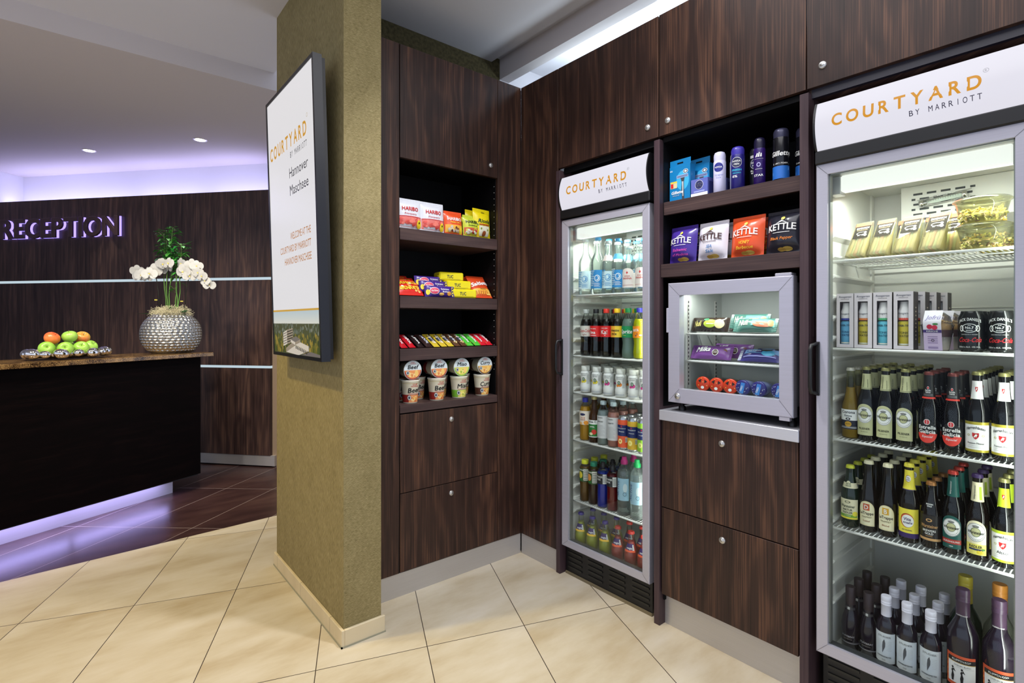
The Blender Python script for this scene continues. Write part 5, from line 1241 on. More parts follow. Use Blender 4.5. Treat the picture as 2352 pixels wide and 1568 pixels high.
def active(capc):
    def f(mb, mp):
        prect(mb, mp, -.024, .070, .034, .170, C(150, 186, 206), 1); ptext(mb, mp, 'ACTIVE', -.014, .120, .013, C(40, 50, 110), 3, w=.074, rot=pi/2*.97, bold=.8, slant=.25)
        pdisc(mb, mp, .014, .100, .008, .009, K, 3, 16, ri=.85); pdisc(mb, mp, .016, .128, .010, .020, C(196, 212, 218), 2, 14)
    pr = [(0, .024), (.006, .0325), (.180, .0330), (.205, .0285), (.222, .017), (.232, .0150)]
    return bottle('sports_water_bottle', pr, G_WATER, (.230, .264, .0160, capc, 'sport'), (glass('water', (.93, .95, .96), .2, dens=.15), .20), [dict(fn=f)])
@kind
def actm(): return active(C(170, 40, 110))
@kind
def actg(): return active(C(20, 150, 80))
S5b = .3688; g5 = 'drinks on the fifth shelf of the narrow fridge'
for k, u, n, de in (('teay', .392, 3, 'iced tea bottle with yellow cap'), ('teag', .449, 2, 'peach iced tea bottle with green cap'), ('powb', .508, 3, 'bright blue sports drink bottle'), ('powr', .567, 2, 'dark red sports drink bottle'), ('actm', .634, 2, 'tall clear sports water with magenta cap'), ('actg', .706, 2, 'tall clear sports water with green cap')):
    column(k, 'R', u, .082, S5b, n, .07, de, 'fifth shelf of the narrow fridge', 'drink bottle', g5)
# ---- bottom: bulb bottles
def bulb(lq, band, capc):
    def f(mb, mp):
        prect(mb, mp, -.030, .082, .030, .110, VIO, 1); prect(mb, mp, -.034, .076, .034, .084, band, 2); ptext(mb, mp, 'orangina', 0, .089, .008, W_, 3, w=.036, bold=1.2)
        for i in range(5): pdisc(mb, mp, -.024+i*.012, .080+.002*(i % 2), .006, .004, band, 2.6, 8)
        prect(mb, mp, .020, .084, .030, .106, W_, 3)
        for i in range(5): prect(mb, mp, .021, .086+i*.004, .029, .0875+i*.004, K, 3.6)
    pr = [(0, .020), (.004, .0270), (.020, .0310), (.040, .0325), (.060, .0320), (.075, .0290), (.100, .0200), (.120, .0135), (.148, .0120), (.156, .0125)]
    return bottle('fruit_soda_bottle', pr, PETG, (.152, .163, .0138, capc, 'crown'), (lq, .118), [dict(fn=f)])
@kind
def buly(): return bulb(liq((170, 172, 40), .3), C(236, 190, 50), C(56, 40, 130))
@kind
def bulr(): return bulb(liq((170, 56, 48), .3), C(228, 90, 50), C(190, 50, 44))
g6 = 'round fruit soda bottles on the bottom of the narrow fridge'
for k, u, wh in (('buly', .366, 'leftmost of the yellow-green three'), ('buly', .441, 'middle of the yellow-green three'), ('buly', .521, 'right of the yellow-green three'), ('bulr', .598, 'leftmost of the red three'), ('bulr', .673, 'middle of the red three'), ('bulr', .744, 'right of the red three, at door frame')):
    column(k, 'R', u, .082, .1402, 2, .085, 'round fruit soda bottle', wh, 'soda bottle', g6)
# ============================================================ bags and boxes
def pil_map(w, h, t, horiz=False, seam=.010, wr=.0012, ph=0.):
    def f(x, z, off, side=-1):
        sx = 2*x/w; sz = 2*z/h-1
        if horiz: a, b = sz, sx/(1-2*seam/w)
        else: a, b = sx, sz/(1-2*seam/h)
        a = min(1, abs(a)); b = min(1, abs(b))
        e = max(0, 1-a**2.6)**.75*max(0, 1-b**3.5)**.8
        T = t/2*e+wr*e*sin(11*sx+7*sz+ph)*sin(9*sz-5*sx+ph*2)+.0004
        k = 1-.035*e; off = off*2.6
        return ((x*k if not horiz else x), side*(T+off), (z if not horiz else h/2+(z-h/2)*k))
    return f
def pillow(name, w, h, t, m, fn=None, horiz=False, ph=0., seam=.010, nx=16, nz=18, m2=None):
    LAST[0] = t; r = thing(name, None, None); f = pil_map(w, h, t, horiz, seam, ph=ph); mb = MB()
    for side in (-1, 1):
        vs = [f(-w/2+w*i/nx, h*j/nz, 0, side) for j in range(nz+1) for i in range(nx+1)]
        fs = [(j*(nx+1)+i, j*(nx+1)+i+1, (j+1)*(nx+1)+i+1, (j+1)*(nx+1)+i) for j in range(nz) for i in range(nx)]
        if side == 1: fs = [q[::-1] for q in fs]
        mb.add(vs, fs, m, True)
    if fn: fn(mb, f)
    mb.obj('pouch', r)
    mb = MB(); sm = m2 or m
    if horiz:
        for x0, x1 in ((-w/2-.004, -w/2+.007), (w/2-.007, w/2+.004)):
            mb.box(x0, -.0011, h*.02, x1, .0011, h*.98, sm)
            for i in range(6): z = h*(.06+.155*i); mb.box(x0, -.0019, z, x1, .0019, z+h*.05, sm)
    else:
        mb.box(-w/2+.001, -.0012, h-.009, w/2-.001, .0012, h+.002, sm)
        for i in range(8): x = -w/2+.004+(w-.012)*i/8; mb.box(x, -.0018, h-.008, x+(w-.012)/16, .0018, h+.001, sm)
    mb.obj('crimped_seam', r); return r
def blobs(mb, mp, x0, z0, x1, z1, n, cols, r, lay, seed=1):
    q = random.Random(seed)
    for i in range(n): s = r*q.uniform(.7, 1.2); pdisc(mb, mp, q.uniform(x0+s, x1-s), q.uniform(z0+s, z1-s), s, s*q.uniform(.7, 1), q.choice(cols), lay+.15*(i % 5), 8)
FOIL = .30
@kind
def bag_strawb():
    w, h = .132, .145
    def f(mb, mp):
        prect(mb, mp, -w*.47, .012, w*.47, h*.40, C(226, 120, 110), 1); blobs(mb, mp, -w*.45, .012, w*.45, h*.40, 26, [C(230, 96, 84), C(238, 128, 112), C(214, 80, 70)], .009, 2, 3)
        prect(mb, mp, -w*.47, h*.40, w*.47, h*.42, RED, 3); ptext(mb, mp, 'HARIBO', 0, h*.60, .019, C(200, 30, 30), 3, w=.086, bold=1.6); ptext(mb, mp, 'Primavera', 0, h*.47, .009, C(190, 40, 50), 3, w=.062, bold=.5)
        pdisc(mb, mp, w*.36, .028, .013, .020, C(234, 206, 40), 4, 14); pdisc(mb, mp, w*.36, .034, .004, .005, K, 5, 8)
    return pillow('sweets_bag', w, h, .045, C(222, 224, 230, FOIL), f)
@kind
def bag_orange():
    w, h = .105, .118
    def f(mb, mp):
        ptext(mb, mp, 'HARIBO', 0, h*.60, .016, W_, 3, w=.080, bold=1.6); ptext(mb, mp, 'Happy Cola', 0, h*.50, .007, YL, 3, w=.056, bold=1); prect(mb, mp, -w*.47, .012, w*.47, h*.42, C(236, 176, 60), 1)
        blobs(mb, mp, -w*.42, .012, w*.28, h*.40, 22, [C(90, 50, 36), C(206, 196, 180), C(126, 70, 44), C(226, 200, 150)], .007, 2, 5); pdisc(mb, mp, w*.36, .024, .010, .018, C(236, 210, 40), 4, 12)
    return pillow('sweets_bag', w, h, .04, C(228, 84, 40, FOIL), f, ph=1)
@kind
def bag_gold():
    w, h = .100, .112
    def f(mb, mp):
        ptext(mb, mp, 'HARIBO', 0, h*.62, .016, K, 3, w=.078, bold=1.6); ptext(mb, mp, 'Goldbären', 0, h*.49, .008, C(40, 60, 20), 3, w=.056, bold=1); prect(mb, mp, -w*.47, .012, w*.47, h*.42, C(206, 90, 50), 1)
        blobs(mb, mp, -w*.42, .012, w*.3, h*.38, 22, [C(176, 40, 40), C(230, 200, 90), C(150, 60, 50), C(210, 214, 190)], .007, 2, 8); pdisc(mb, mp, w*.36, .022, .011, .018, C(236, 200, 40), 4, 12)
    return pillow('sweets_bag', w, h, .04, C(200, 212, 60, FOIL), f, ph=2)
@kind
def bag_ricola():
    w, h = .118, .155
    def f(mb, mp):
        ptext(mb, mp, 'Ricola', 0, h*.53, .019, C(20, 60, 36), 3, w=.080, bold=1.8, slant=.25); prect(mb, mp, -.034, h*.44, .036, h*.485, C(176, 80, 30), 3); prect(mb, mp, -.034, .014, .036, h*.42, C(226, 222, 196), 2); pdisc(mb, mp, .0, h*.17, .013, .014, C(150, 74, 24), 3, 14)
        for x, z in ((-.045, .05), (-.042, .07), (.046, .04), (-.022, .05), (.024, .046), (.044, .08)): pdisc(mb, mp, x, z, .005, .006, C(130, 150, 30), 3, 8)
        prect(mb, mp, -.010, h*.86, .012, h*.90, C(120, 110, 20), 2)
    return pillow('sweets_bag', w, h, .045, C(236, 214, 20, FOIL), f, ph=3)
g = 'sweets bags on the top shelf of the snack cabinet'
put('bag_strawb', 'L', -.652, .045, 1.680, 'white and red sweets bag at the far left front of top shelf', 'sweets bag', g, rx=-.08)
put('bag_strawb', 'L', -.524, .048, 1.680, 'white and red sweets bag, second from left at the front', 'sweets bag', g, rx=-.08)
put('bag_strawb', 'L', -.622, .098, 1.680, 'white and red sweets bag behind the far left one', 'sweets bag', g, rx=-.05)
put('bag_strawb', 'L', -.512, .100, 1.680, 'white and red sweets bag behind the second from left', 'sweets bag', g, rx=-.05)
put('bag_orange', 'L', -.404, .045, 1.680, 'small orange sweets bag in the middle of the top shelf', 'sweets bag', g, rx=-.1)
put('bag_orange', 'L', -.400, .095, 1.680, 'small orange sweets bag behind the front orange one', 'sweets bag', g, rx=-.1)
put('bag_gold', 'L', -.295, .045, 1.680, 'small lime green sweets bag between orange and yellow bags', 'sweets bag', g, rx=-.1)
put('bag_gold', 'L', -.300, .095, 1.680, 'small lime green sweets bag behind the front lime one', 'sweets bag', g, rx=-.1)
put('bag_ricola', 'L', -.2235, .052, 1.680, 'yellow herb sweets bag with green script at the right end', 'sweets bag', g, rx=-.06, rz=.12)
put('bag_ricola', 'L', -.232, .112, 1.680, 'yellow herb sweets bag behind the front yellow one', 'sweets bag', g, rx=-.03, rz=.1)
@kind
def nic():
    w, h = .148, .108
    def f(mb, mp):
        for z in (h*.62, h*.26): ptext(mb, mp, "NICNAC'S", 0, z, .022, C(240, 216, 40), 4, w=.108, bold=2., rot=.06)
        blobs(mb, mp, -w*.45, .01, w*.45, h*.96, 34, [C(236, 150, 70), C(226, 110, 50), C(240, 190, 110), C(220, 230, 220)], .008, 2, 4)
    return pillow('nut_snack_bag', w, h, .026, C(208, 40, 30, FOIL), f)
g = 'snack packs on the second shelf of the snack cabinet'
for i, (u, d, z, rx) in enumerate(((-.644, .045, 1.372, -.8), (-.640, .096, 1.386, -.8), (-.646, .147, 1.400, -.8))):
    put('nic', 'L', u, d, z, 'red and yellow nut snack bag, %s of the pile at left' % ('lowest', 'middle', 'topmost')[i], 'snack bag', g, rx=rx)
@kind
def leib():
    w, h = .155, .055
    def f(mb, mp):
        pdisc(mb, mp, -w*.22, h*.52, .024, .018, W_, 2.4, 20); pdisc(mb, mp, -w*.22, h*.52, .022, .016, C(206, 60, 90), 3, 20); ptext(mb, mp, 'Ohne Gleichen', -w*.22, h*.45, .008, W_, 3.8, w=.034, bold=1.5)
        ptext(mb, mp, 'Erdnüsse', w*.15, h*.60, .009, W_, 3, w=.046, bold=.8); ptext(mb, mp, 'Butter', w*.17, h*.38, .008, W_, 3, w=.036, bold=.8)
        for i in range(7): a = (i % 2); prect(mb, mp, w*.40, h*(.1+.12*i), w*.44, h*(.1+.12*i+.1), YL if a else VIO, 3, 1, 1); prect(mb, mp, w*.44, h*(.1+.12*i), w*.48, h*(.1+.12*i+.1), VIO if a else YL, 3, 1, 1)
        pdisc(mb, mp, w*.30, h*.30, .013, .011, C(214, 150, 60), 2.6, 12); pdisc(mb, mp, -w*.42, h*.4, .010, .014, YL, 2.6, 8); pdisc(mb, mp, w*.02, h*.22, .014, .007, C(226, 180, 90), 2.6, 10)
    return pillow('biscuit_pack', w, h, .035, C(66, 40, 130, FOIL), f, True)
for i, (u, d, z, rx) in enumerate(((-.492, .032, 1.3685, -.15), (-.502, .068, 1.395, -.2), (-.508, .105, 1.420, -.2), (-.50, .145, 1.37, -.1))):
    put('leib', 'L', u, d, z, 'violet and yellow biscuit pack, %s' % ('lowest at the front', 'second row up', 'top row, above the others', 'hidden at the back')[i], 'biscuit pack', g, rx=rx, rz=.05*(i-1))
@kind
def tuc():
    t = thing('cracker_pack', None, None); mb = MB(); mb.box(-.07, 0, 0, .07, .075, .044, C(226, 210, 20, .35), .006)
    mp = flat(0, 0, 0); ptext(mb, mp, 'TUC', -.01, .014, .016, C(20, 34, 60), 2, w=.036, bold=2.2); prect(mb, mp, -.06, .008, .05, .0095, C(170, 150, 20), 2)
    top = lambda a, b, off: (a, b, .044+off); prect(mb, top, -.028, .026, .026, .052, C(20, 34, 60), 1); ptext(mb, top, 'TUC', 0, .031, .016, W_, 3, w=.044, bold=2.); ppoly(mb, top, [(.035, .03), (.05, .026), (.05, .05), (.036, .052)], C(236, 180, 60), 2)
    mb.obj('wrapper', t); mb = MB()
    for s in (-1, 1): mb.box(s*.07-.004, .012, .018, s*.07+.004, .062, .026, C(214, 198, 20, .4), .002)
    mb.obj('wrapper_end', t); return t
for i, (u, d, z) in enumerate(((-.352, .022, 1.3685), (-.358, .062, 1.4135), (-.345, .11, 1.3685), (-.375, .105, 1.4585))):
    put('tuc', 'L', u, d, z, 'yellow cracker pack, %s of the stack' % ('front lowest', 'second up', 'rear lowest', 'topmost')[i], 'cracker pack', g, rz=-.12)
@kind
def salt():
    w, h = .112, .145
    def f(mb, mp):
        prect(mb, mp, -w*.46, .01, w*.46, h*.36, C(236, 170, 60), 1); ptext(mb, mp, 'Saltletts', 0, h*.50, .024, W_, 4, w=.108, bold=2., rot=.12, slant=.2); ptext(mb, mp, 'Sticks', .004, h*.30, .010, C(120, 60, 20), 4, w=.034, bold=.6)
        for i in range(7): x = -w*.38+i*w*.12; prect(mb, mp, x, .012, x+.006, h*.26, C(190, 110, 36), 2)
        ppoly(mb, mp, [(w*.18, .016), (w*.44, .016), (w*.34, h*.30)], C(246, 206, 110), 3)
    return pillow('pretzel_stick_bag', w, h, .036, C(206, 70, 30, FOIL), f)
for i, (u, d, z, rx) in enumerate(((-.2195, .040, 1.371, -.65), (-.2195, .095, 1.371, -.65), (-.2195, .150, 1.371, -.65), (-.2195, .204, 1.371, -.65))):
    put('salt', 'L', u, d, z, 'orange-red pretzel stick bag, %s of the leaning row' % ('front', 'second', 'third', 'rearmost')[i], 'snack bag', g, rx=rx)
# candy bars on the third shelf
def cbar(name, c, fg, txt, w=.036, h=.115, extra=None, t_=.018):
    def f(mb, mp):
        ptext(mb, mp, txt, -w*.20, h*.5, w*.40, fg, 3, w=h*.62, bold=1.8, rot=-pi/2+.02)
        if extra: extra(mb, mp, w, h)
    return pillow(name, w, h, t_, c, f, nx=12, nz=18, seam=.006)
def nutty(mb, mp, w, h):
    blobs(mb, mp, -w*.45, h*.08, w*.42, h*.92, 20, [C(176, 130, 60), C(120, 80, 40), C(220, 196, 120)], .0045, 1.5, 6); prect(mb, mp, -w*.4, h*.35, w*.4, h*.62, C(40, 44, 60), 2.2)
def rainb(mb, mp, w, h):
    for i, c in enumerate((C(230, 60, 50), C(240, 170, 40), C(240, 226, 60), C(60, 160, 70), C(90, 60, 150))): ppoly(mb, mp, [(-w*.45, h*(.10+.022*i)), (w*.45, h*(.2+.022*i)), (w*.45, h*(.22+.022*i)), (-w*.45, h*(.12+.022*i))], c, 2)
@kind
def bkit(): return cbar('chocolate_bar', C(186, 20, 34, FOIL), W_, 'KitKat')
@kind
def bdark(): return cbar('chocolate_bar', C(40, 26, 26, FOIL), W_, 'Lion')
@kind
def bsnick(): return cbar('chocolate_bar', C(50, 32, 30, FOIL), C(210, 216, 226), 'SNICKERS')
@kind
def bcorn(): return cbar('cereal_bar', C(206, 180, 50, FOIL), W_, 'Corny', extra=nutty)
@kind
def bnut(): return cbar('cereal_bar', C(90, 60, 40, FOIL), W_, 'nut bar', extra=nutty)
@kind
def bgrn(): return cbar('sweets_pack', C(80, 190, 60, FOIL), W_, 'skittles', .042, .112, rainb)
@kind
def bred(): return cbar('sweets_pack', C(206, 28, 44, FOIL), W_, 'Skittles', .040, .112, rainb)
g = 'bars laid side by side on the third shelf of the snack cabinet'
bars = [('bkit', -.694, 'red chocolate bar partly hidden at the far left'), ('bkit', -.652, 'red chocolate bar, second from the left'), ('bdark', -.606, 'dark brown chocolate bar beside the red bars'), ('bsnick', -.562, 'dark chocolate bar with pale lettering, fourth from left'),
        ('bcorn', -.520, 'yellow cereal bar, leftmost of three yellow ones'), ('bcorn', -.478, 'yellow cereal bar, middle of three yellow ones'), ('bcorn', -.438, 'yellow cereal bar, right of three yellow ones'), ('bnut', -.398, 'brown nut bar, left of the pair beside green packs'),
        ('bnut', -.358, 'brown nut bar, right of the pair beside green packs'), ('bgrn', -.322, 'green sweets pack with rainbow, left one'), ('bgrn', -.275, 'green sweets pack with rainbow, right one'), ('bred', -.238, 'red sweets pack with rainbow, left one'), ('bred', -.199, 'red sweets pack with rainbow at the right end')]
for k, u, lb in bars: put(k, 'L', u+.012, .030, 1.1265, lb, 'snack bar', g, rx=-1.05, rz=.10)
for k, u, lb in (('bnut', -.64, 'brown bar lying crosswise at the back left'), ('bkit', -.46, 'red bar lying at the back behind the yellow bars'), ('bgrn', -.37, 'green pack lying at the back, left one'), ('bgrn', -.31, 'green pack lying at the back, right one'), ('bred', -.20, 'red pack lying at the back right')):
    put(k, 'L', u, .130, 1.150, lb, 'snack bar', g, rx=-1.35, rz=.5)
# noodle cups
def cup(name, txt, c1, c2):
    t = thing(name, None, None); rt, rb_, h = .0442, .0335, .108; IV = C(226, 220, 196, .4)
    mb = MB(); mb.lathe([(0, rb_-.003), (.001, rb_), (.004, rb_), (h-.006, rt-.001), (h-.002, rt+.0015), (h, rt+.0005)], IV, 32); mb.obj('cup', t)
    pr = [(0, rb_), (h, rt)]; mp = cyl(pr); mb = MB()
    prect(mb, mp, -.105, .006, .105, .042, c1, 1, 26, 4); prect(mb, mp, -.030, .006, .034, .040, c2, 2, 10, 3); blobs(mb, mp, -.018, .007, .030, .038, 26, [C(236, 210, 140), C(220, 150, 80), C(240, 190, 90), C(196, 80, 50)] if txt != 'Miso' else [C(236, 214, 110), C(150, 180, 60), C(240, 226, 150)], .0045, 3, 9)
    pdisc(mb, mp, -.026, .028, .011, .012, C(60, 76, 90), 3.4, 14); pdisc(mb, mp, -.026, .028, .009, .010, W_, 4, 14, ri=.7)
    ptext(mb, mp, txt, .0, .052, .023, K, 4, w=.074 if len(txt) > 4 else .066, bold=1.3, slant=.2, rot=.05); ptext(mb, mp, 'CUP', .004, .086, .007, C(200, 70, 60), 3, w=.026, bold=1.4); ptext(mb, mp, 'NOODLES', .004, .078, .006, C(200, 70, 60), 3, w=.040, bold=1.4); prect(mb, mp, -.105, .094, .105, .0955, C(190, 176, 110), 2, 26, 1); prect(mb, mp, -.03, .045, .03, .047, C(190, 70, 60), 3)
    mb.obj('printed_sleeve', t)
    mb = MB(); mb.lathe([(h, rt+.0005), (h+.0012, rt+.001), (h+.0016, rt-.001)], C(214, 222, 222, .3), 32)
    lp = lambda a, b, off: (a, b, h+.0016+off)
    pdisc(mb, lp, 0, 0, rt*.98, rt*.98, C(206, 218, 220, .3), .5, 32); pdisc(mb, lp, 0, 0, rt*.97, rt*.97, c2, 1.2, 24, a0=pi, a1=2*pi); pdisc(mb, lp, 0, 0, rt*.97, rt*.97, c1, 1.4, 20, ri=.9, a0=pi*1.02, a1=1.98*pi)
    blobs(mb, lp, -.024, -.034, .022, -.006, 30, [C(236, 200, 120), C(214, 130, 70), C(240, 210, 150)] if txt != 'Miso' else [C(236, 214, 110), C(150, 180, 60), C(240, 226, 150)], .0045, 2.4, 9); pdisc(mb, lp, -.026, -.012, .009, .010, C(60, 76, 90), 4, 14); pdisc(mb, lp, -.026, -.012, .0075, .008, W_, 4.6, 14, ri=.7); pdisc(mb, lp, .018, -.016, .009, .017, C(236, 196, 110), 4, 12)
    ptext(mb, lp, txt, 0, .006, .019, K, 4, w=.060 if len(txt) > 4 else .054, bold=1.3, slant=.2); ptext(mb, lp, 'CUP', .0, .033, .005, C(200, 70, 60), 3, w=.018, bold=1.3); ptext(mb, lp, 'NOODLES', 0, .0275, .004, C(200, 70, 60), 3, w=.030, bold=1.3)
    mb.obj('lid', t); return t
@kind
def cbeef(): return cup('noodle_cup', 'Beef', C(150, 40, 34), C(230, 150, 90))
@kind
def cmiso(): return cup('noodle_cup', 'Miso', C(120, 180, 50), C(220, 210, 100))
@kind
def ccurry(): return cup('noodle_cup', 'Curry', C(80, 44, 30), C(232, 180, 90))
g = 'instant noodle cups on the bottom shelf of the snack cabinet'
cu = [('cbeef', -.642, 'Beef', 'at the far left'), ('cbeef', -.498, 'Beef', 'second from left'), ('cmiso', -.368, 'Miso', 'third from left'), ('ccurry', -.224, 'Curry', 'at the right end')]
for k, u, nm, wh in cu:
    put(k, 'L', u, .052, .8682, 'noodle cup reading %s, standing upright in front, %s' % (nm, wh), 'noodle cup', g, rz=-.02)
    put(k, 'L', u, .126, .9785+.0455, 'noodle cup reading %s, lying on its side on top, %s' % (nm, wh), 'noodle cup', g, rx=pi/2, rz=-.05)
for k, u, nm, wh in (('cbeef', -.555, 'Beef', 'first gap from left'), ('ccurry', -.425, 'Curry', 'second gap from left'), ('ccurry', -.288, 'Curry', 'third gap from left'), ('cbeef', -.645, 'Beef', 'directly behind the far left cup')):
    put(k, 'L', u, .148 if u != -.645 else .150, .8682, 'noodle cup reading %s standing behind, in the %s' % (nm, wh), 'noodle cup', g, rz=.35)

# ============================================================ toiletries on the upper shelf of the freezer cabinet
def boxy(name, w, h, d, m, fn, side=None, extra=None):
    t = thing(name, None, None); mb = MB(); mb.box(-w/2, 0, 0, w/2, d, h, m, .0006); fn(mb, flat(0)); 
    if side: side(mb, lambda a, b, off: (w/2+off, a, b))
    mb.obj('carton', t)
    if extra: extra(t)
    return t
@kind
def razor():
    w, h = .098, .148; BL = C(20, 120, 176, .3)
    def f(mb, mp):
        pdisc(mb, mp, .014, .085, .030, .040, C(60, 170, 214), 1, 20); prect(mb, mp, -.014, .096, .040, .108, C(160, 176, 206), 3); prect(mb, mp, -.012, .099, .038, .101, C(50, 60, 110), 4); prect(mb, mp, -.012, .103, .038, .105, C(50, 60, 110), 4)
        ppoly(mb, mp, [(.004, .096), (.024, .096), (.020, .078), (.022, .006), (.012, .004), (.008, .050), (.010, .078)], C(60, 64, 70), 3); ppoly(mb, mp, [(.012, .080), (.018, .080), (.018, .020), (.014, .020)], C(190, 196, 200), 4)
        pdisc(mb, mp, .028, .120, .012, .009, W_, 3, 16); pdisc(mb, mp, .028, .120, .010, .0075, C(40, 60, 80), 3.6, 12, ri=.6); ptext(mb, mp, 'Gillette', -.012, .034, .012, W_, 5, w=.056, bold=1.6, slant=.2); ptext(mb, mp, 'MACH3', -.018, .024, .006, W_, 5, w=.032, bold=1.2, slant=.3)
        prect(mb, mp, -.044, .058, -.012, .086, C(206, 196, 150), 3); prect(mb, mp, -.042, .060, -.030, .078, RED, 4); prect(mb, mp, -.044, .080, -.012, .086, C(226, 200, 60), 4); ptext(mb, mp, 'NEU', -.040, .128, .006, W_, 3, w=.012)
    def ex(t): mb = MB(); mb.box(-w/2, .004, h, w/2, .0052, h+.026, BL); mb.box(-.014, .0032, h+.008, .014, .0042, h+.014, BLK2); mb.obj('hanging_tab', t)
    return boxy('razor_box', w, h, .035, BL, f, extra=ex)
@kind
def cream():
    w, h = .074, .074
    def f(mb, mp): prect(mb, mp, -w/2, 0, w/2, .018, W_, 1); pdisc(mb, mp, 0, .050, .018, .018, W_, 2, 24); pdisc(mb, mp, 0, .050, .0168, .0168, C(40, 44, 90), 3, 24); ptext(mb, mp, 'NIVEA', 0, .051, .006, W_, 4, w=.026, bold=1.4); ptext(mb, mp, 'MEN', 0, .042, .006, W_, 4, w=.018, bold=1.4); prect(mb, mp, -.024, .021, .024, .027, C(150, 160, 210), 2)
    def s(mb, mp): prect(mb, mp, .010, .01, .05, .06, C(50, 56, 120), 1)
    return boxy('face_cream_box', w, h, .06, C(96, 104, 176, .35), f, s)
def spray_(name, h, r, body, capm, caph, fn, shoulder=True):
    pr = [(0, r-.002), (.002, r), (h-caph-.004, r), (h-caph, r*.96)]; t = thing(name, None, None); mb = MB(); mb.lathe(pr, body, 28); mb.obj('can', t)
    mb = MB(); mb.lathe([(h-caph, r*.93), (h-caph*.5, r*.96), (h-.010, r*.92), (h-.003, r*.78), (h, r*.5)], capm, 28); mb.obj('cap', t)
    mb = MB(); fn(mb, cyl([(0, r), (h, r)])); mb.obj('printed_label', t); return t
def nivea(mb, mp, r, z, men):
    pdisc(mb, mp, 0, z, r*.86, r*.86, W_ if men else C(34, 40, 130), 2, 26); pdisc(mb, mp, 0, z, r*.80, r*.80, C(24, 28, 70) if men else C(34, 40, 130), 3, 26)
    ptext(mb, mp, 'NIVEA', 0, z+(.001 if men else -.003), .007, W_, 4, w=r*1.3, bold=1.4)
    if men: ptext(mb, mp, 'MEN', 0, z-.010, .007, W_, 4, w=r*.85, bold=1.4)
@kind
def nvw():
    def f(mb, mp): nivea(mb, mp, .0205, .098, 0); ptext(mb, mp, 'Original', .002, .066, .006, C(120, 130, 190), 3, w=.030, bold=0); ptext(mb, mp, 'Care', 0, .056, .006, C(120, 130, 190), 3, w=.018, bold=0)
    return spray_('deodorant_spray', .160, .0228, C(216, 214, 240, .3), C(206, 204, 230, .35), .036, f)
@kind
def nvg():
    def f(mb, mp): nivea(mb, mp, .0205, .092, 0); pdisc(mb, mp, 0, .046, .018, .024, C(120, 160, 200), 2, 18)
    return spray_('deodorant_spray', .152, .0225, C(190, 196, 214, .3), C(150, 150, 140, .35), .032, f)
@kind
def nvb():
    def f(mb, mp): nivea(mb, mp, .022, .098, 1); ptext(mb, mp, 'FRESH', 0, .066, .0075, C(60, 190, 220), 3, w=.034, bold=1.4); ptext(mb, mp, 'OCEAN', 0, .056, .0055, C(60, 190, 220), 3, w=.030, bold=1.4); ptext(mb, mp, '0%', -.006, .042, .009, W_, 3, w=.018, bold=1)
    return spray_('deodorant_spray', .160, .0245, C(34, 30, 112, .3), C(60, 50, 156, .35), .032, f)
@kind
def nvk():
    def f(mb, mp): nivea(mb, mp, .021, .090, 1); ptext(mb, mp, 'BLACK', 0, .062, .006, W_, 3, w=.032, bold=1.4); ptext(mb, mp, 'WHITE', 0, .053, .006, W_, 3, w=.030, bold=1.4); prect(mb, mp, -.018, .112, 0, .122, C(190, 190, 190), 2)
    return spray_('deodorant_spray', .152, .0225, C(20, 22, 30, .3), C(26, 28, 34, .3), .034, f)
@kind
def adi():
    def f(mb, mp):
        for i in range(3): ppoly(mb, mp, [(-.012+i*.008, .100), (-.006+i*.008, .100), (-.002+i*.006, .112+.003*i-(i == 2)*.006), (-.005+i*.006, .114+.003*i-(i == 2)*.006)], W_, 3)
        prect(mb, mp, -.016, .093, .016, .0936, W_, 3); pdisc(mb, mp, 0, .072, .007, .008, C(180, 170, 220), 3, 14, ri=.6); ptext(mb, mp, 'STAR', 0, .030, .008, W_, 3, w=.032, bold=1.2); prect(mb, mp, -.012, .056, .012, .057, W_, 3)
    return spray_('body_spray', .172, .0200, C(46, 22, 96, .25), C(28, 24, 52, .3), .040, f)
@kind
def foam():
    def f(mb, mp): ptext(mb, mp, 'Gillette', 0, .086, .017, W_, 3, w=.074, bold=1.8, slant=.2); prect(mb, mp, -.07, .006, .07, .050, C(40, 110, 196), 1, 26, 2); ptext(mb, mp, 'SHAVE FOAM', 0, .056, .006, W_, 3, w=.050, bold=.8); ppoly(mb, mp, [(-.028, .020), (.030, .034), (.030, .046), (-.028, .030)], C(150, 206, 240), 2)
    return spray_('shaving_foam_can', .185, .0265, C(20, 20, 26, .2), mat((60, 60, 84), .3, .3), .034, f)
SA = 1.7422; g = 'toiletries on the upper shelf of the freezer cabinet'
for k, u, d, lb, cat in (('razor', .940, .055, 'blue razor box with hanging tab at the front left', 'razor box'), ('razor', .995, .105, 'blue razor box behind the front one', 'razor box'), ('cream', 1.032, .048, 'violet-blue face cream box in front', 'cream box'), ('cream', 1.072, .120, 'violet-blue face cream box behind the front one', 'cream box'),
    ('nvw', 1.112, .060, 'white deodorant spray with blue disc, at the front', 'deodorant'), ('nvg', 1.160, .095, 'pale blue deodorant spray with grey cap beside white one', 'deodorant'), ('nvb', 1.187, .055, 'dark blue deodorant spray with violet cap, at the front', 'deodorant'), ('nvk', 1.235, .098, 'black deodorant spray behind the dark blue one', 'deodorant'),
    ('adi', 1.268, .056, 'violet body spray with dark cap, front one', 'body spray'), ('adi', 1.318, .110, 'violet body spray with dark cap, behind the front one', 'body spray'), ('foam', 1.342, .060, 'black and blue shaving foam can, front one', 'shaving foam'), ('foam', 1.398, .110, 'black and blue shaving foam can behind at the right end', 'shaving foam')):
    put(k, 'R', u, d, SA, lb, cat, g, rz=.28 if cat not in ('razor box', 'cream box') else -.04)
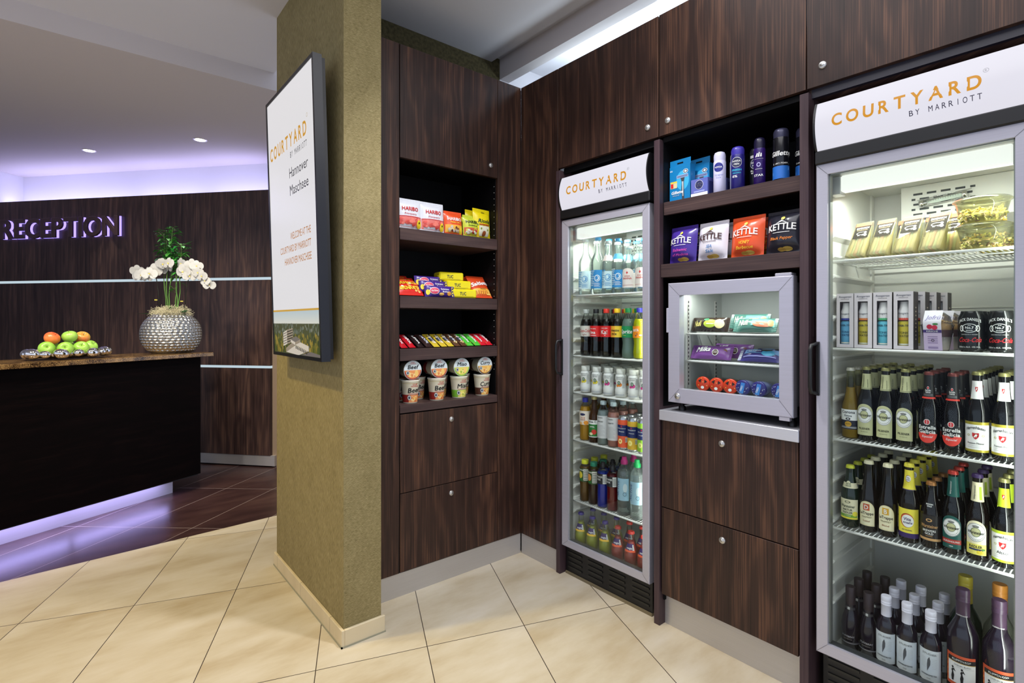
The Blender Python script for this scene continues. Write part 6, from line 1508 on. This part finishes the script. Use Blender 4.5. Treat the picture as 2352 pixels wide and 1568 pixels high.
def chips(c, txtc, sub, subc, seed, extra=None):
    w, h = .128, .150
    def f(mb, mp):
        ptext(mb, mp, 'KETTLE', 0, h*.50, .024, txtc, 4, w=.098, bold=1.8, arch=.004); ppoly(mb, mp, [(-.020, h*.68), (.0, h*.76), (.024, h*.67), (.002, h*.72)], txtc, 4); pdisc(mb, mp, .004, h*.80, .007, .006, C(226, 206, 80), 3, 10)
        for i, s in enumerate(sub): ptext(mb, mp, s, 0, h*(.30-.12*i), .012 if len(s) < 9 else .010, subc, 4, w=min(.078, len(s)*.0085), bold=.8, slant=.3)
        pdisc(mb, mp, .016, h*.09, .018, .007, C(222, 190, 90), 3, 14); pdisc(mb, mp, -.004, h*.085, .014, .006, C(206, 166, 70), 3.4, 12)
        prect(mb, mp, -.03, h*.46, .03, h*.472, txtc, 3)
    return pillow('crisp_bag', w, h, .056, c, f, ph=seed)
@kind
def chv(): return chips(C(66, 44, 136, FOIL), W_, ['Balsamic', 'of Modena'], C(216, 80, 170), 1)
@kind
def chw(): return chips(C(220, 216, 222, FOIL), C(70, 44, 40), ['SEA', 'Salt'], C(50, 120, 180), 2)
@kind
def cho(): return chips(C(224, 84, 40, FOIL), W_, ['HONEY', 'Barbecue'], C(246, 206, 60), 3)
@kind
def chk(): return chips(C(40, 40, 50, .22), W_, ['Black Pepper'], C(240, 140, 50), 4)
g = 'crisp bags on the lower open shelf of the freezer cabinet'
for k, u, d, lb in (('chv', .954, .055, 'violet crisp bag, front one at the left'), ('chv', .985, .125, 'violet crisp bag behind the front violet one'), ('chw', 1.084, .055, 'white crisp bag with brown lettering, front one'), ('chw', 1.110, .118, 'white crisp bag, second behind the front white one'), ('chw', 1.128, .178, 'white crisp bag, rearmost of three'),
    ('cho', 1.222, .055, 'orange-red crisp bag, front one'), ('cho', 1.255, .120, 'orange-red crisp bag behind the front one'), ('chk', 1.354, .055, 'black and silver crisp bag at the right end')):
    put(k, 'R', u, d, 1.4875, lb, 'crisp bag', g, rx=-.10, rz=-.08)

# ============================================================ wide fridge: food and mixed packs
CLP = glass('clear_tray', (.95, .95, .86), .8, dens=.10); BRD = C(214, 196, 140, .8); FIL = C(204, 204, 150, .8); PK = C(220, 184, 140, .8); SLB = mat((60, 56, 50), .95, spec=.05)
@kind
def sandw():
    t = thing('sandwich_pack', None, None); w, h, d = .060, .128, .052
    mb = MB(); vs = [(-w/2, 0, 0), (w/2, 0, 0), (-w/2, 0, h), (w/2, 0, h), (-w/2*.8, d, .012), (w/2*.8, d, .012)]
    mb.add(vs, [(0, 4, 5, 1), (0, 2, 4), (1, 5, 3), (2, 3, 5, 4)], CLP); mb.obj('tray', t, label='clear plastic wedge tray')
    mb = MB(); q = random.Random(2)
    for i in range(5):
        x = -w*.42+i*w*.17; m = [BRD, FIL, PK, FIL, BRD][i]; n = 10; vs = []; fs = []
        for j in range(n+1):
            z = .006+j*h*.84/n; wb = .0012*sin(j*1.7+i*2); yy = .005+d*.68*(1-j/n)*(1 if i % 2 == 0 else .94); x0 = x+wb; x1 = x+w*.165+wb*.5
            vs += [(x0, .002+.001*(i % 2), z), (x1, .002+.001*(i % 2), z), (x1*.9, yy, z), (x0*.9, yy, z)]
        for j in range(n):
            b_ = 4*j
            for e_ in range(4): fs.append((b_+e_, b_+(e_+1) % 4, b_+4+(e_+1) % 4, b_+4+e_))
        fs += [(3, 2, 1, 0), (4*n, 4*n+1, 4*n+2, 4*n+3)]; mb.add(vs, fs, m, True)
    mb.obj('sandwich', t, label='pale cut sandwich in layers')
    mb = MB(); mp = flat(-.001)
    prect(mb, mp, -w/2, 0, w/2, h, glass('film', (.98, .98, .94), .7, dens=.04), 0, 2, 3)
    prect(mb, mp, -w*.46, h*.88, w*.46, h*.97, mat((226, 110, 84), .95, spec=.05), 1); prect(mb, mp, -w*.42, h*.52, w*.46, h*.88, SLB, 1)
    ptext(mb, mp, 'SANDWICH', .001, h*.79, .0068, W_, 3, w=.042, bold=1.2); ptext(mb, mp, 'MANUFAKTUR', .001, h*.745, .0032, PK, 3, w=.036, bold=.5); pdisc(mb, mp, 0, h*.66, .015, .006, W_, 3, 16); pdisc(mb, mp, .014, h*.675, .005, .0045, W_, 3.3, 10); pdisc(mb, mp, 0, h*.66, .013, .0048, SLB, 3.6, 14)
    for x in (-.009, -.005, .006, .010): prect(mb, mp, x, h*.59, x+.0015, h*.64, W_, 3, 1, 1)
    pdisc(mb, mp, .017, h*.60, .005, .0045, C(190, 190, 180), 3, 10)
    mb.obj('film_lid', t, label='film lid with dark printed label and coral strip'); return t
g = 'sandwich packs on the top shelf of the wide fridge'
for i, (u, d) in enumerate(((1.548, .115), (1.612, .110), (1.683, .105), (1.750, .100))):
    put('sandw', 'R', u, d, 1.4645, 'clear wedge sandwich pack with black label, %s of the front four' % ('leftmost', 'second', 'third', 'rightmost')[i], 'sandwich pack', g, rz=-.34, rx=-.46)
for i, (u, d) in enumerate(((1.655, .20), (1.728, .20), (1.780, .18))):
    put('sandw', 'R', u, d, 1.460, 'sandwich pack behind the front four, %s of the rear three' % ('leftmost', 'middle', 'rightmost')[i], 'sandwich pack', g, rz=-.34, rx=-.30)
@kind
def salad():
    t = thing('pasta_salad_bowl', None, None); mb = MB()
    mb.lathe([(0, .042), (.002, .046), (.045, .056), (.062, .060), (.064, .066), (.066, .066)], glass('salad_tray', (.95, .95, .80), .9, dens=.10), 32, cap=False); mb.lathe([(.0665, .0665), (.072, .060), (.073, .001)], glass('salad_lid', (.96, .96, .90), .9, dens=.05), 32, cap=False); mb.obj('tub', t, label='clear plastic tub with lid')
    mb = MB(); mb.lathe([(.002, .038), (.010, .043), (.026, .047), (.032, .03), (.034, .001)], C(204, 190, 110, .7), 24)
    q = random.Random(4)
    for i in range(230):
        a = q.uniform(0, 6.28); z = q.uniform(.004, .044); r = (.046+.006*z/.045)*(1 if z < .028 else q.random()**.5*.95); R_ = Euler((q.uniform(0, 3), q.uniform(0, 3), q.uniform(0, 3))).to_matrix()
        mb.ell((r*cos(a), r*sin(a), z), (q.uniform(.002, .0045), .0022, q.uniform(.003, .008)), q.choice([C(222, 190, 110, .6), C(206, 170, 80, .6), C(196, 184, 110, .6), C(120, 116, 60, .6), C(120, 96, 60, .6), C(230, 206, 150, .6), C(196, 190, 96, .6)]), 6, 4, R_)
    o = mb.obj('salad', t, label='pasta salad'); o['kind'] = 'stuff'; return t
put('salad', 'R', 1.872, .125, 1.4515, 'clear tub of pasta salad, lower of the two stacked ones', 'salad tub', 'pasta salad tubs', rz=.2)
put('salad', 'R', 1.867, .125, 1.525, 'clear tub of pasta salad on top of the stacked pair', 'salad tub', 'pasta salad tubs', rz=1.)
put('salad', 'R', 1.888, .272, 1.4515, 'clear tub of pasta salad standing behind the stack', 'salad tub', 'pasta salad tubs', rz=2.)
def gin(can, tcol, splash, seed):
    w, h, d = .0495, .176, .052; t = thing('gift_box', None, None); BX = C(214, 204, 206, .4); mb = MB(); x0, x1, z0, z1 = -.015, .013, .012, .150
    mb.box(-w/2, 0, 0, x0, .001, h, BX); mb.box(x1, 0, 0, w/2, .001, h, BX); mb.box(x0, 0, 0, x1, .001, z0, BX); mb.box(x0, 0, z1, x1, .001, h, BX)
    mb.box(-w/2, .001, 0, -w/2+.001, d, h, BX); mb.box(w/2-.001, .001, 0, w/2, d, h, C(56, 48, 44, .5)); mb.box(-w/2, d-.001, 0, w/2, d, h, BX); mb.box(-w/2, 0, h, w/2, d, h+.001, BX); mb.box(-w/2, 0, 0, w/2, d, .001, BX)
    mp = flat(0); ptext(mb, mp, 'Rossgarten', 0, .163, .0065, C(50, 56, 76), 2, w=.036, bold=.2, slant=.3); ptext(mb, mp, 'JAHRESZEITEN GIN', 0, .157, .0025, K, 2, w=.024, bold=.3)
    sd = lambda a, b, off: (w/2+off, d/2+a, b); q = random.Random(seed)
    for i in range(9): prect(mb, sd, -.006, .03+i*.012, .006, .034+i*.012, C(206, 190, 160), 1, 1, 1)
    mb.obj('carton', t, label='white carton with a window, dark side')
    r = .0195; pr = [(0, r), (.09, r)]; mb = MB(); mb.lathe([(.004, r-.002), (.008, r), (.082, r), (.087, r-.003)], can, 24, c=(0, .024)); mp2 = cyl(pr); mp3 = lambda a, b, off: (lambda p: (p[0], p[1]+.024, p[2]))(mp2(a, b, off))
    ptext(mb, mp3, 'FEVER-TREE', 0, .070, .0062, C(30, 50, 70), 2, w=.040, bold=1.); ptext(mb, mp3, 'TONIC', 0, .048, .007, tcol, 2, w=.026, bold=1.); ptext(mb, mp3, 'WATER', 0, .038, .007, tcol, 2, w=.026, bold=1.); prect(mb, mp3, -.016, .014, .016, .018, C(220, 220, 200), 2)
    mb.obj('tonic_can', t)
    mb = MB(); GB_ = C(226, 222, 220, .3); mb.lathe([(.090, .0185), (.118, .019), (.128, .0155), (.146, .013)], GB_, 20, c=(0, .024)); ptext(mb, mp3, 'Rossgarten', 0, .108, .006, C(50, 56, 76), 2, w=.034, bold=.2, slant=.3)
    for i in range(6): pdisc(mb, mp3, -.013+i*.005, .093, .003, .004, splash, 2+.2*i, 8)
    mb.obj('gin_bottle', t); return t
BC = C(90, 160, 196, .3); YC = C(184, 168, 50, .3)
@kind
def ginb(): return gin(BC, C(20, 60, 110), C(50, 60, 150), 1)
@kind
def giny(): return gin(YC, C(70, 66, 30), C(214, 120, 50), 2)
@kind
def ginb2(): return gin(C(90, 176, 196, .3), C(20, 80, 110), C(70, 170, 110), 3)
@kind
def giny2(): return gin(YC, C(70, 66, 30), C(214, 80, 60), 4)
S2f = 1.1642; g = 'windowed gift boxes on the second shelf of the wide fridge'
for k, u, lb in (('ginb', 1.534, 'white windowed gift box with blue can, blue splash, leftmost of four'), ('giny', 1.5855, 'white windowed gift box with yellow can, second of four'), ('ginb2', 1.638, 'white windowed gift box with blue can, green splash, third of four'), ('giny2', 1.692, 'white windowed gift box with yellow can, rightmost of four')):
    put(k, 'R', u, .085, S2f, lb, 'gift box', g)
for i in range(3): put('giny2', 'R', 1.708+.016*i, .142+.056*i, S2f, 'gift box with dark side behind the rightmost front one, %s row' % ('second', 'third', 'fourth')[i], 'gift box', g)
@kind
def yog():
    t = thing('fruit_yoghurt_cup', None, None); mb = MB(); mb.lathe([(0, .026), (.002, .028), (.070, .038), (.074, .040), (.076, .040), (.077, .036), (.100, .030), (.112, .016), (.114, .001)], glass('dessert_cup', (.95, .94, .93), .9, dens=.06), 28, cap=False); mb.obj('cup', t, label='clear cup with domed lid')
    mb = MB(); mb.lathe([(.003, .0265), (.040, .0325), (.040, .001)], C(222, 216, 206, .6), 24); mb.obj('yoghurt', t)
    mb = MB(); mb.lathe([(.0405, .0326), (.060, .0355), (.060, .001)], C(96, 24, 44, .4), 24); mb.obj('cherry_layer', t)
    mb = MB(); q = random.Random(5)
    mb.lathe([(.061, .034), (.078, .032), (.084, .001)], C(190, 150, 90, .8), 20)
    for i in range(70): a = q.uniform(0, 6.28); r = .032*q.random()**.5; mb.ell((r*cos(a), r*sin(a), .082+.012*q.random()*(1-r/.034)), (.004, .003, .0025), q.choice([C(206, 170, 110, .8), C(176, 136, 80, .8), C(226, 196, 140, .8)]), 6, 4)
    o = mb.obj('granola', t); o['kind'] = 'stuff'
    mb = MB(); n = 16; w = .022; mp = lambda a, b, off: (a, -(.0285+.013*min(b, .080)/.080+.001)-off if b < .085 else -(.0425-(b-.085)*.55)-off, b)
    def sl(a, b, off): return mp(a, b, off)
    PL = C(196, 176, 206, .5); prect(mb, sl, -w, .001, w, .118, C(222, 216, 224, .5), 0, 2, 12); prect(mb, sl, -w, .001, w, .062, PL, 1, 2, 6)
    ptext(mb, sl, 'Jofrü', 0, .092, .012, C(120, 110, 170), 2, w=.034, bold=.2, slant=.3); pdisc(mb, sl, -.006, .070, .007, .007, C(190, 24, 60), 2.4, 14); pdisc(mb, sl, .006, .068, .007, .007, C(206, 30, 70), 2.6, 14); pdisc(mb, sl, .008, .078, .007, .003, C(60, 130, 60), 2.4, 10)
    prect(mb, sl, -w, .053, w, .061, C(60, 40, 110), 3, 4, 1); ptext(mb, sl, 'KIRSCHE', 0, .0548, .0045, W_, 4, w=.028, bold=1.2)
    for i in range(4): prect(mb, sl, -.012, .040-i*.006, .012, .0415-i*.006, C(110, 80, 140), 2, 1, 1)
    pdisc(mb, sl, 0, .030, .004, .004, K, 2.6, 10, ri=.7); prect(mb, sl, -.012, .006, .012, .012, C(150, 130, 170), 2, 1, 1)
    mb.obj('paper_band', t, label='lilac paper band'); return t
g = 'layered yoghurt cups on the second shelf of the wide fridge'
for i in range(5): put('yog', 'R', 1.768+.010*i, .115+.080*i, S2f, 'layered cherry yoghurt cup with lilac band, %s' % ORD[i], 'yoghurt cup', g, rz=-.10)
@kind
def jdcan():
    t = thing('whiskey_cola_can', None, None); r, h = .0305, .115; BKC = C(12, 14, 14, .18); mb = MB(); mb.lathe([(0, r-.007), (.006, r-.001), (.010, r), (h-.018, r), (h-.006, r-.006), (h-.001, r-.0065), (h, r-.0075), (h-.003, r-.010), (h-.003, .0005)], BKC, 28, cap=False); mb.obj('can', t)
    mb = MB(); mp = cyl([(0, r), (h, r)])
    ptext(mb, mp, "JACK DANIEL'S", 0, .082, .008, W_, 2, w=.052, bold=1.2, arch=.006); pdisc(mb, mp, 0, .067, .018, .0125, W_, 2, 24, ri=.9); ptext(mb, mp, 'No.7', 0, .065, .007, W_, 3, w=.018, bold=1.2); ptext(mb, mp, 'BRAND', 0, .059, .0028, W_, 3, w=.014); ptext(mb, mp, 'OLD', 0, .0735, .0026, W_, 3, w=.007)
    for s in (-1, 1): pdisc(mb, mp, s*.018, .066, .005, .009, W_, 2.4, 12, ri=.7)
    ptext(mb, mp, 'PERFECTLY MIXED', 0, .048, .0022, W_, 3, w=.036, bold=.4); ptext(mb, mp, 'Coca-Cola', 0, .028, .0135, C(206, 30, 34), 3, w=.052, bold=.9, slant=.3); ptext(mb, mp, '330ml e ALK. 10% VOL.', 0, .012, .0045, W_, 3, w=.050, bold=.5)
    mb.obj('print', t); return t
g = 'black cans on the second shelf of the wide fridge'
for i, (u, wh) in enumerate(((1.8475, 'left'), (1.9105, 'right'))):
    column('jdcan', 'R', u, .105, S2f, 3, .064, 'black whiskey-cola can with white and red lettering', wh+' column', 'drink can', g, turn=.05)

# ============================================================ freezer goods
def icebar(name, w, h, c, fn): return pillow(name, w, h, .034, c, fn, True, nx=18, nz=10)
@kind
def nuii():
    def f(mb, mp): ptext(mb, mp, 'Nuii', -.048, .018, .026, C(222, 206, 120), 3, w=.036, bold=1.4); pdisc(mb, mp, .008, .030, .028, .018, C(160, 176, 50), 2, 18); pdisc(mb, mp, .045, .030, .018, .020, C(214, 196, 140), 2.6, 16); ptext(mb, mp, 'INDIAN MANGO', .010, .026, .005, W_, 4, w=.032); pdisc(mb, mp, -.01, .048, .012, .006, C(40, 110, 70), 3, 10)
    return icebar('ice_cream_bar', .150, .060, C(44, 32, 24, .22), f)
@kind
def nuii2():
    def f(mb, mp): ptext(mb, mp, 'Nuii', -.040, .022, .026, C(222, 216, 190), 3, w=.036, bold=1.4); prect(mb, mp, -.01, .02, .07, .050, C(80, 166, 150), 2); pdisc(mb, mp, .030, .026, .034, .012, C(190, 110, 80), 2.6, 16); pdisc(mb, mp, .058, .034, .010, .014, C(206, 160, 110), 3, 12)
    return icebar('ice_cream_bar', .150, .060, C(70, 110, 100, .22), f)
@kind
def milka():
    def f(mb, mp): ptext(mb, mp, 'Milka', -.030, .026, .024, W_, 3, w=.060, bold=1.4, slant=.3, rot=.06); ppoly(mb, mp, [(.020, .034), (.060, .044), (.066, .034), (.030, .016), (.010, .018)], C(110, 60, 36), 2.5); pdisc(mb, mp, .022, .024, .013, .014, W_, 3, 14); pdisc(mb, mp, .022, .024, .011, .012, C(70, 40, 30), 3.5, 14); ptext(mb, mp, 'CHOCO', .022, .026, .004, W_, 4, w=.016); ptext(mb, mp, 'ALMOND', .022, .019, .004, W_, 4, w=.016)
    return icebar('ice_cream_bar', .160, .062, C(120, 70, 140, .25), f)
@kind
def oreo():
    def f(mb, mp): prect(mb, mp, -.06, .028, .07, .050, C(110, 150, 200), 2); pdisc(mb, mp, .030, .030, .024, .014, C(60, 150, 190), 2.6, 14); ptext(mb, mp, 'ICE CREAM', -.02, .036, .006, W_, 3.4, w=.044); pdisc(mb, mp, .02, .046, .022, .008, K, 3, 12); prect(mb, mp, -.06, .012, .06, .016, C(150, 150, 210), 3)
    return icebar('ice_cream_bar', .155, .058, C(56, 48, 120, .25), f)
g = 'ice cream bars in the small freezer'
for k, u, d, z, rx, rz, lb in (('nuii', 1.041, .105, 1.205, -.35, 0, 'dark ice cream bar with yellow-green print, upper shelf left'), ('nuii2', 1.225, .100, 1.205, -.55, .06, 'dark and teal ice cream bar, upper shelf front right'), ('nuii2', 1.180, .150, 1.218, -.35, -.05, 'dark and teal ice cream bar behind the front right one'), ('nuii', 1.150, .215, 1.205, -.35, .1, 'dark ice cream bar lying at the back of the upper shelf'),
    ('milka', 1.046, .105, 1.094, -.55, .08, 'violet ice cream bar with white script, front left of middle shelf'), ('milka', 1.100, .165, 1.100, -.5, -.1, 'violet ice cream bar behind the front left violet one'), ('oreo', 1.240, .110, 1.094, -.75, .05, 'blue and violet ice cream bar, front right of middle shelf'), ('oreo', 1.262, .175, 1.094, -.7, -.1, 'blue and violet ice cream bar behind the front right one')):
    put(k, 'R', u, d, z+.003, lb, 'ice cream bar', g, rx=rx, rz=rz)
def cone(c1, c2, c3, nm, fn):
    t = thing('ice_cream_cone', None, None); mb = MB(); mb.lathe([(.0, .001), (.02, .007), (.110, .026), (.140, .029)], c2, 24, cap=False); mb.obj('cone_wrapper', t)
    mb = MB(); mb.lathe([(.140, .029), (.146, .0285), (.148, .026), (.1482, .001)], c1, 24, cap=False); lp = lambda a, b, off: (a, b, .1484+off); fn(mb, lp); mb.obj('lid', t); return t
@kind
def coneo():
    def f(mb, mp):
        pdisc(mb, mp, .0, -.014, .007, .006, W_, 2, 12); ppoly(mb, mp, [(-.018, .012), (-.004, .020), (-.008, .004)], C(40, 24, 22), 2); ppoly(mb, mp, [(.008, .018), (.020, .010), (.008, .002)], C(40, 24, 22), 2)
        for x, z in ((-.016, -.006), (.018, -.006), (.002, .008), (-.004, .022)): pdisc(mb, mp, x, z, .002, .002, C(240, 200, 90), 2.5, 8)
    return cone(C(214, 62, 28, .3), C(60, 40, 34, .3), W_, 'c', f)
@kind
def coneb():
    def f(mb, mp):
        ppoly(mb, mp, [(-.012, -.020), (.004, -.022), (.012, .018), (-.004, .020)], C(60, 130, 206), 2); q = random.Random(3)
        for i in range(26): a = q.uniform(0, 6.28); r = .025*q.random()**.5; pdisc(mb, mp, r*cos(a), r*sin(a), .0012, .0012, W_, 1.5, 6)
        ptext(mb, mp, 'OREO', 0, -.004, .007, W_, 3, w=.022, rot=1.2)
    return cone(C(44, 40, 110, .3), C(100, 110, 150, .3), W_, 'c', f)
g = 'ice cream cones on the floor of the small freezer'
for k, u, wh in (('coneo', 1.008, 'orange-lidded ice cream cone, left of three'), ('coneo', 1.066, 'orange-lidded ice cream cone, middle of three'), ('coneo', 1.124, 'orange-lidded ice cream cone, right of three'),
                ('coneb', 1.196, 'blue speckled ice cream cone, left of three'), ('coneb', 1.257, 'blue speckled ice cream cone, middle of three'), ('coneb', 1.330, 'blue speckled ice cream cone, right of three')):
    put(k, 'R', u, .235, .9705+.0295, wh, 'ice cream cone', g, rx=pi/2, rz=.10 if k == 'coneo' else -.06)
